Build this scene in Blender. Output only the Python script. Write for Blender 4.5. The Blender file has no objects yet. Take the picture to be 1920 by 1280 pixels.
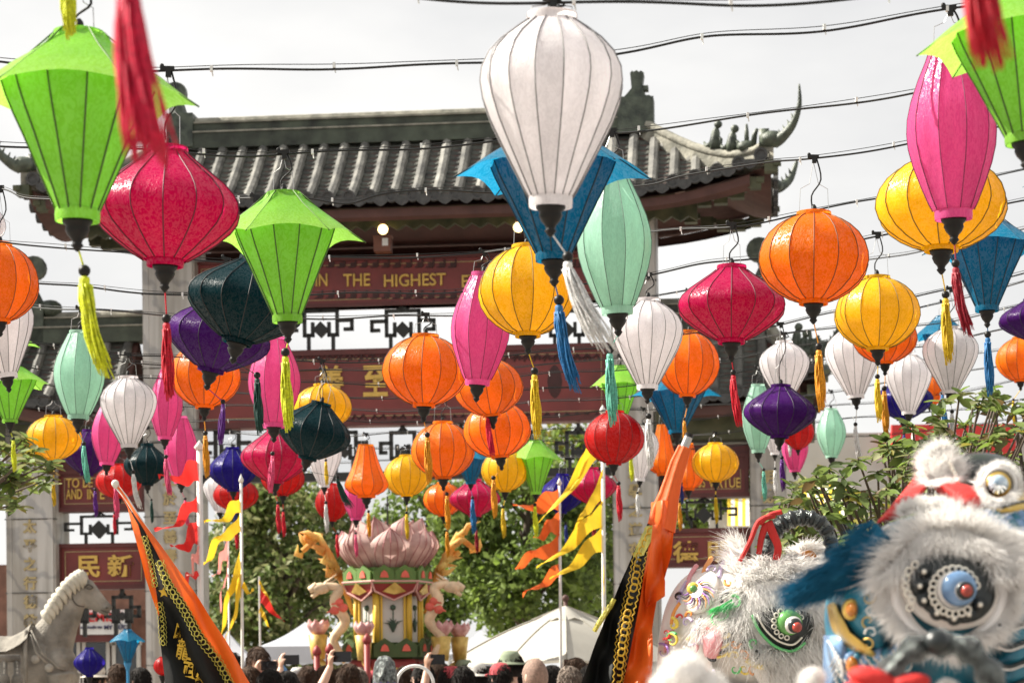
import bpy, bmesh, math, random
from mathutils import Vector, Matrix, noise
random.seed(7)
SC = bpy.context.scene
COL = SC.collection
R = math.radians
# ------------------------------------------------------------------ camera
F = 4533.0            # focal length in photograph pixels (85 mm on full frame, 1920 px wide)
HZ = 1300.0           # horizon row of the photograph (below the frame, rising-front lens)
CAMH = 1.5
cam = bpy.data.cameras.new('camera'); camo = bpy.data.objects.new('camera', cam); COL.objects.link(camo)
cam.sensor_width = 36.0; cam.lens = F * 36.0 / 1920.0
cam.shift_y = (HZ - 640.0) / 1920.0
cam.clip_start = 0.1; cam.clip_end = 3000
camo.location = (0, 0, CAMH); ROLL = R(0.6)
camo.rotation_euler = (R(90), ROLL, 0)
cam.dof.use_dof = True; cam.dof.focus_distance = 9.6; cam.dof.aperture_fstop = 8.0
SC.camera = camo
# ------------------------------------------------------------------ light
SUN_EL, SUN_AZ = 43.0, -76.0       # azimuth from +Y (view direction), negative = left: sun stands behind-left
world = bpy.data.worlds.new('World'); SC.world = world; world.use_nodes = True
nt = world.node_tree; nt.nodes.clear()
wo = nt.nodes.new('ShaderNodeOutputWorld'); bg = nt.nodes.new('ShaderNodeBackground')
sky = nt.nodes.new('ShaderNodeTexSky'); sky.sky_type = 'NISHITA'; sky.sun_disc = False
sky.sun_elevation = R(SUN_EL); sky.sun_rotation = R(SUN_AZ); sky.dust_density = 3.0; sky.air_density = 1.0
tc = nt.nodes.new('ShaderNodeTexCoord')
mp = nt.nodes.new('ShaderNodeMapping'); mp.inputs['Scale'].default_value = (1.0, 1.0, 2.6)
nz = nt.nodes.new('ShaderNodeTexNoise'); nz.inputs['Scale'].default_value = 3.2; nz.inputs['Detail'].default_value = 6; nz.inputs['Roughness'].default_value = 0.5
rp = nt.nodes.new('ShaderNodeValToRGB')
rp.color_ramp.elements[0].position = 0.34; rp.color_ramp.elements[0].color = (6.1, 6.1, 6.15, 1)
rp.color_ramp.elements[1].position = 0.64; rp.color_ramp.elements[1].color = (9.0, 8.85, 8.55, 1)
mixs = nt.nodes.new('ShaderNodeMix'); mixs.data_type = 'RGBA'; mixs.inputs[0].default_value = 0.93
nt.links.new(tc.outputs['Generated'], mp.inputs[0]); nt.links.new(mp.outputs[0], nz.inputs[0])
nt.links.new(nz.outputs[0], rp.inputs[0])
nt.links.new(sky.outputs[0], mixs.inputs[6]); nt.links.new(rp.outputs[0], mixs.inputs[7])
nt.links.new(mixs.outputs[2], bg.inputs[0]); bg.inputs[1].default_value = 0.051
nt.links.new(bg.outputs[0], wo.inputs[0])
sl = bpy.data.lights.new('sun', 'SUN'); sl.energy = 5.0; sl.angle = R(0.6); sl.color = (1.0, 0.94, 0.84)
so = bpy.data.objects.new('sun', sl); COL.objects.link(so)
sdir = Vector((math.sin(R(SUN_AZ)) * math.cos(R(SUN_EL)), math.cos(R(SUN_AZ)) * math.cos(R(SUN_EL)), math.sin(R(SUN_EL))))
so.rotation_euler = sdir.to_track_quat('Z', 'Y').to_euler(); so.location = (-20, 10, 30)
vs = SC.view_settings
vs.view_transform = 'Standard'; vs.look = 'None'; vs.exposure = 1.3; vs.gamma = 1.0; vs.use_curve_mapping = False
cy = SC.cycles
cy.max_bounces = 6; cy.diffuse_bounces = 3; cy.glossy_bounces = 2; cy.transmission_bounces = 5; cy.transparent_max_bounces = 8
cy.use_denoising = True; cy.caustics_reflective = False; cy.caustics_refractive = False

# ------------------------------------------------------------------ helpers
cR, sR = math.cos(ROLL), math.sin(ROLL)
def ray(px, py):
    dx, dy = (px - 960.0) / F, (HZ - py) / F
    return dx * cR + dy * sR, -dx * sR + dy * cR

def P(px, py, d):
    """photograph pixel at distance d (metres in front of the camera) -> world point"""
    a, b = ray(px, py)
    return Vector((a * d, d, CAMH + b * d))

def tag(o, label=None, cat=None, group=None, kind=None):
    if label: o['label'] = label
    if cat: o['category'] = cat
    if group: o['group'] = group
    if kind: o['kind'] = kind
    return o

def empty(name, loc=(0, 0, 0), rz=0.0, parent=None):
    o = bpy.data.objects.new(name, None); COL.objects.link(o)
    o.location = loc; o.rotation_euler = (0, 0, rz); o.empty_display_size = 0.05
    if parent: o.parent = parent
    return o

def inst(name, me, parent=None, loc=(0, 0, 0), rot=(0, 0, 0), scale=(1, 1, 1)):
    o = bpy.data.objects.new(name, me); COL.objects.link(o)
    o.location = loc; o.rotation_euler = rot; o.scale = scale
    if parent: o.parent = parent
    return o

class MB:
    def __init__(s): s.v = []; s.f = []; s.m = []
    def add(s, vs_, fs, mi=0):
        b = len(s.v); s.v.extend([tuple(x) for x in vs_])
        for q in fs: s.f.append(tuple(i + b for i in q)); s.m.append(mi)
    def box(s, c, h, mi=0, M=None):
        """centre, full size"""
        c = Vector(c); x, y, z = h[0] / 2, h[1] / 2, h[2] / 2
        vv = [Vector((sx * x, sy * y, sz * z)) for sx in (-1, 1) for sy in (-1, 1) for sz in (-1, 1)]
        if M: vv = [M @ q for q in vv]
        s.add([c + q for q in vv], [(0, 1, 3, 2), (4, 6, 7, 5), (0, 4, 5, 1), (2, 3, 7, 6), (0, 2, 6, 4), (1, 5, 7, 3)], mi)
    def tube(s, pts, rad, n=6, mi=0, cap=True, up=None, flat=1.0):
        pts = [Vector(p) for p in pts]
        if not hasattr(rad, '__len__'): rad = [rad] * len(pts)
        b = len(s.v); N = len(pts); prev = None
        for i, p in enumerate(pts):
            t = (pts[min(i + 1, N - 1)] - pts[max(i - 1, 0)])
            if t.length < 1e-9: t = Vector((0, 0, 1))
            t.normalize()
            if prev is None:
                a = Vector(up) if up else (Vector((0, 0, 1)) if abs(t.z) < 0.9 else Vector((0, 1, 0)))
            else: a = prev
            u = a - t * a.dot(t)
            if u.length < 1e-6: u = Vector((1, 0, 0)) - t * t.x
            u.normalize(); w = t.cross(u); prev = u
            for k in range(n):
                an = 2 * math.pi * k / n
                s.v.append(tuple(p + (u * math.cos(an) * flat + w * math.sin(an)) * rad[i]))
        for i in range(N - 1):
            for k in range(n):
                k2 = (k + 1) % n
                s.f.append((b + i * n + k, b + i * n + k2, b + (i + 1) * n + k2, b + (i + 1) * n + k)); s.m.append(mi)
        if cap:
            s.f.append(tuple(b + k for k in reversed(range(n)))); s.m.append(mi)
            s.f.append(tuple(b + (N - 1) * n + k for k in range(n))); s.m.append(mi)
    def lathe(s, prof, n=12, c=(0, 0, 0), mi=0, M=None, ph=0.0, cap=True):
        b = len(s.v); c = Vector(c)
        for (r, z) in prof:
            for k in range(n):
                an = 2 * math.pi * k / n + ph
                q = Vector((r * math.cos(an), r * math.sin(an), z))
                if M: q = M @ q
                s.v.append(tuple(c + q))
        for i in range(len(prof) - 1):
            for k in range(n):
                k2 = (k + 1) % n
                s.f.append((b + i * n + k, b + i * n + k2, b + (i + 1) * n + k2, b + (i + 1) * n + k)); s.m.append(mi)
        if cap:
            if prof[0][0] > 1e-5: s.f.append(tuple(b + k for k in reversed(range(n)))); s.m.append(mi)
            if prof[-1][0] > 1e-5: s.f.append(tuple(b + (len(prof) - 1) * n + k for k in range(n))); s.m.append(mi)
    def ball(s, c, r, n=10, mi=0, M=None, k=6):
        r = r if hasattr(r, '__len__') else (r, r, r)
        S = Matrix.Diagonal(Vector(r))
        if M: S = M.to_3x3() @ S
        s.lathe([(max(math.sin(math.pi * i / k), 1e-4), -math.cos(math.pi * i / k)) for i in range(k + 1)], n, c, mi, S, cap=False)
    def grid(s, rows, mi=0, close=False):
        nu = len(rows[0]); b = len(s.v)
        for r in rows: s.v.extend([tuple(p) for p in r])
        for i in range(len(rows) - 1):
            for k in range(nu - (0 if close else 1)):
                k2 = (k + 1) % nu
                s.f.append((b + i * nu + k, b + i * nu + k2, b + (i + 1) * nu + k2, b + (i + 1) * nu + k)); s.m.append(mi)
    def prism(s, poly, depth, o=(0, 0, 0), ux=(1, 0, 0), uy=(0, 0, 1), un=(0, -1, 0), mi=0):
        """2-D outline extruded by depth along un (front face at o + un*depth)"""
        o, ux, uy, un = map(Vector, (o, ux, uy, un)); n = len(poly)
        a = [o + ux * x + uy * y for x, y in poly]; c = [q + un * depth for q in a]
        s.add(a + c, [tuple(range(n))[::-1], tuple(range(n, 2 * n))] + [(i, (i + 1) % n, n + (i + 1) % n, n + i) for i in range(n)], mi)
    def mesh(s, name, mats, smooth=False):
        me = bpy.data.meshes.new(name); me.from_pydata(s.v, [], s.f)
        for m_ in (mats if isinstance(mats, (list, tuple)) else [mats]): me.materials.append(m_)
        if isinstance(mats, (list, tuple)) and len(mats) > 1: me.polygons.foreach_set('material_index', s.m)
        if smooth is True: me.polygons.foreach_set('use_smooth', [True] * len(me.polygons))
        me.update()
        if smooth == 'auto':
            me.polygons.foreach_set('use_smooth', [True] * len(me.polygons))
            try: me.set_sharp_from_angle(angle=R(38))
            except Exception: pass
        return me
    def build(s, name, mats, parent=None, smooth=False, loc=(0, 0, 0), rot=(0, 0, 0)):
        return inst(name, s.mesh(name, mats, smooth), parent, loc, rot)

def lerp(a, b, t): return a + (b - a) * t
def pl(pts, x):
    """piecewise-linear"""
    if x <= pts[0][0]: return pts[0][1]
    for (a, b), (c, d) in zip(pts, pts[1:]):
        if x <= c: return b + (d - b) * (x - a) / (c - a)
    return pts[-1][1]
def catmull(pts, n=6):
    pts = [Vector(p) for p in pts]; out = []
    for i in range(len(pts) - 1):
        p0 = pts[max(i - 1, 0)]; p1 = pts[i]; p2 = pts[i + 1]; p3 = pts[min(i + 2, len(pts) - 1)]
        for k in range(n):
            t = k / n
            out.append(0.5 * ((2 * p1) + (p2 - p0) * t + (2 * p0 - 5 * p1 + 4 * p2 - p3) * t * t + (3 * p1 - p0 - 3 * p2 + p3) * t ** 3))
    out.append(pts[-1]); return out

def remesh(mb, name, mats, voxel, smooth_it=4, mat_fn=None):
    """melt overlapping closed shapes into one continuous skin"""
    me = mb.mesh(name, mats); o = bpy.data.objects.new('tmp', me); COL.objects.link(o)
    m = o.modifiers.new('r', 'REMESH'); m.mode = 'VOXEL'; m.voxel_size = voxel
    s_ = o.modifiers.new('s', 'SMOOTH'); s_.iterations = smooth_it; s_.factor = 0.5
    dg = bpy.context.evaluated_depsgraph_get(); ev = o.evaluated_get(dg)
    me2 = bpy.data.meshes.new_from_object(ev, depsgraph=dg)
    bpy.data.objects.remove(o); bpy.data.meshes.remove(me)
    me2.name = name; me2.materials.clear()
    for q in (mats if isinstance(mats, (list, tuple)) else [mats]): me2.materials.append(q)
    me2.polygons.foreach_set('use_smooth', [True] * len(me2.polygons))
    if mat_fn: me2.polygons.foreach_set('material_index', [mat_fn(p_.center) for p_ in me2.polygons])
    else: me2.polygons.foreach_set('material_index', [0] * len(me2.polygons))
    return me2

def text_mesh(body, size, depth, mat, weight=0.0, name='lettering', spacing=1.0):
    c = bpy.data.curves.new('t', 'FONT'); c.body = body; c.size = size; c.extrude = depth / 2; c.offset = weight
    c.align_x = 'CENTER'; c.align_y = 'CENTER'; c.resolution_u = 3; c.space_character = spacing
    o = bpy.data.objects.new('t', c); COL.objects.link(o)
    dg = bpy.context.evaluated_depsgraph_get()
    me = bpy.data.meshes.new_from_object(o.evaluated_get(dg), depsgraph=dg)
    bpy.data.objects.remove(o); bpy.data.curves.remove(c)
    me.materials.clear(); me.materials.append(mat); me.name = name
    return me

# ------------------------------------------------------------------ materials
def mat(name, col, rough=0.7, var=0.12, scale=6.0, bump=0.0, metal=0.0, transl=0.0, spec=0.5, emit=None, obj_var=0.0, col2=None, detail=4, sheen=0.0, bscale=None, thr=None):
    m = bpy.data.materials.new(name); m.use_nodes = True
    t = m.node_tree; b = t.nodes['Principled BSDF']; L = t.links.new
    out = t.nodes['Material Output']
    co = t.nodes.new('ShaderNodeTexCoord')
    n1 = t.nodes.new('ShaderNodeTexNoise'); n1.inputs['Scale'].default_value = scale; n1.inputs['Detail'].default_value = detail
    L(co.outputs['Object'], n1.inputs['Vector'])
    r = t.nodes.new('ShaderNodeValToRGB')
    lo, hi = thr or (0.3, 0.7)
    r.color_ramp.elements[0].position = lo; r.color_ramp.elements[1].position = hi
    c1 = tuple(max(0, x * (1 - var)) for x in col); c2 = col2 or tuple(min(1, x * (1 + var)) for x in col)
    r.color_ramp.elements[0].color = c1 + (1,); r.color_ramp.elements[1].color = tuple(c2) + (1,)
    L(n1.outputs[0], r.inputs[0])
    colout = r.outputs[0]
    if obj_var:
        oi = t.nodes.new('ShaderNodeObjectInfo'); mr = t.nodes.new('ShaderNodeMapRange')
        mr.inputs[3].default_value = 1 - obj_var; mr.inputs[4].default_value = 1 + obj_var
        L(oi.outputs['Random'], mr.inputs[0])
        hv = t.nodes.new('ShaderNodeHueSaturation'); L(mr.outputs[0], hv.inputs['Value']); L(colout, hv.inputs['Color']); colout = hv.outputs[0]
    L(colout, b.inputs['Base Color'])
    b.inputs['Roughness'].default_value = rough; b.inputs['Metallic'].default_value = metal
    b.inputs['Specular IOR Level'].default_value = spec
    if sheen: b.inputs['Sheen Weight'].default_value = sheen
    if bump:
        bp = t.nodes.new('ShaderNodeBump'); bp.inputs['Strength'].default_value = bump; bp.inputs['Distance'].default_value = 0.02
        n2 = t.nodes.new('ShaderNodeTexNoise'); n2.inputs['Scale'].default_value = bscale or scale * 4; n2.inputs['Detail'].default_value = 5
        L(co.outputs['Object'], n2.inputs['Vector']); L(n2.outputs[0], bp.inputs['Height']); L(bp.outputs[0], b.inputs['Normal'])
    if emit:
        b.inputs['Emission Color'].default_value = tuple(emit[0]) + (1,); b.inputs['Emission Strength'].default_value = emit[1]
    if transl:
        tr = t.nodes.new('ShaderNodeBsdfTranslucent'); mx = t.nodes.new('ShaderNodeMixShader'); mx.inputs[0].default_value = transl
        L(colout, tr.inputs[0]); L(b.outputs[0], mx.inputs[1]); L(tr.outputs[0], mx.inputs[2]); L(mx.outputs[0], out.inputs[0])
    return m

def silk(name, col, transl=0.54):
    """lantern silk: woven damask figure that shows in the gloss, light passing through"""
    m = bpy.data.materials.new(name); m.use_nodes = True
    t = m.node_tree; b = t.nodes['Principled BSDF']; L = t.links.new; out = t.nodes['Material Output']
    co = t.nodes.new('ShaderNodeTexCoord')
    oi = t.nodes.new('ShaderNodeObjectInfo')
    ad = t.nodes.new('ShaderNodeVectorMath'); ad.operation = 'ADD'
    sc_ = t.nodes.new('ShaderNodeVectorMath'); sc_.operation = 'SCALE'; sc_.inputs[3].default_value = 3.7
    cb = t.nodes.new('ShaderNodeCombineXYZ')
    for i in range(3): L(oi.outputs['Random'], cb.inputs[i])
    L(cb.outputs[0], sc_.inputs[0]); L(co.outputs['Object'], ad.inputs[0]); L(sc_.outputs[0], ad.inputs[1])
    fig = t.nodes.new('ShaderNodeTexNoise'); fig.inputs['Scale'].default_value = 15; fig.inputs['Detail'].default_value = 3.0; fig.inputs['Distortion'].default_value = 2.2
    L(ad.outputs[0], fig.inputs['Vector'])
    fr = t.nodes.new('ShaderNodeValToRGB'); fr.color_ramp.elements[0].position = 0.47; fr.color_ramp.elements[1].position = 0.55
    L(fig.outputs[0], fr.inputs[0])
    big = t.nodes.new('ShaderNodeTexNoise'); big.inputs['Scale'].default_value = 2.2; big.inputs['Detail'].default_value = 3
    L(ad.outputs[0], big.inputs['Vector'])
    mr = t.nodes.new('ShaderNodeMapRange'); mr.inputs[3].default_value = 0.80; mr.inputs[4].default_value = 1.14; L(oi.outputs['Random'], mr.inputs[0])
    mb_ = t.nodes.new('ShaderNodeMapRange'); mb_.inputs[1].default_value = 0.3; mb_.inputs[2].default_value = 0.7; mb_.inputs[3].default_value = 0.88; mb_.inputs[4].default_value = 1.08; L(big.outputs[0], mb_.inputs[0])
    mu = t.nodes.new('ShaderNodeMath'); mu.operation = 'MULTIPLY'; L(mr.outputs[0], mu.inputs[0]); L(mb_.outputs[0], mu.inputs[1])
    fm = t.nodes.new('ShaderNodeMapRange'); fm.inputs[3].default_value = 1.03; fm.inputs[4].default_value = 0.95; L(fr.outputs[0], fm.inputs[0])
    mu2 = t.nodes.new('ShaderNodeMath'); mu2.operation = 'MULTIPLY'; L(mu.outputs[0], mu2.inputs[0]); L(fm.outputs[0], mu2.inputs[1])
    hv = t.nodes.new('ShaderNodeHueSaturation'); hv.inputs['Color'].default_value = tuple(col) + (1,); L(mu2.outputs[0], hv.inputs['Value'])
    L(hv.outputs[0], b.inputs['Base Color'])
    rr = t.nodes.new('ShaderNodeMapRange'); rr.inputs[3].default_value = 0.29; rr.inputs[4].default_value = 0.5; L(fr.outputs[0], rr.inputs[0])
    L(rr.outputs[0], b.inputs['Roughness'])
    sp = t.nodes.new('ShaderNodeMapRange'); dk = 0.4 if max(col) < 0.3 else 1.0; sp.inputs[3].default_value = 0.75 * dk; sp.inputs[4].default_value = 0.08 * dk; L(fr.outputs[0], sp.inputs[0]); L(sp.outputs[0], b.inputs['Specular IOR Level'])
    wr = t.nodes.new('ShaderNodeTexNoise'); wr.inputs['Scale'].default_value = 6; wr.inputs['Detail'].default_value = 4; L(ad.outputs[0], wr.inputs['Vector'])
    sm = t.nodes.new('ShaderNodeMath'); sm.operation = 'MULTIPLY_ADD'; sm.inputs[1].default_value = 0.18; L(fr.outputs[0], sm.inputs[0]); L(wr.outputs[0], sm.inputs[2])
    bp = t.nodes.new('ShaderNodeBump'); bp.inputs['Strength'].default_value = 0.3; bp.inputs['Distance'].default_value = 0.009
    L(sm.outputs[0], bp.inputs['Height']); L(bp.outputs[0], b.inputs['Normal'])
    tr = t.nodes.new('ShaderNodeBsdfTranslucent'); mx = t.nodes.new('ShaderNodeMixShader'); mx.inputs[0].default_value = transl
    L(hv.outputs[0], tr.inputs[0]); L(b.outputs[0], mx.inputs[1]); L(tr.outputs[0], mx.inputs[2]); L(mx.outputs[0], out.inputs[0])
    return m

SILK = {
 'lime': (0.34, 0.70, 0.085), 'magenta': (0.60, 0.004, 0.105), 'orange': (0.90, 0.25, 0.006), 'yellow': (0.92, 0.57, 0.012),
 'pink': (0.78, 0.12, 0.35), 'white': (0.86, 0.83, 0.84), 'mint': (0.46, 0.72, 0.58), 'blue': (0.006, 0.20, 0.36),
 'purple': (0.085, 0.012, 0.17), 'indigo': (0.022, 0.012, 0.24), 'blackgreen': (0.004, 0.034, 0.042), 'red': (0.60, 0.010, 0.008)}
MS = {k: silk('silk_' + k, v) for k, v in SILK.items()}
RIBC = {k: tuple(x * (0.16 if k not in ('white', 'mint') else 0.22) + 0.006 for x in v) for k, v in SILK.items()}  # darkened silk tone: silhouette of inner ribs against the light put into colour
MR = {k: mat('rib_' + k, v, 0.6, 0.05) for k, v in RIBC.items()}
TASSEL = dict(SILK); TASSEL.update({'lime': (0.72, 0.78, 0.02), 'magenta': (0.70, 0.01, 0.06), 'orange': (0.92, 0.36, 0.01), 'mint': (0.16, 0.56, 0.42), 'pink': (0.78, 0.09, 0.22),
 'blackgreen': (0.008, 0.06, 0.045), 'blue': (0.012, 0.17, 0.42), 'white': (0.82, 0.80, 0.76), 'red': (0.66, 0.008, 0.03), 'purple': (0.12, 0.01, 0.24), 'indigo': (0.012, 0.03, 0.22), 'darkred': (0.34, 0.004, 0.02)})
MT = {k: mat('tassel_' + k, v, 0.55, 0.3, 140, bump=0.3, transl=0.22, obj_var=0.08) for k, v in TASSEL.items()}
M = {}
M['black_wood'] = mat('black_lacquered_wood', (0.010, 0.009, 0.008), 0.45, spec=.25)
M['steel'] = mat('steel_wire', (0.45, 0.45, 0.44), 0.35, metal=0.9)
M['rubber'] = mat('black_cable', (0.014, 0.014, 0.013), 0.55, spec=.3)
M['tie'] = mat('white_plastic', (0.75, 0.75, 0.72), 0.5)
# ================================================================== setting: ground
M['paving'] = mat('plaza_paving', (0.28, 0.25, 0.22), 0.85, 0.25, 1.5, bump=0.1)
M['asphalt'] = mat('asphalt', (0.05, 0.05, 0.052), 0.9, 0.25, 3, bump=0.2)
g = MB(); g.add([(-1500, -200, -0.004), (1500, -200, -0.004), (1500, 2500, -0.004), (-1500, 2500, -0.004)], [(0, 1, 2, 3)])
tag(g.build('ground', M['asphalt']), kind='structure')
g = MB(); g.add([(-14, -6, 0), (14, -6, 0), (14, 60, 0), (-14, 60, 0)], [(0, 1, 2, 3)])
tag(g.build('pavement', M['paving']), kind='structure')

# ================================================================== ceremonial gate
TH = R(6.0); GC = Vector((ray(748, 700)[0] * 30.0, 30.0, 0.0)); cT, sT = math.cos(TH), math.sin(TH)
def G(px, py, yl=0.0):
    """photograph pixel -> gate-local x, z on the plane y = yl"""
    k, kz = ray(px, py)
    xl = (k * (30.0 + yl * cT) - GC.x - yl * sT) / (cT + k * sT)
    d = 30.0 - xl * sT + yl * cT
    return xl, CAMH + kz * d
gate = empty('ceremonial_gate', GC, -TH)
tag(gate, 'large grey tiled archway gate with marble pillars and dark red name boards', 'gate')

def veined(name, col, vein):
    m = mat(name, col, 0.45, 0.07, 2.0, bump=0.05)
    t = m.node_tree; L = t.links.new; b = t.nodes['Principled BSDF']
    co = t.nodes.new('ShaderNodeTexCoord'); mpn = t.nodes.new('ShaderNodeMapping'); mpn.inputs['Rotation'].default_value = (0.3, 0.6, 0.2)
    w = t.nodes.new('ShaderNodeTexWave'); w.inputs['Scale'].default_value = 0.9; w.inputs['Distortion'].default_value = 9; w.inputs['Detail'].default_value = 5; w.inputs['Detail Scale'].default_value = 1.6
    L(co.outputs['Object'], mpn.inputs[0]); L(mpn.outputs[0], w.inputs[0])
    r = t.nodes.new('ShaderNodeValToRGB'); r.color_ramp.elements[0].position = 0.0; r.color_ramp.elements[0].color = (1, 1, 1, 1); r.color_ramp.elements[1].position = 0.16; r.color_ramp.elements[1].color = (0, 0, 0, 1)
    L(w.outputs[1], r.inputs[0])
    mx = t.nodes.new('ShaderNodeMix'); mx.data_type = 'RGBA'; mx.inputs[7].default_value = tuple(vein) + (1,)
    mm = t.nodes.new('ShaderNodeMath'); mm.operation = 'MULTIPLY'; mm.inputs[1].default_value = 0.55; L(r.outputs[0], mm.inputs[0]); L(mm.outputs[0], mx.inputs[0])
    src = b.inputs['Base Color'].links[0].from_socket; L(src, mx.inputs[6])
    mp2 = t.nodes.new('ShaderNodeMapping'); mp2.inputs['Scale'].default_value = (7, 7, 0.45); ns = t.nodes.new('ShaderNodeTexNoise'); ns.inputs['Scale'].default_value = 1.0; ns.inputs['Detail'].default_value = 6
    L(co.outputs['Object'], mp2.inputs[0]); L(mp2.outputs[0], ns.inputs[0]); rs = t.nodes.new('ShaderNodeValToRGB'); rs.color_ramp.elements[0].position = 0.42; rs.color_ramp.elements[0].color = (0.55, 0.52, 0.47, 1); rs.color_ramp.elements[1].position = 0.62; rs.color_ramp.elements[1].color = (1, 1, 1, 1)
    L(ns.outputs[0], rs.inputs[0]); m3 = t.nodes.new('ShaderNodeMix'); m3.data_type = 'RGBA'; m3.blend_type = 'MULTIPLY'; m3.inputs[0].default_value = 0.8; L(mx.outputs[2], m3.inputs[6]); L(rs.outputs[0], m3.inputs[7]); L(m3.outputs[2], b.inputs['Base Color'])
    return m
M['marble'] = veined('grey_white_marble', (0.52, 0.50, 0.47), (0.26, 0.26, 0.27))
M['joint'] = mat('dark_joint', (0.10, 0.095, 0.085), 0.9)
M['tile'] = mat('weathered_grey_tile', (0.13, 0.128, 0.118), 0.8, 0.4, 5, bump=0.4, obj_var=0.3, col2=(0.23, 0.222, 0.195))
M['pan'] = mat('dark_pan_tile', (0.045, 0.045, 0.04), 0.7, 0.4, 7, bump=0.4, obj_var=0.15, col2=(0.10, 0.105, 0.085))
M['tile_end'] = mat('dark_tile_end', (0.06, 0.06, 0.058), 0.65, 0.3, 20, bump=0.5)
M['ridge'] = mat('ridge_plaster', (0.035, 0.038, 0.032), 0.75, 0.45, 3, bump=0.4, col2=(0.10, 0.12, 0.085))
M['ridge_pale'] = mat('mossy_ridge_cap', (0.24, 0.235, 0.19), 0.85, 0.4, 6, bump=0.5, col2=(0.40, 0.38, 0.31))
M['bronze_green'] = mat('green_grey_glaze', (0.035, 0.048, 0.035), 0.5, 0.4, 9, bump=0.5, col2=(0.10, 0.12, 0.085))
M['soffit'] = mat('red_brown_timber', (0.085, 0.036, 0.028), 0.7, 0.25, 4, bump=0.15)
M['beam_green'] = mat('painted_green_beam', (0.05, 0.07, 0.03), 0.6, 0.5, 5, col2=(0.11, 0.11, 0.055))
M['rafter'] = mat('rafter_end', (0.33, 0.24, 0.20), 0.7, 0.2, 6)
M['board'] = mat('dark_red_board', (0.18, 0.027, 0.023), 0.42, 0.2, 3, bump=0.04)
M['board2'] = mat('maroon_frame', (0.10, 0.020, 0.017), 0.5, 0.2, 4)
M['gold'] = mat('gold_lettering', (0.62, 0.40, 0.09), 0.45, 0.15, 9, metal=0.25)
M['gold_faded'] = mat('faded_gold_lettering', (0.42, 0.33, 0.16), 0.6, 0.2, 9)
M['iron'] = mat('dark_fretwork', (0.018, 0.018, 0.016), 0.55, 0.2, 8)
M['relief'] = mat('dark_red_relief', (0.045, 0.010, 0.009), 0.55, 0.2, 8)  # dark tone holds the carving's shadow on the long board

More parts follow.
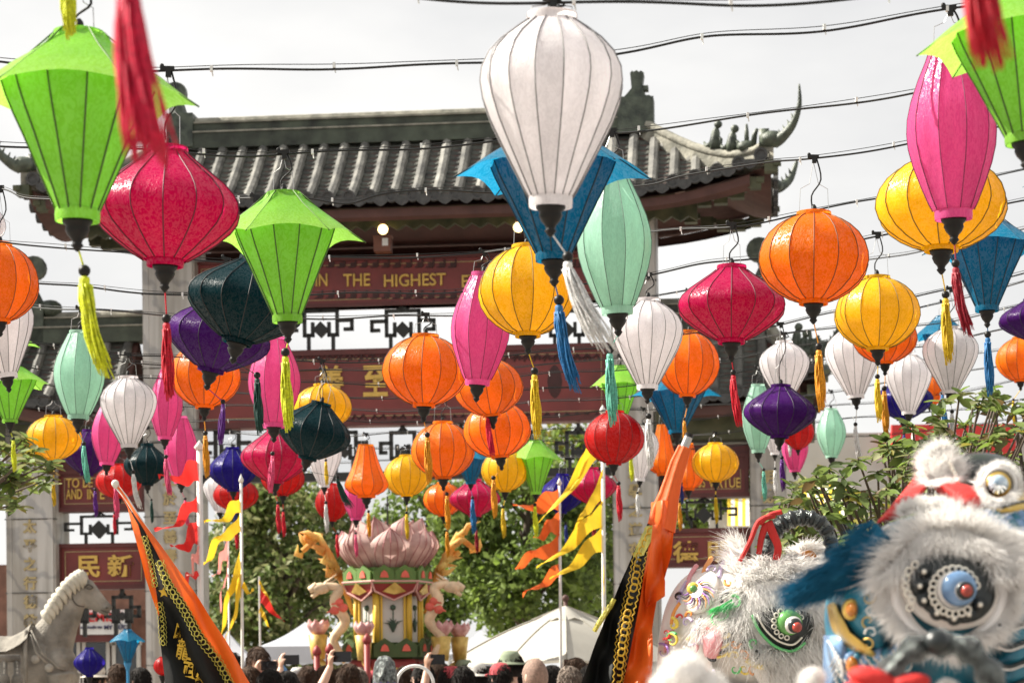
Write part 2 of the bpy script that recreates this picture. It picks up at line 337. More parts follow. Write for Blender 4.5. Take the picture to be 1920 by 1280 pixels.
def roof(name, label, x0, x1, e0, e1, hipL, hipR, run, zr, ze, lift, pitch=0.255, cl=1.9, pw=1.3):
    H = zr - ze
    def corner(x):
        c = 0.0
        if hipR: c = max(c, min(1, max(0, 1 - (e1 - x) / cl)))
        if hipL: c = max(c, min(1, max(0, 1 - (x - e0) / cl)))
        return c * c
    def S(x, s, side=-1): return Vector((x, side * run * s, ze + H * max(0.0, 1 - s) ** pw + lift * corner(x) * s * s))
    def SS(y, s, sg):       # hip end slope, y across
        xe = x1 + (e1 - x1) * s if sg > 0 else x0 + (e0 - x0) * s
        return Vector((xe, y, ze + H * max(0.0, 1 - s) ** pw + lift * min(1, abs(y) / run) ** 2 * s * s))
    def span(s): return (x0 + (e0 - x0) * s, x1 + (e1 - x1) * s)
    deck = MB(); n = 8
    for side in (-1, 1):
        for off in (-0.02, -0.10):
            rows = []
            for i in range(n + 1):
                a, b = span(i / n); rows.append([S(lerp(a, b, k / 30), i / n, side) + Vector((0, 0, off)) for k in range(31)])
            deck.grid(rows)
    for sg in ([1] if hipR else []) + ([-1] if hipL else []):
        for off in (-0.02, -0.10):
            deck.grid([[SS(lerp(-run, run, k / 12) * (i / n), max(i / n, 0.001), sg) + Vector((0, 0, off)) for k in range(13)] for i in range(n + 1)])
    part = deck.build(name, M['soffit'], gate); tag(part, label)
    # rolls and pans on the front slope
    def s_start(x):
        s = 0.0
        if hipR and x > x1: s = (x - x1) / (e1 - x1)
        if hipL and x < x0: s = (x0 - x) / (x0 - e0)
        return s
    endm = MB(); endm.lathe([(0.0, -0.015), (0.05, -0.02), (0.058, -0.035), (0.082, -0.035), (0.084, 0.02), (0.07, 0.03)], 14, M=Matrix.Rotation(R(90), 3, 'X').to_3x3() @ Matrix.Scale(-1, 3))
    endmesh = endm.mesh('eave_tile_end', M['tile_end'], 'auto')
    nr = int((e1 - e0 - 0.2) / pitch); xs = [e0 + 0.12 + (e1 - e0 - 0.24) * i / nr for i in range(nr + 1)]
    for side in (-1, 1):
        for x in xs:
            s0 = s_start(x)
            if s0 > 0.93: continue
            mb = MB(); pts = []; rr = []; m_ = max(3, int((1 - s0) * 7))
            for i in range(m_):
                for j, f_ in enumerate((0.0, 0.97)):
                    s_ = lerp(s0, 1.02, (i + f_) / m_); pts.append(S(x, s_, side) + Vector((0, 0, 0.025))); rr.append(0.064 if j == 0 else 0.056)
            if side == 1: pts = pts[::2] + [pts[-1]]; rr = rr[::2] + [rr[-1]]
            mb.tube(pts, rr, 8, up=(1, 0, 0)); mb.build('roll_tile_row', M['tile'], part, 'auto')
            if side == -1: inst('eave_tile_end', endmesh, part, S(x, 1.03, -1) + Vector((0, 0, 0.03)))
        for x, xb in zip(xs, xs[1:]):
            xm = (x + xb) / 2; s0 = s_start(xm) ; hw = (xb - x) / 2
            if s0 > 0.95: continue
            mb = MB(); m_ = max(2, int((1 - s0) * 15)) if side == -1 else 4
            for i in range(m_):
                sa, sb = lerp(s0, 1.0, i / m_), lerp(s0, 1.0, (i + 1.06) / m_)
                ra = [S(xm + hw * t, sa, side) + Vector((0, 0, -0.005 - 0.022 * (1 - t * t))) for t in (-1, -0.5, 0, 0.5, 1)]
                rb = [S(xm + hw * t, sb, side) + Vector((0, 0, 0.022 - 0.022 * (1 - t * t))) for t in (-1, -0.5, 0, 0.5, 1)]
                rc = [q + Vector((0, 0, -0.035)) for q in rb]
                mb.grid([ra, rb, rc])
            mb.build('pan_tile_row', M['pan'], part, True)
            if side == -1:                                     # drip tile hanging from the eave
                q = S(xm, 1.04, -1); pr = MB()
                pr.prism([(-hw * .8, 0.02), (hw * .8, 0.02), (hw * .62, -0.05), (0.03, -0.085), (0, -0.095), (-0.03, -0.085), (-hw * .62, -0.05)], 0.02, q)
                pr.build('drip_tile', M['tile_end'], part)
    for sg in ([1] if hipR else []) + ([-1] if hipL else []):
        m_ = int(2 * run / pitch)
        for i in range(1, m_):
            y = lerp(-run, run, i / m_); s0 = abs(y) / run
            mb = MB(); mb.tube([SS(y, lerp(max(s0, .02), 1.02, k / 6), sg) + Vector((0, 0, 0.02)) for k in range(7)], 0.06, 7); mb.build('roll_tile_row', M['tile'], part, True)
            inst('eave_tile_end', endmesh, part, SS(y, 1.03, sg) + Vector((0, 0, 0.02)), (0, 0, R(90 * sg)))
    # main ridge
    rb = MB(); L_ = x1 - x0 + 0.2; xc = (x0 + x1) / 2
    rb.box((xc, 0, zr + 0.05), (L_, 0.30, 0.20)); rb.box((xc, 0, zr + 0.21), (L_ + .04, 0.20, 0.13)); rb.build('ridge_beam', M['ridge'], part)
    rc = MB(); rc.tube([(xc - L_ / 2, 0, zr + 0.305), (xc + L_ / 2, 0, zr + 0.305)], 0.055, 8); rc.box((xc, 0, zr + 0.15), (L_ + .02, 0.33, 0.02)); rc.box((xc, 0, zr + 0.275), (L_ + .03, 0.25, 0.02)); rc.build('ridge_cap', M['ridge_pale'], part, 'auto')
    # hip ridges with figures, dragon head and horn
    for sg in ([1] if hipR else []) + ([-1] if hipL else []):
        for side in (-1, 1):
            hp = [SS(side * run * s, s, sg) + Vector((0, 0, 0.10)) for s in [i / 9 for i in range(10)]]
            hb = MB(); rows = []
            for q in hp: rows.append([q + Vector((0, side * -0.05, -0.16)), q + Vector((0, side * -.05, 0.05)), q + Vector((sg * .03, side * 0.06, 0.05)), q + Vector((sg * .03, side * .06, -0.16))])
            hb.grid(rows, close=True); hb.build('hip_ridge', M['ridge_pale'], part)
            hc = MB(); hc.tube([q + Vector((0, 0, 0.08)) for q in hp], 0.055, 7); hc.build('hip_cap', M['ridge_pale'], part, True)
            d2 = Vector((sg * (e1 - x1 if sg > 0 else x0 - e0), side * run, 0)).normalized()
            for j, s in enumerate((0.60, 0.72, 0.83) if side < 0 else ()):
                q = SS(side * run * s, s, sg) + Vector((0, 0, 0.22)); fm = MB(); h = (0.34, 0.30, 0.2)[j]
                if j < 2:
                    fm.tube([q, q + Vector((0, 0, h * .3)), q + Vector((0, 0, h * .62)) + d2 * .02, q + Vector((0, 0, h * .74)) + d2 * .03, q + Vector((0, 0, h)) + d2 * .06], [.06, .065, .05, .028, .02], 7)
                    fm.ball(q + Vector((0, 0, h * .86)) + d2 * .055, (.05, .045, .05)); fm.tube([q + Vector((0, 0, h * .25)) - d2 * .04, q - d2 * .13 + Vector((0, 0, .06)), q - d2 * .17 + Vector((0, 0, .12))], [.04, .03, .012], 6)
                    fm.tube([q + Vector((0, 0, h * .55)), q + d2 * .1 + Vector((0, 0, h * .3)), q + d2 * .08], [.025, .022, .02], 5)
                else:
                    fm.ball(q + Vector((0, 0, .04)), (.12, .07, .07)); fm.tube([q + d2 * .09, q + d2 * .12 + Vector((0, 0, .16)), q + d2 * .16 + Vector((0, 0, .22))], [.045, .035, .02], 6)
                    fm.tube([q, q + Vector((0, 0, .2)), q + Vector((0, 0, .3))], [.04, .03, .015], 6); fm.tube([q - d2 * .08, q - d2 * .14 + Vector((0, 0, .13))], [.04, .012], 6)
                fm.build('roof_figure', M['bronze_green'], part, True)
            q = SS(side * run, 1.0, sg) + Vector((0, 0, 0.16)); hm = MB()
            hm.ball(q + d2 * 0.02 + Vector((0, 0, .03)), (.15, .13, .10)); hm.box(q - d2 * .1 + Vector((0, 0, .06)), (.12, .14, .2))
            horn = catmull([q + d2 * .05, q + d2 * .16 + Vector((0, 0, .03)), q + d2 * .32 + Vector((0, 0, .15)), q + d2 * .42 + Vector((0, 0, .36)), q + d2 * .42 + Vector((0, 0, .60 if side < 0 else .40))], 5)
            hm.tube(horn, [lerp(.085, .010, i / (len(horn) - 1)) for i in range(len(horn))], 7)
            for i in range(3, 12, 2):
                hm.tube([horn[i], horn[i] - d2 * .05 + Vector((0, 0, .10))], [.03, .004], 5)
            hm.build('dragon_head_horn', M['bronze_green'], part, True)
            cb = MB()                                           # stepped bracket under the corner
            for i in range(6):
                c_ = SS(side * run * (1 - .12 * i), 1 - .12 * i, sg) + Vector((0, 0, -0.13 - .075 * i)); cb.box(c_, (.16, .16, .13)); cb.box(c_ + d2 * .09 + Vector((0, 0, .03)), (.09, .09, .06))
            cb.build('corner_bracket', M['beam_green'], part)
    # soffit boards, rafter ends, fascia
    a = e0 + 0.25; b = e1 - 0.25
    for side in (-1, 1):
        sf = MB()
        rows = [[S(lerp(a, b, k / 30), 0.98, side) + Vector((0, 0, -0.11)) for k in range(31)], [S(lerp(a, b, k / 30), 0.98, side) + Vector((0, 0, -0.21)) for k in range(31)],
                [S(lerp(a, b, k / 30), 0.90, side) * 1.0 + Vector((0, 0, -0.28)) for k in range(31)]]
        sf.grid(rows); sf.build('eave_board', M['soffit'], part)
    return part, S, SS

# main roof: measured on the photograph
xr0, _ = G(345, 250); xr1, zr = G(1190, 250); _, zr0 = G(760, 262)
RUN = 1.3
ex0, _ = G(46, 350, -RUN); ex1, _ = G(1446, 320, -RUN); _, ze = G(760, 372, -RUN)
hw = (xr1 - xr0) / 2; xm_ = (xr0 + xr1) / 2; ew = (ex1 - ex0) / 2; em_ = (ex0 + ex1) / 2
main_roof, S_main, SS_main = roof('main_roof', 'weathered grey tiled main roof with upturned corners', xr0, xr1, ex0, ex1, True, True, RUN, zr0, ze, 0.36)
# ridge end ornaments
o_ = MB(); z0 = zr0 + .2
o_.box((xr0 - .02, 0, z0 - .02), (.34, .34, .42)); o_.tube([(xr0 - .05, 0, z0 + .1), (xr0 - .1, 0, z0 + .35)], [.13, .10], 8)
o_.lathe([(0.0, -.06), (.14, -.06), (.15, 0), (.14, .06), (0, .06)], 18, (xr0 - .1, 0, z0 + .47), M=Matrix.Rotation(R(90), 3, 'X')); o_.lathe([(.05, -.08), (.05, .08)], 10, (xr0 - .1, 0, z0 + .47), M=Matrix.Rotation(R(90), 3, 'X'))
o_.build('ridge_ornament', M['bronze_green'], main_roof, 'auto')
o_ = MB(); X_ = xr1 + .02
o_.box((X_, 0, z0 - .03), (.44, .34, .44)); o_.prism([(-.26, 0), (.2, 0), (.19, .12), (.13, .16), (.15, .3), (.10, .42), (.13, .72), (.08, .76), (.06, .73), (.02, .77), (-.02, .74), (-.05, .76), (-.08, .72), (-.06, .42), (-.14, .3), (-.22, .2)], .22, (X_, .11, z0 + .05), (.8, 0, 0), (0, 0, .62))
for i in range(3): o_.box((X_ + .16 - .02 * i, 0, z0 + .08 + .12 * i), (.07, .16, .05))
o_.ball((X_ - .2, 0, z0 + .1), (.16, .17, .14)); o_.build('ridge_ornament', M['bronze_green'], main_roof)
# eave beam with scalloped lower edge and rafter ends
_, zb1 = G(760, 408); _, zb0 = G(760, 446); bx0, _ = G(190, 420); bx1, _ = G(1310, 420)
bm_ = MB(); sc_poly = [(bx0, zb1 + .12), (bx1, zb1 + .12)]; nsc = 74
for i in range(nsc + 1):
    t = i / nsc; x = lerp(bx1, bx0, t); sc_poly.append((x, zb0 + (0.05 if i % 2 else -0.01)))
bm_.prism(sc_poly, .10, (0, -.50, 0)); bm_.build('scalloped_frieze', M['beam_green'], gate)
bm_ = MB(); bm_.box(((bx0 + bx1) / 2, 0, zb1 + .22), (bx1 - bx0 - .3, .9, .34)); bm_.build('eave_beam', M['soffit'], gate)
rm = MB(); rm.box((0, 0, 0), (.12, .25, .085)); rmesh = rm.mesh('rafter_end', M['rafter'])
for i in range(30):
    x = lerp(bx0 + .2, bx1 - .2, i / 29); inst('rafter_end', rmesh, gate, (x, -.62, zb1 + .10))
# pillars
def pillar(pxa, pxb, ztop, chars, cz):
    x0, _ = G(pxa, 700, -.32); x1, _ = G(pxb, 700, -.32); xc = (x0 + x1) / 2; w = x1 - x0
    e = MB(); e.box((xc, 0, ztop / 2), (w, .62, ztop)); 
    pm = e.build('pillar', M['marble'], gate)
    z_ = .98
    while z_ < ztop - .2:                                       # recessed bed joints between the stone blocks
        j_ = MB(); j_.box((xc, -.30, z_), (w + .012, .10, .014)); j_.build('stone_joint', M['joint'], pm); z_ += .92
    b = MB(); b.box((xc, -.325, ztop / 2), (w * .74, .03, ztop - .1)); b.box((xc - w * .42, -.33, ztop / 2), (w * .10, .04, ztop - .1)); b.box((xc + w * .42, -.33, ztop / 2), (w * .10, .04, ztop - .1)); b.build('pillar_panel', M['marble'], pm)
    b = MB(); b.box((xc, 0, .25), (w + .5, 1.2, .5)); b.box((xc, 0, .62), (w + .3, 1.0, .24)); b.build('pillar_base', M['marble'], pm)
    for i, ch in enumerate(chars):
        inst('inscription', text_mesh(ch, .17, .02, M['gold_faded'], .006), pm, (xc, -.352, cz - .235 * i), (R(90), 0, 0))
    return xc
_, z450 = G(300, 440)
pillar(268, 366, z450 + .3, '止於至善春風化雨', G(330, 905)[1])
pillar(1146, 1232, G(1190, 425)[1] + .2, '大學之道在明明德文', G(1190, 890)[1])
_, zL = G(50, 800)
pillar(8, 100, zL, '太平之行德教文光和', G(50, 992)[1])
pillar(1404, 1472, G(1440, 770)[1], '明德新民', G(1440, 900)[1])

def board(px0, py0, px1, py1, yl=-.12, name='name_board', label=None, frame=.05):
    x0, _ = G(px0, 700, yl); x1, _ = G(px1, 700, yl); xm, z1 = G((px0 + px1) / 2, py0, yl); _, z0 = G((px0 + px1) / 2, py1, yl)
    b = MB(); b.box(((x0 + x1) / 2, 0, (z0 + z1) / 2), (x1 - x0, .22, z1 - z0)); o = b.build(name, M['board'], gate)
    if label: tag(o, label)
    f_ = MB(); t = frame
    for (cx, cz, wx, wz) in (((x0 + x1) / 2, z1 - t / 2, x1 - x0 + .02, t), ((x0 + x1) / 2, z0 + t / 2, x1 - x0 + .02, t), (x0 + t / 2, (z0 + z1) / 2, t, z1 - z0 - 2 * t), (x1 - t / 2, (z0 + z1) / 2, t, z1 - z0 - 2 * t)):
        f_.box((cx, 0, cz), (wx, .30, wz))
    f_.build('frame', M['board2'], o)
    g_ = MB(); i_ = t + .05; r_ = .008                        # thin gold inlay line
    for (cx, cz, wx, wz) in (((x0 + x1) / 2, z1 - i_, x1 - x0 - 2 * i_, r_), ((x0 + x1) / 2, z0 + i_, x1 - x0 - 2 * i_, r_), (x0 + i_, (z0 + z1) / 2, r_, z1 - z0 - 2 * i_), (x1 - i_, (z0 + z1) / 2, r_, z1 - z0 - 2 * i_)):
        g_.box((cx, -.112, cz), (wx, .012, wz))
    g_.build('inlay_line', M['gold_faded'], o)
    return o
def letters(o, txt, px0, px1, pyc, hpx, mat_=None, weight=.004, fit=True, yl=-.12):
    """gold letters fitted between two photograph columns"""
    me = text_mesh(txt, 1.0, .03, mat_ or M['gold'], weight * 3)
    xa, _ = G(px0, 700, yl); xb, _ = G(px1, 700, yl); xm, zc = G((px0 + px1) / 2, pyc, yl); k = hpx / (F / 30.0)
    vx = [v.co.x for v in me.vertices]; vy = [v.co.y for v in me.vertices]
    w, h = max(vx) - min(vx), max(vy) - min(vy); cx, cy_ = (max(vx) + min(vx)) / 2, (max(vy) + min(vy)) / 2
    for v in me.vertices: v.co.x = (v.co.x - cx) * (xb - xa) / w; v.co.y = (v.co.y - cy_) * k / h
    inst('lettering', me, o, ((xa + xb) / 2, -.125, zc), (R(90), 0, 0))
sb = board(366, 480, 1146, 572, label='long dark red board lettered in gold capitals', frame=.04)
for w_, a, b in (('TO', 418, 448), ('REST', 468, 540), ('IN', 594, 616), ('THE', 646, 696), ('HIGHEST', 722, 838), ('EXCELLENCE', 868, 1040)): letters(sb, w_, a, b, 525, 23)
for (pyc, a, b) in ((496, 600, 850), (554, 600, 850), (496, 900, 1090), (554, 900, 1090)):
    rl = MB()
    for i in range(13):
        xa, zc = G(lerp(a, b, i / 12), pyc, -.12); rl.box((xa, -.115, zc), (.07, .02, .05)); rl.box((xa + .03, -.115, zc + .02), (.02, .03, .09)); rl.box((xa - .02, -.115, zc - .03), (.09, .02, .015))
    rl.build('carved_relief', M['relief'], sb)  # dark red blocks stand in for the shadows of carved lines
mb_ = board(366, 652, 1146, 796, label='broad dark red board with large gold characters', frame=.07)
for ch, px in zip('善至於止', (621, 704, 812, 905)): letters(mb_, ch, px - 23, px + 23, 714, 58, weight=.008)
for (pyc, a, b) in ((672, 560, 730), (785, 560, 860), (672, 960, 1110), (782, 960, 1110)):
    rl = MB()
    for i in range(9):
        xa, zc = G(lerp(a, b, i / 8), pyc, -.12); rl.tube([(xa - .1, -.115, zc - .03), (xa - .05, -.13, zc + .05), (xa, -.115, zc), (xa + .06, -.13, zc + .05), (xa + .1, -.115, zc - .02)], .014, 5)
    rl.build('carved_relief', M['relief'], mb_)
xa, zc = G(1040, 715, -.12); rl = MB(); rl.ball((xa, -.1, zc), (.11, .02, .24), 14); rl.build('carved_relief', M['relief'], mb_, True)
lb1 = board(104, 880, 272, 958, label='small dark red board with gold capitals over the left bay')
letters(lb1, 'TO BE', 122, 172, 905, 18); letters(lb1, 'AND', 122, 152, 926, 19); letters(lb1, 'IN', 162, 177, 926, 19); letters(lb1, 'E', 186, 194, 926, 19)
lb2 = board(104, 1018, 276, 1104, label='dark red board with two large gold characters, left bay')
letters(lb2, '民', 142, 184, 1062, 42, weight=.008); letters(lb2, '新', 198, 246, 1060, 42, weight=.008)
rb1 = board(1234, 850, 1402, 932, label='small dark red board with gold capitals over the right bay')
letters(rb1, 'ILLUSTRIOUS', 1243, 1320, 905, 18); letters(rb1, 'VIRTUE', 1326, 1386, 905, 18)
rb2 = board(1234, 990, 1404, 1062, label='dark red board with two large gold characters, right bay')
letters(rb2, '德', 1258, 1306, 1034, 40, weight=.008); letters(rb2, '明', 1324, 1372, 1034, 40, weight=.008)

# fretwork panels
def fret(px0, px1, py0, py1, n, name='fretwork', backing=False):
    """dark key-pattern scrolls hanging between two boards"""
    for i in range(n):
        xa, z1 = G(lerp(px0, px1, i / n), py0); xb, z0 = G(lerp(px0, px1, (i + 1) / n), py1)
        W_, H_ = xb - xa, z1 - z0; b = MB(); w = min(W_, H_) * .075
        def bar(u0, v0, u1, v1):
            cx, cz = xa + W_ * (u0 + u1) / 2, z0 + H_ * (v0 + v1) / 2
            b.box((cx, -.02, cz), (abs(u1 - u0) * W_ + w, .06, abs(v1 - v0) * H_ + w))
        for q in ((.5, 1, .5, .84), (.3, .84, .7, .84), (.3, .84, .3, .3), (.7, .84, .7, .3), (.3, .62, .12, .62), (.7, .62, .88, .62), (.12, .62, .12, .42), (.88, .62, .88, .42), (.12, .42, .2, .42), (.88, .42, .8, .42),
                  (.3, .3, .4, .3), (.7, .3, .6, .3), (.4, .3, .4, .55), (.6, .3, .6, .55), (.42, .42, .58, .42), (.35, .3, .35, .0), (.65, .3, .65, .0)):
            bar(*q)
        b.lathe([(W_ * .10, -.04), (W_ * .10, .04)], 4, (xa + W_ * .5, -.02, z0 + H_ * .42), M=Matrix.Rotation(R(90), 3, 'X'))
        b.tube([(xa + W_ * .42, -.02, z0 + H_ * .84), (xa + W_ * .5, -.02, z0 + H_ * .97), (xa + W_ * .58, -.02, z0 + H_ * .84)], w * .5, 5)
        b.build(name, M['iron'], gate)
fret(372, 1140, 572, 652, 5)
fret(372, 1140, 798, 884, 7)
fret(104, 270, 960, 1016, 1)
fret(1240, 1400, 933, 989, 1)
fret(106, 272, 1106, 1190, 2)
b_ = MB(); xa, za = G(366, 884); xb, zb = G(1146, 884); b_.box(((xa + xb) / 2, 0, (za + zb) / 2 - .05), (xb - xa, .18, .10)); b_.build('lower_rail', M['iron'], gate)
# side roofs
def side(sg, pxr, pxe, pyr, pye):
    xin = (G(262, 700)[0] if sg < 0 else G(1234, 700)[0])
    xr, z_r = G(pxr, pyr); xe, _ = G(pxe, 700, -1.0); _, z_e = G((pxr + (262 if sg < 0 else 1234)) / 2, pye, -1.0)
    if sg < 0: pr, _, _ = roof('side_roof', 'lower grey tiled roof over the left bay', xr, xin, xe, xin, True, False, 1.0, z_r, z_e, .35, cl=1.4)
    else: pr, _, _ = roof('side_roof', 'lower grey tiled roof over the right bay', xin, xr, xin, xe, False, True, 1.0, z_r, z_e, .35, cl=1.4)
    o = MB(); o.box((xr, 0, z_r + .2), (.3, .3, .5)); o.tube([(xr, 0, z_r + .35), (xr + sg * .12, 0, z_r + .7), (xr + sg * .04, 0, z_r + .88)], [.17, .13, .1], 8)
    o.lathe([(0, -.06), (.15, -.06), (.16, 0), (.15, .06), (0, .06)], 16, (xr + sg * .0, 0, z_r + .92), M=Matrix.Rotation(R(90), 3, 'X'))
    o.ball((xr - sg * .2, 0, z_r + .4), (.16, .15, .12)); o.build('ridge_ornament', M['bronze_green'], pr, 'auto')
    bb = MB(); w = abs(xin - xr) + .7; bb.box(((xin + xr) / 2 + sg * .3, 0, z_e - .25), (w, .7, .35)); bb.build('eave_beam', M['beam_green'], gate)
    f2 = MB(); f2.box(((xin + xr) / 2 + sg * .15, 0, z_e - .62), (w - .4, .25, .3)); f2.build('bay_beam', M['board2'], gate)
side(-1, 66, -60, 640, 760)
side(1, 1425, 1540, 610, 745)
# two hanging lamps under the frieze (lit)
M['lamp_box'] = mat('brown_lamp_box', (0.16, 0.055, 0.028), 0.5, 0.2, 8)
M['bulb'] = mat('warm_bulb', (1.0, 0.8, 0.4), 0.3, 0.0, emit=((1.0, 0.72, 0.30), 2.2))
for i, (px, py) in enumerate(((718, 430), (972, 426))):
    x, z = G(px, py, -.7); e = empty('hanging_lamp', GC + Matrix.Rotation(-TH, 3, 'Z') @ Vector((x, -.7, z)), -TH)
    tag(e, ('warm lit bulb over a square brown lamp box hanging below the frieze, left one', 'lit bulb of the right-hand lamp below the frieze, beside the blue lantern')[i], 'lamp', 'lamps hanging from the gate')
    b = MB(); b.ball((0, 0, 0), .062, 12); b.build('bulb', M['bulb'], e, True)
    b = MB(); b.lathe([(.03, .05), (.045, .11), (.02, .15), (.015, .3)], 10); b.build('lamp_holder', M['soffit'], e, True)
    if i == 0:
        b = MB(); b.prism([(-.1, -.28), (.1, -.28), (.105, -.11), (.12, -.09), (-.12, -.09), (-.105, -.11)], .18, (0, .09, 0)); b.build('lamp_body', M['lamp_box'], e)
        b = MB(); b.box((.04, -.095, -.17), (.07, .012, .09)); b.build('lamp_pane', M['tie'], e)
# ================================================================== silk lanterns on cables
SHAPE = {   # (profile of radius/halfwidth against height fraction from the top), top collar r, bottom collar r, sides
 'globe':   ([(.05, .34), (.09, .50), (.15, .66), (.24, .82), (.35, .935), (.46, .99), (.55, 1.0), (.66, .945), (.77, .82), (.86, .64), (.93, .44), (.955, .31)], .31, .26, 14),
 'saucer':  ([(.06, .29), (.12, .40), (.21, .585), (.31, .79), (.40, .925), (.47, .985), (.53, 1.0), (.60, .975), (.68, .885), (.78, .70), (.88, .475), (.945, .30)], .27, .25, 14),
 'balloon': ([(.045, .36), (.08, .50), (.14, .71), (.21, .88), (.29, .98), (.36, 1.0), (.45, .96), (.56, .85), (.68, .69), (.80, .52), (.90, .38), (.945, .31)], .35, .30, 16),
 'long':    ([(.04, .46), (.10, .55), (.20, .72), (.32, .89), (.42, .98), (.50, 1.0), (.58, .975), (.68, .88), (.80, .71), (.90, .55), (.945, .46)], .42, .42, 10),
 'bell':    ([(.03, .36), (.12, .42), (.28, .53), (.44, .67), (.58, .82), (.68, .94), (.75, 1.0), (.81, .97), (.88, .80), (.945, .50)], .34, .40, 12),
 'parasol': ([(.285, .63), (.36, .59), (.45, .53), (.57, .44), (.70, .35), (.85, .245), (.945, .18)], .21, .185, 12),
}
M['light_stop'] = mat('light_stop_wood', (0.16, 0.09, 0.05), 0.7)  # for the added disc that keeps sun out of the lanterns
def tassel_mesh(lean, curl, n=26, seed=0, fray=1.0):
    rnd = random.Random(seed); mb = MB()
    mb.lathe([(.003, 0), (.0085, -.004), (.0095, -.012), (.0085, -.022), (.010, -.028)], 8)
    for i in range(n):
        a = 2 * math.pi * i * .618; r0 = .0085 * math.sqrt((i + .5) / n); r1 = r0 * rnd.uniform(1.2, 2.3) * fray; L_ = rnd.uniform(.165, .214); wa, wb = rnd.uniform(-.004, .004), rnd.uniform(-.004, .004)
        pts = []
        for k in range(6):
            t = k / 5; q = lean * t * L_ + curl * t * t * L_; rr = lerp(r0, r1, t ** .7) + .002 * math.sin(t * 5 + i)
            pts.append((rr * math.cos(a) + q + wa * math.sin(t * 6 + i), rr * math.sin(a) + wb * math.sin(t * 5 + i * 2), -.02 - L_ * t))
        mb.tube(pts, [.0018, .0021, .0021, .002, .0018, .001], 4)
    return mb
TMESH = {}
def get_tassel(col, var):
    k = (col, var)
    if k not in TMESH:
        lean, curl = [(0.0, .03), (.03, .06), (.09, .07), (-.03, -.04), (.26, .10), (.04, .05)][var]
        TMESH[k] = tassel_mesh(lean, curl, 46, var, 1.6 if var in (4, 5) else 1.0).mesh('tassel', MT[col], True)
    return TMESH[k]

CABLES = [   # (polyline in photograph pixels, nominal distance)
 ([(-140, -32), (500, -25), (940, -2), (1260, 4), (1500, -2), (2080, -40)], 5.55),
 ([(-140, 103), (0, 113), (150, 122), (300, 132), (520, 124), (740, 122), (900, 116), (1170, 96), (1340, 66), (1560, 50), (1745, 22), (2080, -36)], 7.1),
 ([(-140, 256), (0, 268), (330, 281), (420, 286), (520, 287), (740, 277), (920, 262), (1140, 247), (1300, 228), (1480, 206), (1700, 172), (1850, 145), (2080, 104)], 8.0),
 ([(-140, 332), (0, 352), (60, 372), (230, 370), (420, 372), (560, 365), (650, 378), (720, 363), (830, 355), (960, 356), (1190, 347), (1290, 322), (1440, 304), (1522, 296), (1700, 266), (1920, 228), (2080, 195)], 9.3),
 ([(-140, 436), (0, 452), (115, 460), (270, 476), (430, 487), (600, 482), (710, 480), (890, 474), (960, 466), (1220, 434), (1370, 422), (1500, 398), (1650, 370), (1900, 322), (2080, 284)], 9.9),
 ([(-140, 510), (70, 531), (170, 536), (370, 553), (590, 549), (800, 546), (1000, 535), (1210, 516), (1330, 490), (1450, 476), (1600, 450), (1660, 436), (1900, 378), (2080, 334)], 11.2),
 ([(-140, 555), (60, 572), (145, 578), (350, 590), (600, 594), (860, 588), (1060, 578), (1215, 556), (1290, 544), (1480, 508), (1640, 482), (1760, 462), (2080, 388)], 12.3),
 ([(-140, 628), (85, 645), (240, 664), (330, 668), (560, 676), (800, 672), (1000, 660), (1200, 640), (1370, 612), (1460, 608), (1600, 575), (1750, 548), (2080, 472)], 13.4),
]
for y0, d in ((694, 14.4), (716, 15.3), (742, 16.2), (766, 17.2), (790, 18.4), (812, 19.6), (836, 21.0), (862, 22.6)):
    CABLES.append(([(x, y0 - 175 * (13.4 / d) ** 1.6 * ((x - 640) / 1250.0) ** 2 + 4 * math.sin(x * .011 + y0)) for x in range(-140, 2100, 160)], d))

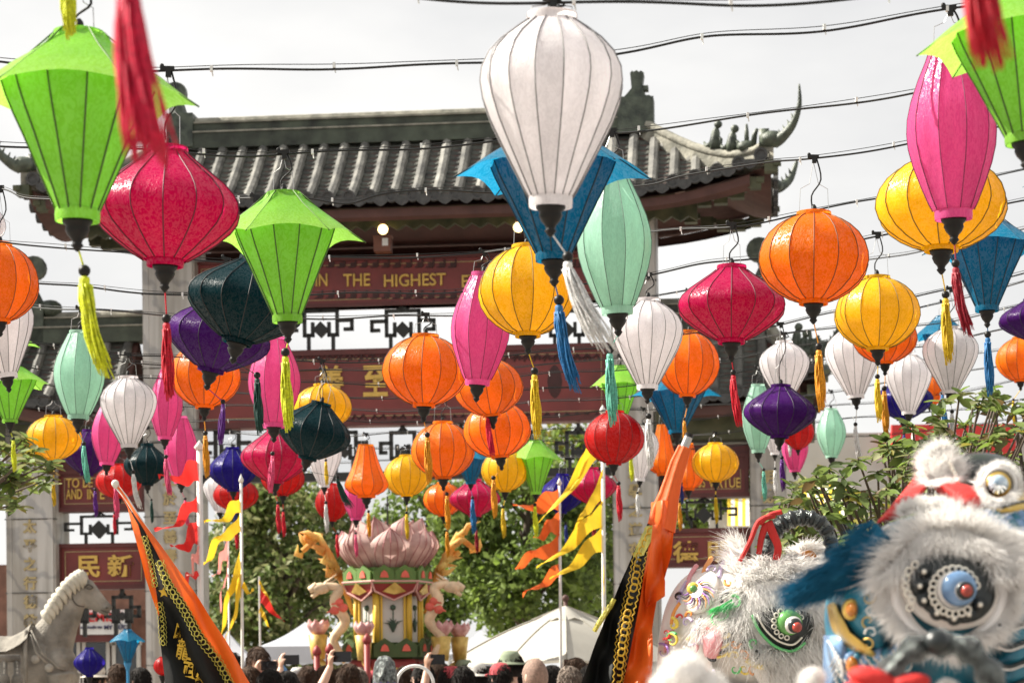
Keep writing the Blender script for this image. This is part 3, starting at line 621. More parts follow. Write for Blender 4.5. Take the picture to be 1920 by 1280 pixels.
# kind, colour, centre x, collar top y, bottom collar y, full width, distance or None, yaw tilt in degrees,
# tassel (colour, x, y of its head, y of its end, variant) or None, label
W0 = {'globe': .42, 'saucer': .44, 'balloon': .32, 'long': .255, 'bell': .36, 'parasol': .54}
LAN = [
 ('parasol', 'lime', 148, 60, 416, 444, 5.5, 1, ('lime', 158, 508, 692, 2), 'large lime green parasol-topped lantern in the top left corner'),
 ('saucer', 'magenta', 315, 276, 500, 280, 7.1, 2, ('red', 312, 597, 738, 0), 'large magenta saucer-shaped lantern in front of the left roof corner'),
 ('parasol', 'lime', 532, 361, 606, 308, 8.0, -1, ('lime', 535, 662, 800, 0), 'lime green parasol-topped lantern hanging before the gate roof, right of the large magenta one'),
 ('saucer', 'blackgreen', 480, 484, 652, 222, 9.5, 13, ('blackgreen', 481, 706, 810, 0), 'dark green-black saucer lantern tucked behind the lime parasol-topped lantern'),
 ('saucer', 'purple', 424, 558, 700, 198, 10.8, 13, ('purple', 418, 752, 826, 3), 'purple saucer lantern below the large dark green-black one'),
 ('globe', 'orange', 387, 640, 768, 134, 14.0, 2, ('orange', 385, 814, 892, 0), 'orange round lantern partly behind the purple saucer lantern'),
 ('globe', 'orange', 0, 456, 606, 148, 10.6, 0, None, 'orange round lantern cut by the left edge of the picture'),
 ('globe', 'white', -58, 372, 470, 134, 12.0, 0, None, 'sliver of a white round lantern at the left edge, above the orange one'),
 ('balloon', 'white', -12, 540, 712, 132, 11.2, -8, None, 'white teardrop lantern cut by the left edge, below the orange one'),
 ('parasol', 'lime', -16, 600, 725, 184, 13.6, 2, None, 'lime parasol-topped lantern at the left edge, only one brim corner in view'),
 ('parasol', 'lime', 18, 680, 794, 158, 15.5, 0, ('lime', 25, 824, 882, 0), 'small lime parasol-topped lantern with yellow tassel at the left edge'),
 ('long', 'mint', 150, 620, 786, 94, 12.3, 2, ('mint', 157, 832, 900, 1), 'long mint green lantern at the left, before the side roof'),
 ('balloon', 'white', 240, 705, 840, 108, 13.4, 0, ('white', 250, 886, 950, 2), 'white teardrop lantern at the left with steel hanger, beside the mint one'),
 ('globe', 'yellow', 100, 778, 863, 104, 17.2, 0, ('yellow', 100, 900, 946, 0), 'yellow round lantern beside the leaves at far left'),
 ('saucer', 'purple', 168, 806, 892, 100, 19.4, 4, ('purple', 178, 918, 966, 0), 'small purple saucer lantern behind the mint and pink lanterns at left'),
 ('long', 'pink', 206, 752, 872, 64, 16.8, 3, ('pink', 217, 905, 966, 0), 'pink long lantern hanging just left of the white teardrop lantern'),
 ('long', 'pink', 313, 694, 827, 64, 15.6, 2, ('pink', 311, 858, 926, 1), 'upper of two pink long lanterns right of the white teardrop lantern'),
 ('long', 'pink', 338, 780, 906, 62, 18.0, 0, ('pink', 347, 935, 982, 1), 'lower of two pink long lanterns right of the white teardrop lantern'),
 ('saucer', 'blackgreen', 276, 832, 910, 90, 20.0, 0, ('blackgreen', 284, 936, 976, 0), 'small dark green-black saucer lantern between the pink lanterns at left'),
 ('globe', 'red', 222, 870, 936, 86, 22.4, 0, ('red', 214, 962, 1000, 0), 'small red round lantern at the tip of the black and orange banner'),
 ('saucer', 'indigo', 436, 838, 920, 94, 20.4, 0, ('indigo', 441, 948, 992, 0), 'indigo blue saucer lantern above a red round lantern, left of centre'),
 ('globe', 'red', 442, 896, 958, 84, 22.8, 0, ('red', 443, 984, 1026, 0), 'small red round lantern just below the indigo saucer lantern'),
 ('balloon', 'white', 412, 888, 962, 62, 23.6, 0, ('white', 421, 984, 1022, 0), 'small white teardrop lantern half hidden behind the red one below the indigo lantern'),
 ('saucer', 'magenta', 518, 804, 908, 132, 16.4, 2, ('red', 521, 944, 998, 0), 'magenta saucer lantern below the pink long lantern left of centre'),
 ('globe', 'red', 530, 862, 930, 84, 21.0, 0, ('red', 531, 956, 1002, 0), 'red round lantern half hidden behind the magenta saucer lantern'),
 ('long', 'pink', 515, 632, 802, 96, 12.3, 1, ('pink', 511, 850, 918, 3), 'pink long lantern below the lime parasol-topped lantern at centre left'),
 ('globe', 'yellow', 605, 720, 806, 112, 15.8, 0, ('yellow', 611, 864, 908, 0), 'yellow round lantern half hidden behind the tilted dark saucer lantern'),
 ('saucer', 'blackgreen', 603, 754, 866, 142, 13.4, 15, ('blackgreen', 634, 896, 950, 4), 'tilted dark green-black saucer lantern left of centre'),
 ('balloon', 'white', 607, 816, 912, 68, 18.6, 0, ('white', 611, 940, 992, 0), 'lavender-white teardrop lantern behind the tilted dark saucer lantern'),
 ('bell', 'orange', 686, 833, 934, 84, 19.0, 0, ('orange', 691, 960, 1006, 0), 'orange bell-shaped lantern above the lotus float'),
 ('globe', 'yellow', 762, 853, 931, 88, 21.0, 0, ('yellow', 762, 960, 1006, 0), 'yellow round lantern above the lotus float, right of the orange bell'),
 ('globe', 'red', 622, 906, 978, 62, 24.0, 0, ('red', 632, 1000, 1042, 0), 'small red round lantern left of the lotus float petals'),
 ('long', 'pink', 667, 892, 976, 50, 23.4, 0, ('pink', 667, 1000, 1042, 0), 'small pink lantern beside the red one over the lotus float'),
 ('globe', 'orange', 798, 627, 764, 160, 12.1, 2, ('orange', 801, 816, 902, 0), 'large orange round lantern at the centre, before the red board'),
 ('globe', 'orange', 910, 672, 782, 134, 14.4, -6, ('magenta', 915, 776, 850, 1), 'upper of two overlapping orange round lanterns right of centre, behind the pink one'),
 ('globe', 'orange', 926, 752, 860, 130, 15.3, -6, ('orange', 925, 896, 966, 0), 'lower of two overlapping orange round lanterns right of centre'),
 ('globe', 'orange', 830, 790, 897, 120, 16.2, 0, ('orange', 838, 924, 986, 0), 'orange round lantern directly below the large central orange one'),
 ('long', 'pink', 907, 511, 724, 110, 11.2, 4, None, 'long pink lantern left of the big yellow round lantern'),
 ('globe', 'yellow', 988, 460, 632, 182, 9.9, 0, ('yellow', 1002, 694, 810, 0), 'big yellow round lantern under the blue parasol-topped lantern'),
 ('globe', 'yellow', 946, 840, 922, 88, 21.0, 0, ('yellow', 943, 950, 1004, 0), 'small yellow round lantern below the overlapping orange pair'),
 ('parasol', 'blue', 882, 838, 908, 100, 22.2, 0, ('blue', 886, 934, 998, 0), 'small teal-blue lantern peeking between orange and yellow lanterns'),
 ('saucer', 'magenta', 890, 898, 968, 94, 23.2, 0, ('darkred', 893, 990, 1032, 0), 'small magenta saucer lantern below the small teal-blue one'),
 ('globe', 'orange', 831, 904, 968, 76, 23.8, 0, ('orange', 838, 994, 1042, 0), 'small orange round lantern right above the lotus float'),
 ('parasol', 'lime', 1004, 826, 927, 110, 21.0, 0, ('lime', 1003, 946, 1002, 0), 'small pale lime parasol-topped lantern before the trees at centre right'),
 ('saucer', 'indigo', 1055, 888, 962, 86, 22.6, 3, ('indigo', 1061, 980, 1022, 0), 'small indigo saucer lantern beside the small magenta one, right of centre'),
 ('saucer', 'magenta', 1110, 876, 947, 92, 21.6, 0, ('darkred', 1113, 970, 1016, 0), 'small magenta saucer lantern below the red round one, right of centre'),
 ('balloon', 'white', 1035, 26, 386, 266, 5.55, 1, ('white', 1064, 478, 640, 4), 'very large white teardrop lantern at the top centre'),
 ('parasol', 'blue', 1036, 236, 491, 372, 7.0, 0, ('blue', 1048, 563, 722, 2), 'large blue parasol-topped lantern behind the white teardrop one'),
 ('long', 'mint', 1146, 322, 588, 142, 8.4, -2, ('mint', 1143, 654, 786, 0), 'long mint green lantern right of the large white teardrop one'),
 ('balloon', 'white', 1215, 560, 730, 132, 11.2, 1, ('white', 1216, 780, 872, 0), 'white teardrop lantern between mint and magenta lanterns right of centre'),
 ('globe', 'orange', 1292, 620, 746, 120, 15.8, 2, ('orange', 1283, 788, 836, 0), 'orange round lantern behind the white teardrop one, below the magenta saucer'),
 ('parasol', 'blue', 1268, 700, 814, 176, 16.8, 0, ('indigo', 1278, 908, 944, 0), 'blue parasol-topped lantern behind the orange one, above the banner pole'),
 ('parasol', 'lime', 1163, 685, 790, 116, 19.0, 0, ('lime', 1183, 846, 896, 0), 'pale lime parasol-topped lantern behind the red round lantern'),
 ('globe', 'red', 1153, 770, 872, 114, 16.8, 2, ('red', 1160, 906, 972, 0), 'bright red round lantern right of centre'),
 ('balloon', 'white', 1206, 798, 902, 62, 19.4, 4, ('white', 1195, 924, 966, 0), 'small white teardrop lantern behind the bright red round one'),
 ('bell', 'orange', 1242, 796, 892, 60, 21.0, 0, None, 'orange bell-shaped lantern left of the banner pole tip'),
 ('bell', 'orange', 1290, 830, 918, 56, 22.4, 0, ('orange', 1274, 938, 988, 0), 'orange bell-shaped lantern just behind the banner pole tip'),
 ('globe', 'yellow', 1341, 830, 905, 88, 21.0, 0, ('yellow', 1342, 930, 978, 0), 'yellow round lantern before the right-hand gold-lettered board'),
 ('saucer', 'magenta', 1372, 498, 645, 202, 9.9, 1, ('red', 1375, 698, 792, 1), 'magenta saucer lantern right of the white and mint lanterns'),
 ('globe', 'orange', 1526, 398, 572, 204, 9.3, 1, ('orange', 1535, 650, 762, 0), 'large orange round lantern at upper right with wire hanger'),
 ('globe', 'yellow', 1765, 292, 476, 242, 8.0, 1, ('yellow', 1773, 556, 678, 0), 'large golden yellow round lantern behind the pink one at upper right'),
 ('long', 'pink', 1780, 84, 416, 164, 7.1, -1, ('darkred', 1792, 500, 628, 2), 'large long pink lantern at upper right'),
 ('parasol', 'lime', 1900, -20, 270, 386, 5.6, -3, None, 'lime parasol-topped lantern cut by the top right corner'),
 ('parasol', 'blue', 1848, 404, 584, 242, 10.2, 0, ('blue', 1852, 626, 732, 0), 'blue parasol-topped lantern at the right, beside the golden yellow lantern'),
 ('globe', 'yellow', 1644, 518, 656, 160, 11.2, 0, ('yellow', 1645, 704, 782, 0), 'yellow round lantern before the right magnolia, below the large orange one'),
 ('globe', 'orange', 1659, 582, 682, 124, 13.6, 0, ('orange', 1658, 728, 812, 0), 'orange round lantern half hidden behind the yellow one at right'),
 ('balloon', 'white', 1596, 612, 747, 104, 14.4, -3, ('white', 1604, 794, 858, 1), 'white teardrop lantern left of the yellow round one at right'),
 ('balloon', 'white', 1470, 640, 752, 94, 14.6, 0, None, 'lavender-white lantern with square steel hanger above a purple saucer lantern'),
 ('saucer', 'purple', 1464, 721, 822, 136, 13.4, 2, ('purple', 1466, 858, 916, 0), 'purple saucer lantern before the outer right pillar'),
 ('long', 'mint', 1421, 720, 847, 62, 17.0, 0, ('mint', 1432, 878, 932, 0), 'mint long lantern behind the left end of the purple saucer lantern'),
 ('balloon', 'white', 1452, 762, 852, 56, 19.0, 0, ('white', 1453, 878, 926, 0), 'small white lantern below the purple saucer lantern'),
 ('globe', 'red', 1496, 776, 842, 60, 20.0, 0, ('white', 1480, 816, 852, 0), 'red round lantern half behind the right end of the purple saucer lantern'),
 ('long', 'pink', 1490, 792, 884, 50, 21.5, 0, None, 'pink lantern below the red one right of the purple saucer lantern'),
 ('long', 'mint', 1558, 766, 858, 54, 21.0, 0, None, 'small pale mint lantern before the magnolia leaves'),
 ('balloon', 'white', 1703, 662, 775, 86, 15.8, 0, ('white', 1712, 806, 862, 0), 'white teardrop lantern before an indigo one over the magnolia'),
 ('balloon', 'white', 1782, 612, 738, 104, 13.6, 0, ('white', 1785, 772, 838, 0), 'white teardrop lantern under the yellow tassel at right'),
 ('parasol', 'blue', 1768, 592, 705, 122, 16.6, 0, ('blue', 1767, 738, 806, 1), 'teal-blue parasol-topped lantern behind the white teardrop one at right'),
 ('saucer', 'indigo', 1694, 708, 788, 110, 18.6, 0, ('indigo', 1695, 812, 862, 0), 'indigo saucer lantern behind the white teardrop lantern over the magnolia'),
 ('globe', 'orange', 1742, 706, 762, 58, 21.0, 0, None, 'small orange lantern peeking out below the teal-blue one at right'),
 ('saucer', 'purple', 1936, 560, 640, 126, 14.4, 0, None, 'violet saucer lantern cut by the right edge'),
 ('globe', 'orange', 1912, 632, 716, 90, 17.4, 0, ('yellow', 1900, 748, 790, 0), 'orange round lantern at the right edge above the magnolia'),
 ('parasol', 'blue', 1992, 318, 408, 160, 12.2, 0, None, 'corner of a blue lantern at the right edge of the picture'),
 ('globe', 'yellow', 128, -420, -180, 300, 4.8, 0, ('lime', 124, -94, 62, 0), 'lantern above the top left corner, only its blurred yellow tassel in view'),
 ('globe', 'red', 222, -560, -270, 420, 2.6, 0, ('magenta', 238, -70, 268, 5), 'near lantern above the frame, only its blurred crimson tassel in view'),
 ('globe', 'red', 1826, -560, -270, 420, 2.6, 0, ('red', 1824, -170, 96, 5), 'near lantern above the top right corner, only its blurred red tassel in view'),
]
def cable_y(c, x): return pl(c[0], x)
HOOKS = [dict() for _ in CABLES]
UNIT = {}
def unit_lantern(kind, col):
    """meshes of one lantern kind with half width 1 and height 1 (z from 0 top to -1 bottom)"""
    k = (kind, col)
    if k in UNIT: return UNIT[k]
    prof, ct, cb, n = SHAPE[kind]
    pan = MB(); a = math.pi / n
    rows = []
    for (t, r) in prof:
        cr = r * math.cos(a) * 1.0
        # silk stretched between two ribs: chord, drawn in a touch at mid panel
        rows.append([(r * math.cos(-a), r * math.sin(-a), -t), (lerp(r, cr, .8) * math.cos(-a * .5), lerp(r, cr, .8) * math.sin(-a * .5), -t), (cr * .995, 0, -t),
                     (lerp(r, cr, .8) * math.cos(a * .5), lerp(r, cr, .8) * math.sin(a * .5), -t), (r * math.cos(a), r * math.sin(a), -t)])
    pme = []
    for vv in range(4):
        pan = MB(); rw = []
        for i_, row in enumerate(rows):
            t = prof[i_][0]; ed = 1 + 2.2 * max(0, .3 - t) + 2.2 * max(0, t - .7); o2 = []
            for j_, (x, y, z) in enumerate(row):
                e_ = 0 if j_ in (0, 4) else .013 * ed * noise.noise(Vector((j_ * 1.1 + vv * 9.3, t * 6.5, vv * 3.1 + len(kind)))) * (abs(x) + .15)
                o2.append((x + e_, y, z))
            rw.append(o2)
        pan.grid(rw); pme.append(pan.mesh('panel', MS[col], True))
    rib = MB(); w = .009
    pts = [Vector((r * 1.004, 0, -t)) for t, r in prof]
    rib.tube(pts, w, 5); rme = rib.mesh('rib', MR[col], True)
    t0 = (prof[0][0] if kind != 'parasol' else .05) + .01; cme = []
    for (r, za, zb) in ((ct, 0, -t0), (cb, -(prof[-1][0] - .008), -1.0)):
        c1 = MB(); c1.lathe([(r * .93, za), (r, za), (r * 1.02, lerp(za, zb, .5)), (r, zb), (r * .93, zb)], n * 2, cap=False)
        cme.append(c1.mesh('collar', MS[col], 'auto'))
    roofm = brm = None
    if kind == 'parasol':
        rf = MB(); rows = []
        a = math.pi / 6
        for t, r in ((.0, .21), (.05, .27), (.12, .43), (.21, .68), (.285, .87), (.33, 1.0)):
            row = []
            for j in range(7):
                u = (j / 6 - .5) * 2; an = u * a
                rc = r / math.cos(a) * math.cos(a) / math.cos(an)  # flat chord
                rr = r * math.cos(a) / math.cos(an); s_ = 1 - .05 * (1 - u * u) * max(0, (r - .6) / .4)
                row.append((rr * math.cos(an) * s_, rr * math.sin(an) * s_, -t - .055 * u * u * max(0, (r - .4) / .6)))
            rows.append(row)
        rf.grid(rows); roofm = rf.mesh('canopy_panel', MS[col], True)
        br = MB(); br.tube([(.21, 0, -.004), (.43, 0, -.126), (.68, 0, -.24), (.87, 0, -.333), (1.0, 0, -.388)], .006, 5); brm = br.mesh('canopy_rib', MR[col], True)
    UNIT[k] = (pme, rme, cme, roofm, brm, n, ct, cb); return UNIT[k]
fin = MB(); fin.lathe([(.030, 0), (.029, -.006), (.022, -.013), (.0235, -.020), (.019, -.030), (.0105, -.040), (.009, -.046), (.012, -.050), (.006, -.058), (.002, -.062)], 12)
FIN = fin.mesh('finial', M['black_wood'], True)
pl_ = MB(); pl_.lathe([(.001, -.002), (1, -.002), (1, .002), (.001, .002)], 16, cap=False); STOP_DISC = pl_.mesh('light_stop_disc', M['light_stop'])
bd = MB(); bd.ball((0, 0, 0), .0125, 12, k=8); BEAD = bd.mesh('bead', M['black_wood'], True)
lrnd = random.Random(11)
for idx, (kind, col, cx, yt, yb, wpx, d, tilt, tas, label) in enumerate(LAN):
    # pick the cable the lantern hangs from and take its distance where that is close
    best = None
    for ci, c in enumerate(CABLES):
        dy = yt - cable_y(c, cx)
        if dy < 10 or dy > 260: continue
        cost = abs(c[1] - d) / d * 4 + abs(dy - 420 / d) / 150
        if ci == 0 and d > 6: cost += 5
        if best is None or cost < best[0]: best = (cost, ci)
    if best: HOOKS[best[1]].setdefault(round(cx), d)
    k = d / F; W_ = wpx * k / 2; H_ = (yb - yt) * k
    root = empty('silk_lantern', P(cx, yt, d))
    root.rotation_euler = (R(lrnd.uniform(-2.5, 2.5)), R(-tilt * .0 + tilt), 0)
    tag(root, label, 'lantern', 'silk lanterns hung on cables')
    pme, rme, cme, rfm, brm, n, ct, cb = unit_lantern(kind, col)
    yaw = lrnd.uniform(0, 6.28) if kind != 'parasol' else R(-90) + lrnd.uniform(-.22, .22)
    if kind == 'long' and yt < 600: yaw = lrnd.uniform(.1, .3)
    sc3 = (W_, W_, H_)
    root.scale = (1 + lrnd.uniform(-.02, .02), 1, 1 + lrnd.uniform(-.015, .015))
    nn = n if kind != 'saucer' or wpx > 60 else n
    for i in range(n):
        an = yaw + 2 * math.pi * i / n
        p_ = inst('panel', pme[(i * 7 + idx) % 4], root, (0, 0, 0), (0, 0, an), sc3)
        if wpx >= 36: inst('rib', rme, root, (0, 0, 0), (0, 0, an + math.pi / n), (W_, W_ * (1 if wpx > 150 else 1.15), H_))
        if rfm and i % 2 == 0:
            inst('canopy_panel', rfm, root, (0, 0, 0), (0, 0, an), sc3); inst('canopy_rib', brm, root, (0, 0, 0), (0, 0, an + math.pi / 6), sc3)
    for c_ in cme: inst('collar', c_, root, (0, 0, 0), (0, 0, yaw), sc3)
    fs = W_ * cb / .034 * .8; fs = min(max(fs, .75), 1.5)
    inst('finial', FIN, root, (0, 0, -H_ + .004), (0, 0, 0), (fs, fs, fs))
    inst('light_stop_disc', STOP_DISC, root, (0, 0, -H_ * .03), (0, 0, 0), (W_ * ct * .97, W_ * ct * .97, 1))  # added disc: closes the open collar so no sun patch falls inside
    # hanger wire, cord and clip up to the cable
    zc = ((yt - cable_y(CABLES[best[1]], cx)) * k) if best else (60 * k)
    hm = MB(); w = W_ * ct * .86; hh = min(zc * .62, .11)
    Mt = root.rotation_euler.to_matrix().inverted()
    hook = Mt @ Vector((0, 0, zc))
    hx = w if kind in ('globe', 'balloon', 'long') else w * .7
    hm.tube([(-hx, 0, -.005), (-hx * .92, 0, hh * .82), (-hx * .3, 0, hh), hook * .93, hook], .0012 if d < 12 else .0016, 4)
    hm.tube([(hx, 0, -.005), (hx * .92, 0, hh * .82), (hx * .3, 0, hh), hook * .93], .0012 if d < 12 else .0016, 4)
    hm.build('hanger_wire', M['steel'], root)
    cd = MB(); cd.tube(catmull([hook + Vector((.012, 0, .0)), hook * .6 + Vector((.028, .0, 0)), hook * .3 + Vector((-.008, 0, 0)), Vector((0, 0, -.01))], 4), .0032, 5)
    cd.lathe([(.004, .030), (.010, .022), (.0125, .0), (.012, -.02)], 8); cd.build('lamp_cord', M['rubber'], root, True)
    if best:
        cl = MB(); cl.box(hook + Vector((0, 0, .004)), (.042, .012, .013)); cl.box(hook + Vector((.004, 0, -.008)), (.016, .013, .026)); cl.ball(hook + Vector((-.016, 0, .012)), .007, 6); cl.build('cable_clip', M['rubber'], root)
    if tas:
        tcol, tx, ty0, ty1, var = tas
        inv = Mt
        def loc(px, py): return inv @ (P(px, py, d) - P(cx, yt, d))
        f0 = Vector((0, 0, -H_ - .058 * fs)); hd = loc(tx, ty0); L_ = (ty1 - ty0) * k
        st = MB(); st.tube([f0 + Vector((0, 0, .01)), hd], .0013 if d < 14 else .002, 4)
        st.tube([f0 + Vector((.002, 0, .01)), hd + Vector((.002, .001, 0))], .0012, 4); st.build('string', MT[tcol], root)
        bs = min(max(L_ / .2, .75), 1.3)
        inst('bead', BEAD, root, hd, (0, 0, 0), (bs, bs, bs))
        q = inst('tassel', get_tassel(tcol, var), root, hd + inv @ Vector((0, 0, -.010 * bs)), root.rotation_euler.to_matrix().inverted().to_euler(), ((L_ / .21 * .9 + .12) * (1.2 if d < 5.7 else 1.1),) * 2 + (L_ / .222,))
# cables: steel wire carrying a wavy black power cable held with white ties
CLAB = ['topmost wire and black cable crossing the top of the picture', 'black cable crossing the sky above the gate ridge', 'cable crossing in front of the upper roof tiles', 'cable crossing in front of the roof eave',
        'cable crossing just below the gate frieze', 'cable crossing in front of the long gold-lettered board', 'cable crossing the upper fretwork', 'cable along the top of the broad red board']
ORD = ['first', 'second', 'third', 'fourth', 'fifth', 'sixth', 'seventh', 'lowest']
for ci, (pts, d0) in enumerate(CABLES):
    lab = CLAB[ci] if ci < len(CLAB) else 'thin far cable over the broad red board, ' + ORD[ci - 8] + ' of eight below its top'
    hk = sorted(HOOKS[ci].items()); hk2 = []
    for x, d in hk:
        if hk2 and x - hk2[-1][0] < 45: continue
        hk2.append((x, d))
    ctrl = [(-400, d0)] + hk2 + [(2300, d0)]
    root = empty('light_cable', P(960, cable_y((pts, 0), 960), d0)); o0 = root.location.copy()
    tag(root, lab, 'cable', 'cables strung across the plaza')
    wire = []; cab = []; tie = MB(); ph = ci * 1.7
    x = -1500.0
    sm = catmull([Vector((a, b, 0)) for a, b in pts], 8)
    smp = [(q.x, q.y) for q in sm]
    step = max(6.0, 70 / d0)
    kx = 0
    tiestep = .36 * F / d0
    while x <= 3400:
        dd = pl(ctrl, x); y = pl(smp, x)
        wv = math.sin((x + ci * 97) / tiestep * math.pi * .5)
        cab.append(P(x, y, dd) - o0 + Vector((0, 0, -.012 * wv * wv)))
        wire.append(P(x, y, dd) - o0 + Vector((0, .002, .004 + .006 * (1 - wv * wv) * (1 if ci % 2 else .3))))
        x += step; kx += 1
    b = MB(); b.tube(wire, .0013 if d0 < 12 else .0017, 4); b.build('steel_wire', M['rubber'], root, True)
    b = MB(); b.tube(cab, .0036 if d0 < 11 else .0042, 6); b.build('power_cable', M['rubber'], root, True)
    x = -100 + ci * 37 % 90; 
    while x < 2050:
        q = P(x, pl(smp, x), pl(ctrl, x)) - o0; t_ = MB(); t_.box(q, (.008, .014, .016)); t_.tube([q, q + Vector((.004, 0, -.022))], .002, 4); t_.build('cable_tie', M['tie'], root)
        x += tiestep * 1.0
# ================================================================== trees and magnolias
def leafmat(name, c1, c2, tr=0.35): return mat(name, c1, 0.6, 0.25, 3.0, transl=tr + .08, spec=0.4, col2=c2)
LM = {'dark': leafmat('leaf_dark', (0.08, 0.12, 0.035), (0.14, 0.20, 0.06)), 'mid': leafmat('leaf_mid', (0.16, 0.23, 0.055), (0.25, 0.33, 0.09)), 'olive': leafmat('leaf_olive', (0.23, 0.25, 0.10), (0.34, 0.35, 0.16)),
      'bright': leafmat('leaf_bright', (0.17, 0.27, 0.04), (0.26, 0.36, 0.07)), 'yellow': leafmat('leaf_yellowish', (0.26, 0.24, 0.04), (0.34, 0.30, 0.06)), 'brown': leafmat('leaf_bronze', (0.12, 0.08, 0.03), (0.18, 0.12, 0.05))}
M['bark'] = mat('bark', (0.10, 0.075, 0.055), 0.9, 0.3, 8, bump=0.5)
def tree(label, px, d, py_top, py_bot, wpx, leaf, n, mats, seed, clump=0.55, group='trees behind the gate'):
    rnd = random.Random(seed); k = d / F; top = P(px, py_top, d); W_ = wpx * k / 2; base = Vector((top.x, d, 0)); zb = CAMH + (HZ - py_bot) * k
    root = empty('tree', base); tag(root, label, 'tree', group)
    H_ = top.z; cz = (zb + H_) / 2; hh = (H_ - zb) / 2
    tk = MB(); r0 = .14 + H_ * .012; tk.tube(catmull([(0, 0, 0), (.06, .03, zb * .5), (-.04, 0, zb), (0, 0, cz), (.05, 0, H_ - .3)], 4), [lerp(r0, .03, i / 16) for i in range(17)], 8)
    tips = []
    for i in range(int(26 + W_ * 10)):
        a = rnd.uniform(0, 6.283); u = rnd.uniform(-1, 1); r = rnd.uniform(.35, 1) ** .6
        tips.append(Vector((W_ * math.sqrt(1 - u * u * .8) * r * math.cos(a), W_ * .8 * math.sqrt(1 - u * u * .8) * r * math.sin(a), cz + hh * u * .92)))
    for q in tips[::2]:
        s = Vector((0, 0, max(zb * .8, q.z - q.xy.length * .7))); tk.tube([s, lerp(s, q, .5) + Vector((0, 0, .1)), q], [.05, .03, .01], 5)
    tk.build('trunk', M['bark'], root, True)
    cr = MB()
    for i in range(n):
        c = rnd.choice(tips); v = Vector((rnd.gauss(0, 1), rnd.gauss(0, 1), rnd.gauss(0, .8)))
        q = c + v.normalized() * clump * rnd.uniform(.15, 1) ** .5
        nrm = Vector((rnd.gauss(0, 1), rnd.gauss(0, 1), rnd.gauss(0.6, 1))).normalized(); t = nrm.orthogonal().normalized(); t = Matrix.Rotation(rnd.uniform(0, 6.28), 3, nrm) @ t; b = nrm.cross(t); L_ = leaf * rnd.uniform(.6, 1.3)
        cr.add([q - t * L_ * .5, q + b * L_ * .28 + nrm * L_ * .08, q + t * L_ * .5, q - b * L_ * .28 + nrm * L_ * .08], [(0, 1, 2), (0, 2, 3)], rnd.choices(range(len(mats)), [4, 3, 2][:len(mats)])[0])
    o = cr.build('crown', [LM[m] for m in mats], root); o['kind'] = 'stuff'
    return root
tree('olive green tree seen through the arch, left of the lotus float', 540, 46, 905, 1225, 260, .17, 9000, ('olive', 'mid', 'dark'), 1)
tree('dark tree behind the yellow pennants at the left of the arch', 455, 56, 1000, 1250, 170, .2, 4500, ('mid', 'dark', 'olive'), 2)
tree('bright green leafy tree right of the lotus float', 985, 42, 872, 1190, 300, .17, 9000, ('mid', 'bright', 'dark'), 3)
tree('tree between the orange pennant pole and the central right pillar', 1105, 50, 890, 1200, 170, .17, 5000, ('dark', 'mid', 'olive'), 4)
tree('green tree top behind the right bay of the gate', 1310, 48, 800, 1010, 220, .16, 6000, ('mid', 'bright', 'dark'), 5)
tree('tree top behind the lower fretwork at centre right', 1060, 64, 800, 1000, 160, .22, 3500, ('mid', 'yellow', 'bright'), 6)
tree('low green tree just behind the lotus float', 800, 52, 880, 1200, 170, .18, 5000, ('bright', 'mid', 'dark'), 8)
tree('low dark tree behind the white marquees', 650, 60, 1090, 1270, 330, .2, 5000, ('dark', 'olive', 'mid'), 9)

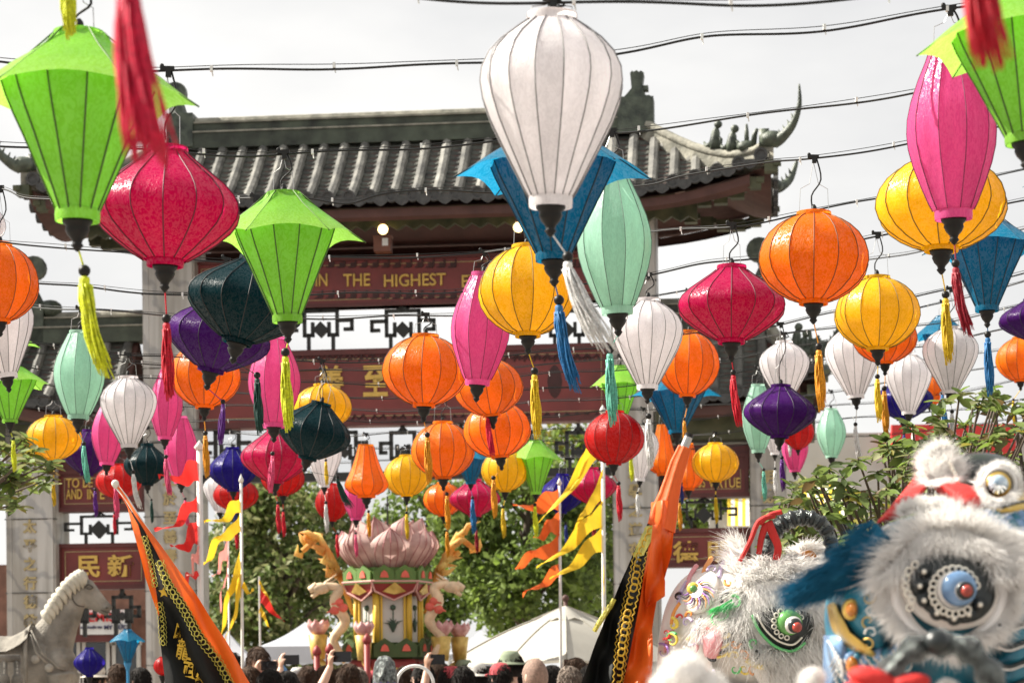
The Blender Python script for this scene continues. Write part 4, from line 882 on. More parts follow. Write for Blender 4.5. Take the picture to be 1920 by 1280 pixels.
# magnolia with leaf rosettes
lf = MB(); prof = [(0, .0), (.12, .018), (.35, .034), (.6, .036), (.82, .022), (1, .0)]
rows = []
for t, w in prof: rows.append([(t * .145, -w, .012 - .035 * t * t), (t * .145, 0, -.035 * t * t), (t * .145, w, .012 - .035 * t * t)])
lf.grid(rows)
LEAFM = {k: lf.mesh('leaf', LM[k], True) for k in ('dark', 'mid', 'olive', 'bright', 'yellow', 'brown')}
def magnolia(label, tips, base, seed, nsingle, scale=1.0):
    rnd = random.Random(seed); root = empty('magnolia_bush', base); tag(root, label, 'bush')
    b = MB(); stem = Vector((0, 0, 0))
    forks = [Vector((x, y, z)) for x, y, z in ((-.5, .1, .55), (.1, -.1, .6), (.55, .1, .55))]
    hh = sum((t.z for t in tips)) / len(tips)
    mx_ = sum(t.x for t in tips) / len(tips) - base.x
    if abs(mx_) > .7: hubs = [Vector((mx_ * u, .1, hh * v)) for u, v in ((.35, .72), (.6, .86), (.78, .93))]
    else: hubs = [Vector((mx_ + f.x * 1.6, f.y + .3, hh * f.z * 1.15)) for f in forks]
    for h in hubs: b.tube(catmull([(0, 0, 0), h * .5 + Vector((.05, 0, .1)), h], 4), [lerp(.07, .03, i / 8) for i in range(9)], 7)
    count = 0; st = MB()
    order = sorted(range(len(tips)), key=lambda i: tips[i].y)
    for i in order:
        t = tips[i] - base; h = min(hubs, key=lambda q: (q - t).length)
        b.tube(catmull([h, lerp(h, t, .5) + Vector((rnd.uniform(-.08, .08), rnd.uniform(-.1, .1), -.06)), t], 4), [lerp(.017, .005, j / 8) for j in range(9)], 5)
        ax = Vector((rnd.gauss(0, .35), rnd.gauss(-.15, .35), 1)).normalized(); n = rnd.randint(8, 12)
        for j in range(n):
            a = 2 * math.pi * j / n + rnd.uniform(-.3, .3); el = rnd.uniform(-.35, .55); s = rnd.uniform(.65, 1.15) * scale
            q = Matrix.Rotation(a, 3, 'Z') @ Matrix.Rotation(-el, 3, 'Y') @ Matrix.Rotation(rnd.uniform(-.4, .4), 3, 'X')
            q = Vector((0, 0, 1)).rotation_difference(ax).to_matrix() @ q; pos = t - ax * rnd.uniform(0, .05)
            kk = rnd.choices(('dark', 'mid', 'olive', 'bright', 'yellow', 'brown'), (5, 6, 4, 2.5, 1.2, .8))[0]
            if count < nsingle:
                inst('leaf', LEAFM[kk], root, pos, q.to_euler(), (s, s, s))
            else:
                mi = ('dark', 'mid', 'olive', 'bright', 'yellow', 'brown').index(kk)
                st.add([pos + q @ (Vector(v.co) * s) for v in LEAFM[kk].vertices], [tuple(p.vertices) for p in LEAFM[kk].polygons], mi)
            count += 1
    b.build('branches', M['bark'], root, True)
    if st.v: st.build('foliage', [LM[k] for k in ('dark', 'mid', 'olive', 'bright', 'yellow', 'brown')], root, True)['kind'] = 'stuff'
rnd = random.Random(5); tips = []
while len(tips) < 300:
    x, y = rnd.uniform(1440, 1990), rnd.uniform(690, 1190)
    top = pl([(1440, 960), (1500, 880), (1560, 850), (1640, 830), (1700, 800), (1760, 720), (1850, 700), (1920, 740), (1990, 700)], x) + 12 * math.sin(x * .09)
    if y < top: continue
    if y < 800 and 1600 < x < 1760 and rnd.random() < .6: continue
    if rnd.random() < .30 and y < top + 60: continue
    if x > 1770 and y > 850 and rnd.random() < .7: continue
    tips.append(P(x, y, rnd.uniform(11.6, 13.6)))
magnolia('magnolia bush with leaf rosettes behind the lion heads at right', tips, Vector((P(1700, 1100, 12.8).x, 12.8, 0)), 3, 300, .62)
tips = [P(rnd.uniform(-60, 100), 0, 1) for _ in range(0)]
while len(tips) < 46:
    x, y = rnd.uniform(-90, 108), rnd.uniform(790, 950)
    if y < pl([(-90, 770), (40, 800), (75, 830), (108, 885)], x) or y > pl([(-90, 980), (20, 960), (60, 930), (108, 905)], x): continue
    tips.append(P(x, y, rnd.uniform(16.0, 17.5)))
magnolia('magnolia branches reaching in at the far left edge', tips, Vector((P(-480, 1100, 16.8).x, 16.8, 0)), 4, 260, .8)

# ================================================================== shops behind
M['brick'] = mat('brown_brick', (0.20, 0.10, 0.07), 0.85, 0.3, 5, bump=0.2)
M['render'] = mat('cream_render', (0.52, 0.50, 0.46), 0.85, 0.1, 2)
M['glass_dark'] = mat('shop_glass', (0.025, 0.028, 0.03), 0.08, 0.2, 2, spec=0.8)
M['white_sign'] = mat('white_sign', (0.72, 0.72, 0.70), 0.5, 0.05, 3)
M['red_sign'] = mat('red_sign', (0.62, 0.03, 0.025), 0.45, 0.1, 3)
M['red_letter'] = mat('red_letters', (0.55, 0.02, 0.02), 0.5)
M['navy_letter'] = mat('navy_letters', (0.02, 0.025, 0.10), 0.5)
M['yellow_awning'] = mat('yellow_awning', (0.80, 0.55, 0.04), 0.7, 0.1, 4, transl=.2)
M['cream_cloth'] = mat('cream_cloth', (0.78, 0.76, 0.70), 0.8, 0.06, 4, transl=.25)
def wbox(mb, px0, py0, px1, py1, d, th, o, mi=0):
    a = P(px0, py0, d); b = P(px1, py1, d); mb.box(((a.x + b.x) / 2 - o.x, d + th / 2 - o.y, (a.z + b.z) / 2 - o.z), (abs(b.x - a.x), th, abs(a.z - b.z)), mi)
d = 40.0; o = Vector((P(150, 1100, d).x, d, 0)); sh = empty('shop', o); tag(sh, 'brown brick chemist shop with dark windows behind the left bay', 'shop')
b = MB(); a0 = P(-200, 1060, d); a1 = P(300, 1100, d); b.box(((a0.x + a1.x) / 2 - o.x, 3.05, a0.z / 2), (a1.x - a0.x, 6, a0.z)); b.build('wall', M['brick'], sh)
for (x0, x1, y0) in ((110, 150, 1200), (158, 205, 1200), (214, 262, 1205)):
    w = MB(); q0 = P(x0, y0, d); q1 = P(x1, 1390, d); w.box(((q0.x + q1.x) / 2 - o.x, .02, (q0.z + .4) / 2), (q1.x - q0.x, .04, q0.z - .4)); wn = w.build('window', M['glass_dark'], sh)
    f_ = MB()
    for xx in (q0.x, q1.x): f_.box((xx - o.x, -.01, (q0.z + .4) / 2), (.06, .1, q0.z - .4))
    f_.box(((q0.x + q1.x) / 2 - o.x, -.01, q0.z), (q1.x - q0.x + .1, .1, .06)); f_.build('window_frame', M['render'], wn)
b = MB(); wbox(b, 150, 1143, 243, 1188, d - .3, .12, o); sg = b.build('shop_sign', M['white_sign'], sh)
def ptext(parent, txt, px0, px1, pyc, hpx, d, m_, o, dep=.02):
    me = text_mesh(txt, 1, .03, m_, .02); vx = [v.co.x for v in me.vertices]; vy = [v.co.y for v in me.vertices]; w, h = max(vx) - min(vx), max(vy) - min(vy); cx, cy_ = (max(vx) + min(vx)) / 2, (max(vy) + min(vy)) / 2
    a, c = P(px0, pyc, d), P(px1, pyc, d)
    for v in me.vertices: v.co.x = (v.co.x - cx) * (c.x - a.x) / w; v.co.y = (v.co.y - cy_) * (hpx * d / F) / h; v.co.z *= 1
    inst('lettering', me, parent, Vector(((a.x + c.x) / 2, d - dep, a.z)) - o, (R(90), 0, 0))
ptext(sg, 'CHEMIST', 128, 232, 1157, 17, d - .3, M['red_letter'], o); ptext(sg, 'MY ĐỨC', 196, 238, 1174, 11, d - .3, M['navy_letter'], o); ptext(sg, 'NHÀ THUỐC TÂY', 152, 192, 1175, 6, d - .3, M['navy_letter'], o)
b = MB(); wbox(b, 120, 1190, 240, 1202, d - .25, .1, o); b.build('fascia', M['board2'], sh)
b = MB(); wbox(b, 100, 1104, 300, 1142, d - .2, .1, o); b.build('upper_band', M['brick'], sh)
d = 44.0; o = Vector((P(1750, 1100, d).x, d, 0)); sh = empty('shop', o); tag(sh, 'pale shop with a red lettered fascia behind the right magnolia', 'shop')
b = MB(); a0 = P(1470, 812, d); a1 = P(2150, 1100, d); b.box(((a0.x + a1.x) / 2 - o.x, 3.05, a0.z / 2), (a1.x - a0.x, 6, a0.z)); b.build('wall', M['render'], sh)
b = MB(); wbox(b, 1672, 796, 1905, 852, d - .2, .15, o); sg = b.build('shop_sign', M['red_sign'], sh); ptext(sg, 'STERS', 1818, 1872, 828, 17, d - .2, M['white_sign'], o)
for (x0, x1) in ((1480, 1560), (1600, 1680), (1700, 1800), (1830, 1930)):
    w = MB(); wbox(w, x0, 990, x1, 1180, d - .05, .06, o); wn = w.build('window', M['glass_dark'], sh); f_ = MB(); wbox(f_, x0 - 4, 984, x1 + 4, 990, d - .1, .12, o); f_.build('window_frame', M['white_sign'], wn)
b = MB(); n = 12
for i in range(n):
    x0, x1 = lerp(1505, 1600, i / n), lerp(1505, 1600, (i + 1) / n); q = [P(x0, 905, d) - o, P(x1, 905, d) - o, P(x1, 968, d - 1.2) - o, P(x0, 968, d - 1.2) - o]
    b.add([v + Vector((0, -.05, 0)) for v in q], [(0, 1, 2, 3)], i % 2)
b.build('awning', [M['yellow_awning'], M['cream_cloth']], sh)
d = 47.0; o = Vector((P(1390, 1100, d).x, d, 0)); b = MB()
for i in range(6):
    x0, x1 = lerp(1364, 1405, i / 6), lerp(1364, 1405, (i + 1) / 6); b.add([P(x0, 928, d) - o, P(x1, 928, d) - o, P(x1, 985, d - 1) - o, P(x0, 985, d - 1) - o, P(x1, 1390, d) - o, P(x0, 1390, d) - o][:4], [(0, 1, 2, 3)], i % 2)
sh = empty('shop', o); tag(sh, 'shop front with yellow striped awning seen through the right bay', 'shop'); b.build('awning', [M['yellow_awning'], M['cream_cloth']], sh)
b = MB(); wbox(b, 1330, 960, 1440, 1390, d + .1, 3, o); b.build('wall', M['render'], sh)

# ================================================================== marquees, umbrella
M['tent_white'] = mat('white_tent_cloth', (0.55, 0.57, 0.62), 0.7, 0.05, 3, transl=.3)
M['tent_green'] = mat('green_tent_cloth', (0.30, 0.55, 0.36), 0.7, 0.05, 3, transl=.3)
M['pole'] = mat('pale_pole', (0.62, 0.60, 0.56), 0.45, 0.06, 6)
def tent(label, pxc, py_peak, py_eave, wpx, d, m_, val=.26, m2=None):
    k = d / F; o = Vector((P(pxc, 1100, d).x, d, 0)); e = empty('marquee', o); tag(e, label, 'marquee', 'marquees beyond the gate'); W_ = wpx * k / 2; zp = P(pxc, py_peak, d).z; zv = P(pxc, py_eave, d).z
    b = MB(); n = 8
    cs = [Vector((sx * W_, sy * W_, zv)) for sx, sy in ((-1, -1), (1, -1), (1, 1), (-1, 1))]
    for i in range(4):
        a, c = cs[i], cs[(i + 1) % 4]
        rows = [[lerp(Vector((0, 0, zp)), lerp(a, c, j / 6), r / n) + Vector((0, 0, -.12 * math.sin(math.pi * r / n) * W_ * .5)) for j in range(7)] for r in range(n + 1)]
        b.grid(rows, 1 if (m2 and i % 2) else 0)
    b.build('canopy', [m_, m2 or m_], e, 'auto')
    b = MB()
    for i in range(4):
        a, c = cs[i], cs[(i + 1) % 4]; ms = [lerp(a, c, j / 12) for j in range(13)]
        b.grid([ms, [q + Vector((0, 0, -val + .03 * math.sin(j * 2.6))) for j, q in enumerate(ms)]])
    b.build('valance', m_, e)
    for q in cs:
        b = MB(); b.tube([(q.x * .97, q.y * .97, 0), (q.x * .97, q.y * .97, zv)], .03, 6); b.build('leg', M['pole'], e)
tent('white marquee left of the lotus float', 572, 1165, 1212, 160, 38, M['tent_white'])
tent('small green and white marquee behind the white one', 503, 1172, 1214, 90, 47, M['tent_white'], m2=M['tent_green'])
tent('white marquee at the foot of the yellow pennants', 425, 1182, 1240, 110, 33, M['tent_white'])
tent('pale blue marquee right of the lotus float', 900, 1180, 1226, 120, 48, M['tent_white'])
d = 26.0; k = d / F; o = Vector((P(1060, 1100, d).x, d, 0)); e = empty('market_umbrella', o); tag(e, 'square white market umbrella over the crowd, right of the lotus float', 'umbrella')
M['umb_seam'] = mat('canvas_seam', (0.30, 0.285, 0.24), 0.85); M['umb'] = mat('off_white_canvas', (0.46, 0.44, 0.385), 0.85, 0.06, 5, transl=.2)
D_ = 217 * k; zp = P(1060, 1142, d).z; zv = P(1060, 1238, d).z
cs = [Vector((D_ * math.cos(R(a)), D_ * math.sin(R(a)), zv)) for a in (-91, -1, 89, 179)]; b = MB()
for i in range(4):
    a, c = cs[i], cs[(i + 1) % 4]
    b.grid([[lerp(Vector((0, 0, zp)), lerp(a, c, j / 6), r / 10) + Vector((0, 0, .05 * math.sin(math.pi * r / 10) - .03 * (r / 10) * math.sin(math.pi * j / 6))) for j in range(7)] for r in range(2, 11)])
b.build('canopy', M['umb'], e, 'auto'); b = MB()
for i in range(4):
    a, c = cs[i], cs[(i + 1) % 4]; b.grid([[lerp(Vector((0, 0, zp + .05)), lerp(a, c, j / 4), r / 4 * .30) + Vector((0, 0, .035 * math.sin(j * 1.6 + i) * r / 4)) for j in range(5)] for r in range(5)])
b.build('vent_cap', M['umb'], e, 'auto'); b = MB(); b.tube([(0, 0, 0), (0, 0, zp + .1)], .024, 8); b.ball((0, 0, zp + .12), .04); b.build('pole', M['soffit'], e, True)
for i in range(4):
    for u in (0, .5):
        c = lerp(cs[i], cs[(i + 1) % 4], u); b = MB(); b.tube([lerp(Vector((0, 0, zp)), c, r / 10) + Vector((0, 0, .052 * math.sin(math.pi * r / 10) - (.03 * (r / 10) if u else 0) + .004)) for r in range(2, 11)], .009, 5); b.build('seam', M['umb_seam'], e, True)
for c in cs: b = MB(); b.tube([(0, 0, zp - .04), c + Vector((0, 0, -.03))], .012, 5); b.build('rib', M['soffit'], e)

# ================================================================== poles with pennants
def cloth(name, A, B, C, m_, parent, o, seed, amp=.06, nu=14, nv=6, curl=0.0, tail=0.06, extra=None):
    """waving pennant: hoist edge A-B, tip C"""
    rnd = random.Random(seed); ph = rnd.uniform(0, 6); ax = (C - (A + B) / 2); L_ = ax.length; dr = Vector((0, 1, 0)); rows = []
    for i in range(nu + 1):
        t = i / nu; top = lerp(A, C, t); bot = lerp(B, C, t); row = []
        if tail: bot = bot + (B - A) * tail * t
        for j in range(nv + 1):
            u = j / nv; q = lerp(top, bot, u)
            w = math.sin(t * 7.5 + ph + u * 1.4) * amp * min(1, t * 1.6) + .35 * amp * math.sin(t * 15 + ph * 2 + u * 3)
            q = q + dr * w * 1.5 + Vector((0, 0, -.6 * w + (extra or 0) * math.sin(t * math.pi)))
            row.append(q - o)
        rows.append(row)
    b = MB(); b.grid(rows); return b.build(name, m_, parent, True)
FL = {c: mat('pennant_' + c, v, 0.7, 0.12, 5, transl=.4) for c, v in {'red': (0.72, 0.035, 0.03), 'yellow': (0.82, 0.55, 0.03), 'orange': (0.85, 0.16, 0.03), 'pale': (0.80, 0.30, 0.26)}.items()}
def pennants(label, px, py0, py1, d, r, col, flags, seed, lean=0):
    o = Vector((P(px, 1100, d).x, d, 0)); e = empty('pennant_pole', o); tag(e, label, 'flag pole', 'poles with pennants'); b = MB()
    b.tube([(lean, 0, 0), P(px, py0, d) - o], [r, r * .8], 8); b.lathe([(r, -.02), (r * 1.5, 0), (0.001, .05)], 8, P(px, py0, d) - o); b.build('pole', M['pole'], e, True)
    for i, (ay, by, tx, ty, c) in enumerate(flags): cloth('pennant', P(px, ay, d), P(px, by, d), P(tx, ty, d - .3 + .1 * (i % 3)), FL[c], e, o, seed + i, amp=.055)
pennants('pale pole with ragged red pennants beside the left pillar', 374, 838, 1300, 17, .026, 'red', [(858, 905, 300, 900, 'red'), (925, 958, 292, 1000, 'red'), (968, 1022, 322, 1030, 'red'), (1020, 1052, 350, 1078, 'pale'), (1064, 1082, 338, 1095, 'red')], 10)
pennants('thin pole with drooping yellow pennants, left of the arch', 452, 900, 1300, 19, .014, 'yellow', [(930, 962, 385, 985, 'yellow'), (958, 996, 378, 1050, 'yellow'), (1015, 1075, 408, 1195, 'yellow'), (1060, 1120, 424, 1205, 'yellow'), (1090, 1105, 478, 1112, 'yellow')], 30)
pennants('pole with faded red streamers beside the yellow pennants', 428, 1005, 1300, 21, .01, 'red', [(1010, 1045, 398, 1080, 'pale'), (1040, 1070, 412, 1140, 'pale')], 45)
pennants('slim pole with orange pennants before the green tree', 1049, 905, 1300, 22, .016, 'orange', [(915, 958, 962, 952, 'orange'), (958, 1000, 1000, 1006, 'orange'), (1000, 1042, 966, 1058, 'orange'), (1052, 1082, 980, 1118, 'orange')], 50)
pennants('pole with long yellow pennants beside the central right pillar', 1130, 770, 1300, 20, .02, 'yellow', [(778, 815, 1062, 930, 'yellow'), (800, 850, 1010, 985, 'yellow'), (880, 930, 1070, 1010, 'yellow'), (940, 985, 1006, 1068, 'yellow'), (985, 1032, 1030, 1090, 'yellow'), (1030, 1085, 1136, 1165, 'yellow')], 60)
d = 24; o = Vector((P(488, 1100, d).x, d, 0)); e = empty('pennant_pole', o); tag(e, 'thin pole with a yellow and red striped flag before the olive tree', 'flag pole', 'poles with pennants')
b = MB(); b.tube([(0, 0, 0), P(486, 1080, d) - o], .012, 6); b.build('pole', M['pole'], e)
for i, (a, c, t, u, cc) in enumerate(((1085, 1100, 520, 1152, 'yellow'), (1098, 1128, 534, 1168, 'red'), (1126, 1150, 506, 1175, 'yellow'))): cloth('pennant', P(486, a, d), P(486, c, d), P(t, u, d), FL[cc], e, o, 80 + i, amp=.04)

# ================================================================== crowd
SKIN = [mat('skin_%d' % i, c, 0.5, 0.06, 9) for i, c in enumerate(((0.55, 0.33, 0.23), (0.42, 0.24, 0.16), (0.62, 0.40, 0.30)))]
HAIR = [mat('hair_%d' % i, c, 0.75, 0.5, 40, bump=0.6, spec=.2) for i, c in enumerate(((0.016, 0.013, 0.011), (0.06, 0.035, 0.022), (0.20, 0.16, 0.13)))]
CLOTH = [mat('clothing_%d' % i, c, 0.85, 0.12, 12) for i, c in enumerate(((0.05, 0.06, 0.10), (0.45, 0.44, 0.42), (0.02, 0.02, 0.022), (0.40, 0.05, 0.06), (0.10, 0.22, 0.40), (0.55, 0.30, 0.36), (0.20, 0.24, 0.16)))]
M['trousers'] = mat('dark_trousers', (0.03, 0.035, 0.05), 0.85); M['hat_pale'] = mat('pale_hat', (0.55, 0.50, 0.42), 0.8); M['phone'] = mat('phone', (0.012, 0.012, 0.014), 0.2); M['eye'] = mat('eye', (0.02, 0.015, 0.012), 0.2); M['lip'] = mat('lip', (0.40, 0.16, 0.13), 0.5)
def hand(b, wrist, dr, side, grip):
    """palm and five bent fingers; dr = direction of the hand, grip = direction the fingers curl"""
    dr = dr.normalized(); g_ = (grip - dr * grip.dot(dr)).normalized(); sd = dr.cross(g_) * side
    b.tube([wrist, wrist + dr * .05, wrist + dr * .085], [.028, .040, .036], 8, flat=.62, up=tuple(g_))
    for f_, (off, ln) in enumerate(((-.027, .062), (-.009, .072), (.010, .068), (.027, .054))):
        q = wrist + dr * .08 + sd * off; b.tube([q, q + dr * ln * .45 + g_ * .006, q + dr * ln * .62 + g_ * ln * .35, q + dr * ln * .5 + g_ * ln * .62], [.0105, .010, .0095, .008], 6)
    q = wrist + dr * .03 - sd * .03; b.tube([q, q + dr * .025 - sd * .022 + g_ * .012, q + dr * .05 - sd * .022 + g_ * .03], [.013, .011, .009], 6)
def body(pose):
    b = MB(); V = Vector
    for s in (-1, 1):
        b.tube([V((s * .09, 0, .86)), V((s * .10, -.01, .48)), V((s * .105, .02, .09))], [.095, .062, .042], 10); b.tube([V((s * .105, .05, .05)), V((s * .115, -.15, .035))], [.045, .032], 8)
    b.tube([V((0, 0, .84)), V((0, .0, .98)), V((0, -.005, 1.12)), V((0, 0, 1.28)), V((0, .01, 1.39)), V((0, .01, 1.44))], [.155, .165, .155, .175, .165, .07], 14, flat=.68, up=(0, 1, 0))
    b.tube([V((0, .012, 1.40)), V((0, .0, 1.52))], [.062, .056], 10)
    b.ball((0, -.01, 1.60), (.076, .095, .118), 14, k=10); b.ball((0, -.045, 1.545), (.052, .055, .06), 12); b.tube([V((0, -.10, 1.605)), V((0, -.122, 1.578))], [.010, .016], 6)
    for s in (-1, 1): b.ball((s * .077, .005, 1.60), (.012, .022, .034), 8)
    hands = []
    for s in (-1, 1):
        sh_ = V((s * .185, .01, 1.37)); up = pose == 'photo' or (pose == 'onearm' and s == 1)
        if up:
            el = V((s * .27, -.16, 1.22)) if pose == 'photo' else V((.30, -.14, 1.46)); wr = V((s * .085, -.30, 1.50)) if pose == 'photo' else V((.22, -.30, 1.72))
        else: el = V((s * .245, .03, 1.10)); wr = V((s * .25, -.06, .88))
        b.tube([sh_ + V((-s * .05, 0, .0)), sh_, lerp(sh_, el, .5), el], [.07, .062, .05, .043], 10); b.tube([el, lerp(el, wr, .4), wr], [.043, .040, .028], 9)
        hand(b, wr, (V((0, -.02, 1)) if up else (wr - el)), s, V((-s, -.2, 0)) if up else V((-s * .4, -1, 0))); hands.append((wr, el, up))
    me = remesh(b, 'body', [SKIN[0], CLOTH[0], M['trousers']], .0135, 3)
    def fn(c):
        if c.z > 1.425 and abs(c.x) < .14 and c.y > -.2: return 0
        for wr, el, up in hands:
            if (c - wr).length < .13 and (c - lerp(wr, el, -.35)).length < .13: return 0
            if up and (c - lerp(wr, el, .3)).length < .14: return 0
        return 1 if c.z > .9 or abs(c.x) > .20 else 2
    me.polygons.foreach_set('material_index', [fn(p.center) for p in me.polygons]); return me
BODY = {k: body(k) for k in ('stand', 'photo', 'onearm')}
hc = MB()
hc.grid([[Vector((.083 * math.sin(v) * math.cos(u), -.002 + .104 * math.sin(v) * math.sin(u), 1.607 + .125 * math.cos(v))) for u in [2 * math.pi * j / 20 for j in range(20)]] for v in [.02, .3, .6, .9, 1.2, 1.45]], close=True)
hc.grid([[Vector((.084 * math.sin(v) * math.cos(u), -.002 + .107 * math.sin(v) * math.sin(u), 1.606 + .122 * math.cos(v))) for u in [R(-20) + R(220) * j / 12 for j in range(13)]] for v in [1.2, 1.5, 1.8, 2.1, 2.3]])
def tousle(mb, seed, amp=.006):
    o = MB(); o.f = list(mb.f); o.m = list(mb.m)
    for v in mb.v:
        q = Vector(v); c = Vector((0, 0, 1.6)); n_ = noise.noise(q * 16 + Vector((seed, 0, 0))) + .7 * noise.noise(q * 42 + Vector((0, seed, 0))); o.v.append(tuple(q + (q - c).normalized() * amp * (n_ + .35)))
    rr = random.Random(seed)
    for i in range(260):
        v = Vector((rr.gauss(0, 1), rr.gauss(.5, 1), abs(rr.gauss(0, 1)))).normalized(); q = Vector((.083 * v.x, .104 * v.y, 1.607 + .125 * v.z)); t = Vector((rr.gauss(0, .4), rr.gauss(.3, .4), -.6)); t = (t - v * t.dot(v) * .7).normalized()
        o.tube([q, q + t * .03 + v * .006, q + t * .06 - v * .002], [.0035, .003, .0008], 4)
    return o
HAIRV = [tousle(hc, k_ * 5.3 + 1).mesh('hair', HAIR[0], True) for k_ in range(4)]
HAIRS = HAIRV[0]
STUB = hc.mesh('hair', mat('shaven_stubble', (0.24, 0.155, 0.115), 0.8, 0.25, 60), True)
hl = MB(); hl.v = list(hc.v); hl.f = list(hc.f); hl.m = list(hc.m)
hl.grid([[Vector((.088 * math.cos(u) * (1 + .05 * k_), .112 * math.sin(u), 1.62 - .07 * k_)) for u in [R(-25) + R(230) * j / 12 for j in range(13)]] for k_ in range(5)])
HAIRL = tousle(hl, 33).mesh('hair', HAIR[0], True)
ht = MB(); ht.lathe([(.001, 1.745), (.06, 1.74), (.086, 1.70), (.09, 1.655), (.092, 1.65), (.15, 1.63), (.152, 1.625), (.09, 1.64)], 20, cap=False); HAT = ht.mesh('hat', M['hat_pale'], True)
cp = MB(); cp.lathe([(.001, 1.735), (.05, 1.728), (.083, 1.69), (.096, 1.635)], 18, cap=False); cp.prism([(-.07, 0), (.07, 0), (.065, .06), (.03, .10), (-.03, .10), (-.065, .06)], .012, (0, -.085, 1.635), (1, 0, 0), (0, -1, -.15), (0, 0, 1)); CAP = cp.mesh('cap', CLOTH[0], True)
ey = MB()
for s in (-1, 1): ey.ball((s * .031, -.096, 1.607), (.012, .006, .007), 8); ey.box((s * .032, -.1, 1.63), (.032, .008, .006))
EYES = ey.mesh('eyes', M['eye'], True); lp_ = MB(); lp_.ball((0, -.098, 1.535), (.024, .008, .008), 10); LIPS = lp_.mesh('mouth', M['lip'], True)
nph = 0
PEO = [ # px, py of the crown, distance, facing (0 = to the camera, 180 = away), pose, head, shirt, label
 (484, 1226, 21.0, 20, 'photo', 'hair', 1, 'dark-haired person holding a camera up with both hands, at the left of the crowd'),
 (432, 1236, 22, 235, 'stand', 'hairl', 5, 'dark-haired person beside the orange edge of the black banner'),
 (577, 1262, 20, 185, 'onearm', 'hair', 2, 'person raising a black phone in front of the lotus float'),
 (520, 1258, 22, 140, 'stand', 'cap', 2, 'person in dark cap beside the one holding a camera'), (505, 1268, 17, 200, 'stand', 'hair', 0, 'dark-haired head at the bottom edge below the raised camera'),
 (560, 1266, 24, 120, 'stand', 'hat', 1, 'person in pale sun hat left of the raised phone'), (610, 1262, 19, 225, 'stand', 'hair1', 3, 'brown-haired person right below the raised phone'), (640, 1266, 23, 160, 'stand', 'hair', 4, 'dark-haired person in blue below the red poles'),
 (668, 1264, 21, 215, 'stand', 'hairl', 2, 'long-haired person just left of the sequined headdress'), (702, 1270, 24, 130, 'stand', 'cap', 1, 'capped head close left of the sequined headdress'),
 (757, 1262, 23, 205, 'stand', 'hair', 3, 'person in red between the sequined headdress and the white hoop'), (792, 1258, 22, 240, 'stand', 'hair', 0, 'dark-haired person right of the white hoop'), (826, 1254, 24, 150, 'stand', 'hair1', 2, 'brown-haired person below the small right lotus'),
 (846, 1262, 20, 125, 'stand', 'cap', 4, 'person in cap at the left tip of the white umbrella'), (870, 1252, 25, 200, 'stand', 'hat', 1, 'person in pale hat under the left part of the umbrella'), (893, 1258, 21, 230, 'stand', 'hat', 6, 'person in brimmed hat under the umbrella, second from its left tip'),
 (916, 1262, 23, 145, 'stand', 'hair', 2, 'dark-haired person under the umbrella behind a brimmed hat'), (938, 1256, 20, 210, 'stand', 'cap', 0, 'person in cap under the umbrella, left of the tall hat'), (957, 1236, 22, 250, 'stand', 'hat', 6, 'taller person in a wide hat under the umbrella'),
 (976, 1262, 24, 165, 'stand', 'hair', 3, 'dark head close left of the shaven-headed man'), (1003, 1248, 16.5, 215, 'stand', 'bald', 0, 'shaven-headed man under the white umbrella'), (1036, 1260, 21, 135, 'stand', 'hair', 4, 'dark-haired person right of the shaven-headed man'),
 (1080, 1246, 22, 110, 'stand', 'hairl', 5, 'long-haired person in pink near the umbrella pole'), (1066, 1262, 19, 220, 'stand', 'hair', 2, 'dark-haired person beside the umbrella pole'), (1104, 1262, 21, 160, 'stand', 'hair', 1, 'dark-haired person at the edge of the right banner'),
 (466, 1262, 19, 230, 'stand', 'hair', 6, 'dark head at the bottom edge next to the orange banner hem'), (540, 1272, 18, 145, 'stand', 'hair', 3, 'dark head at the bottom edge left of the raised phone arm'), (220, 1258, 23, 215, 'stand', 'hair', 2, 'dark-haired person behind the blue parasol lantern at lower left'),
 (180, 1262, 24, 130, 'stand', 'hat', 1, 'person in pale hat below the low indigo lantern at left'), (262, 1264, 22, 225, 'stand', 'hair', 0, 'dark-haired person left of the black banner, lower left'),
 (655, 1258, 18, 170, 'onearm', 'hair1', 1, 'brown-haired person raising a phone just left of the sequined headdress'), (868, 1262, 19, 195, 'onearm', 'hair', 3, 'dark-haired person raising a phone below the left half of the umbrella'),
 (1020, 1268, 23, 30, 'stand', 'hairl', 4, 'long-haired person facing the camera behind the shaven-headed man'), (735, 1268, 20, 150, 'stand', 'hair1', 6, 'brown-haired person right at the foot of the sequined headdress')]
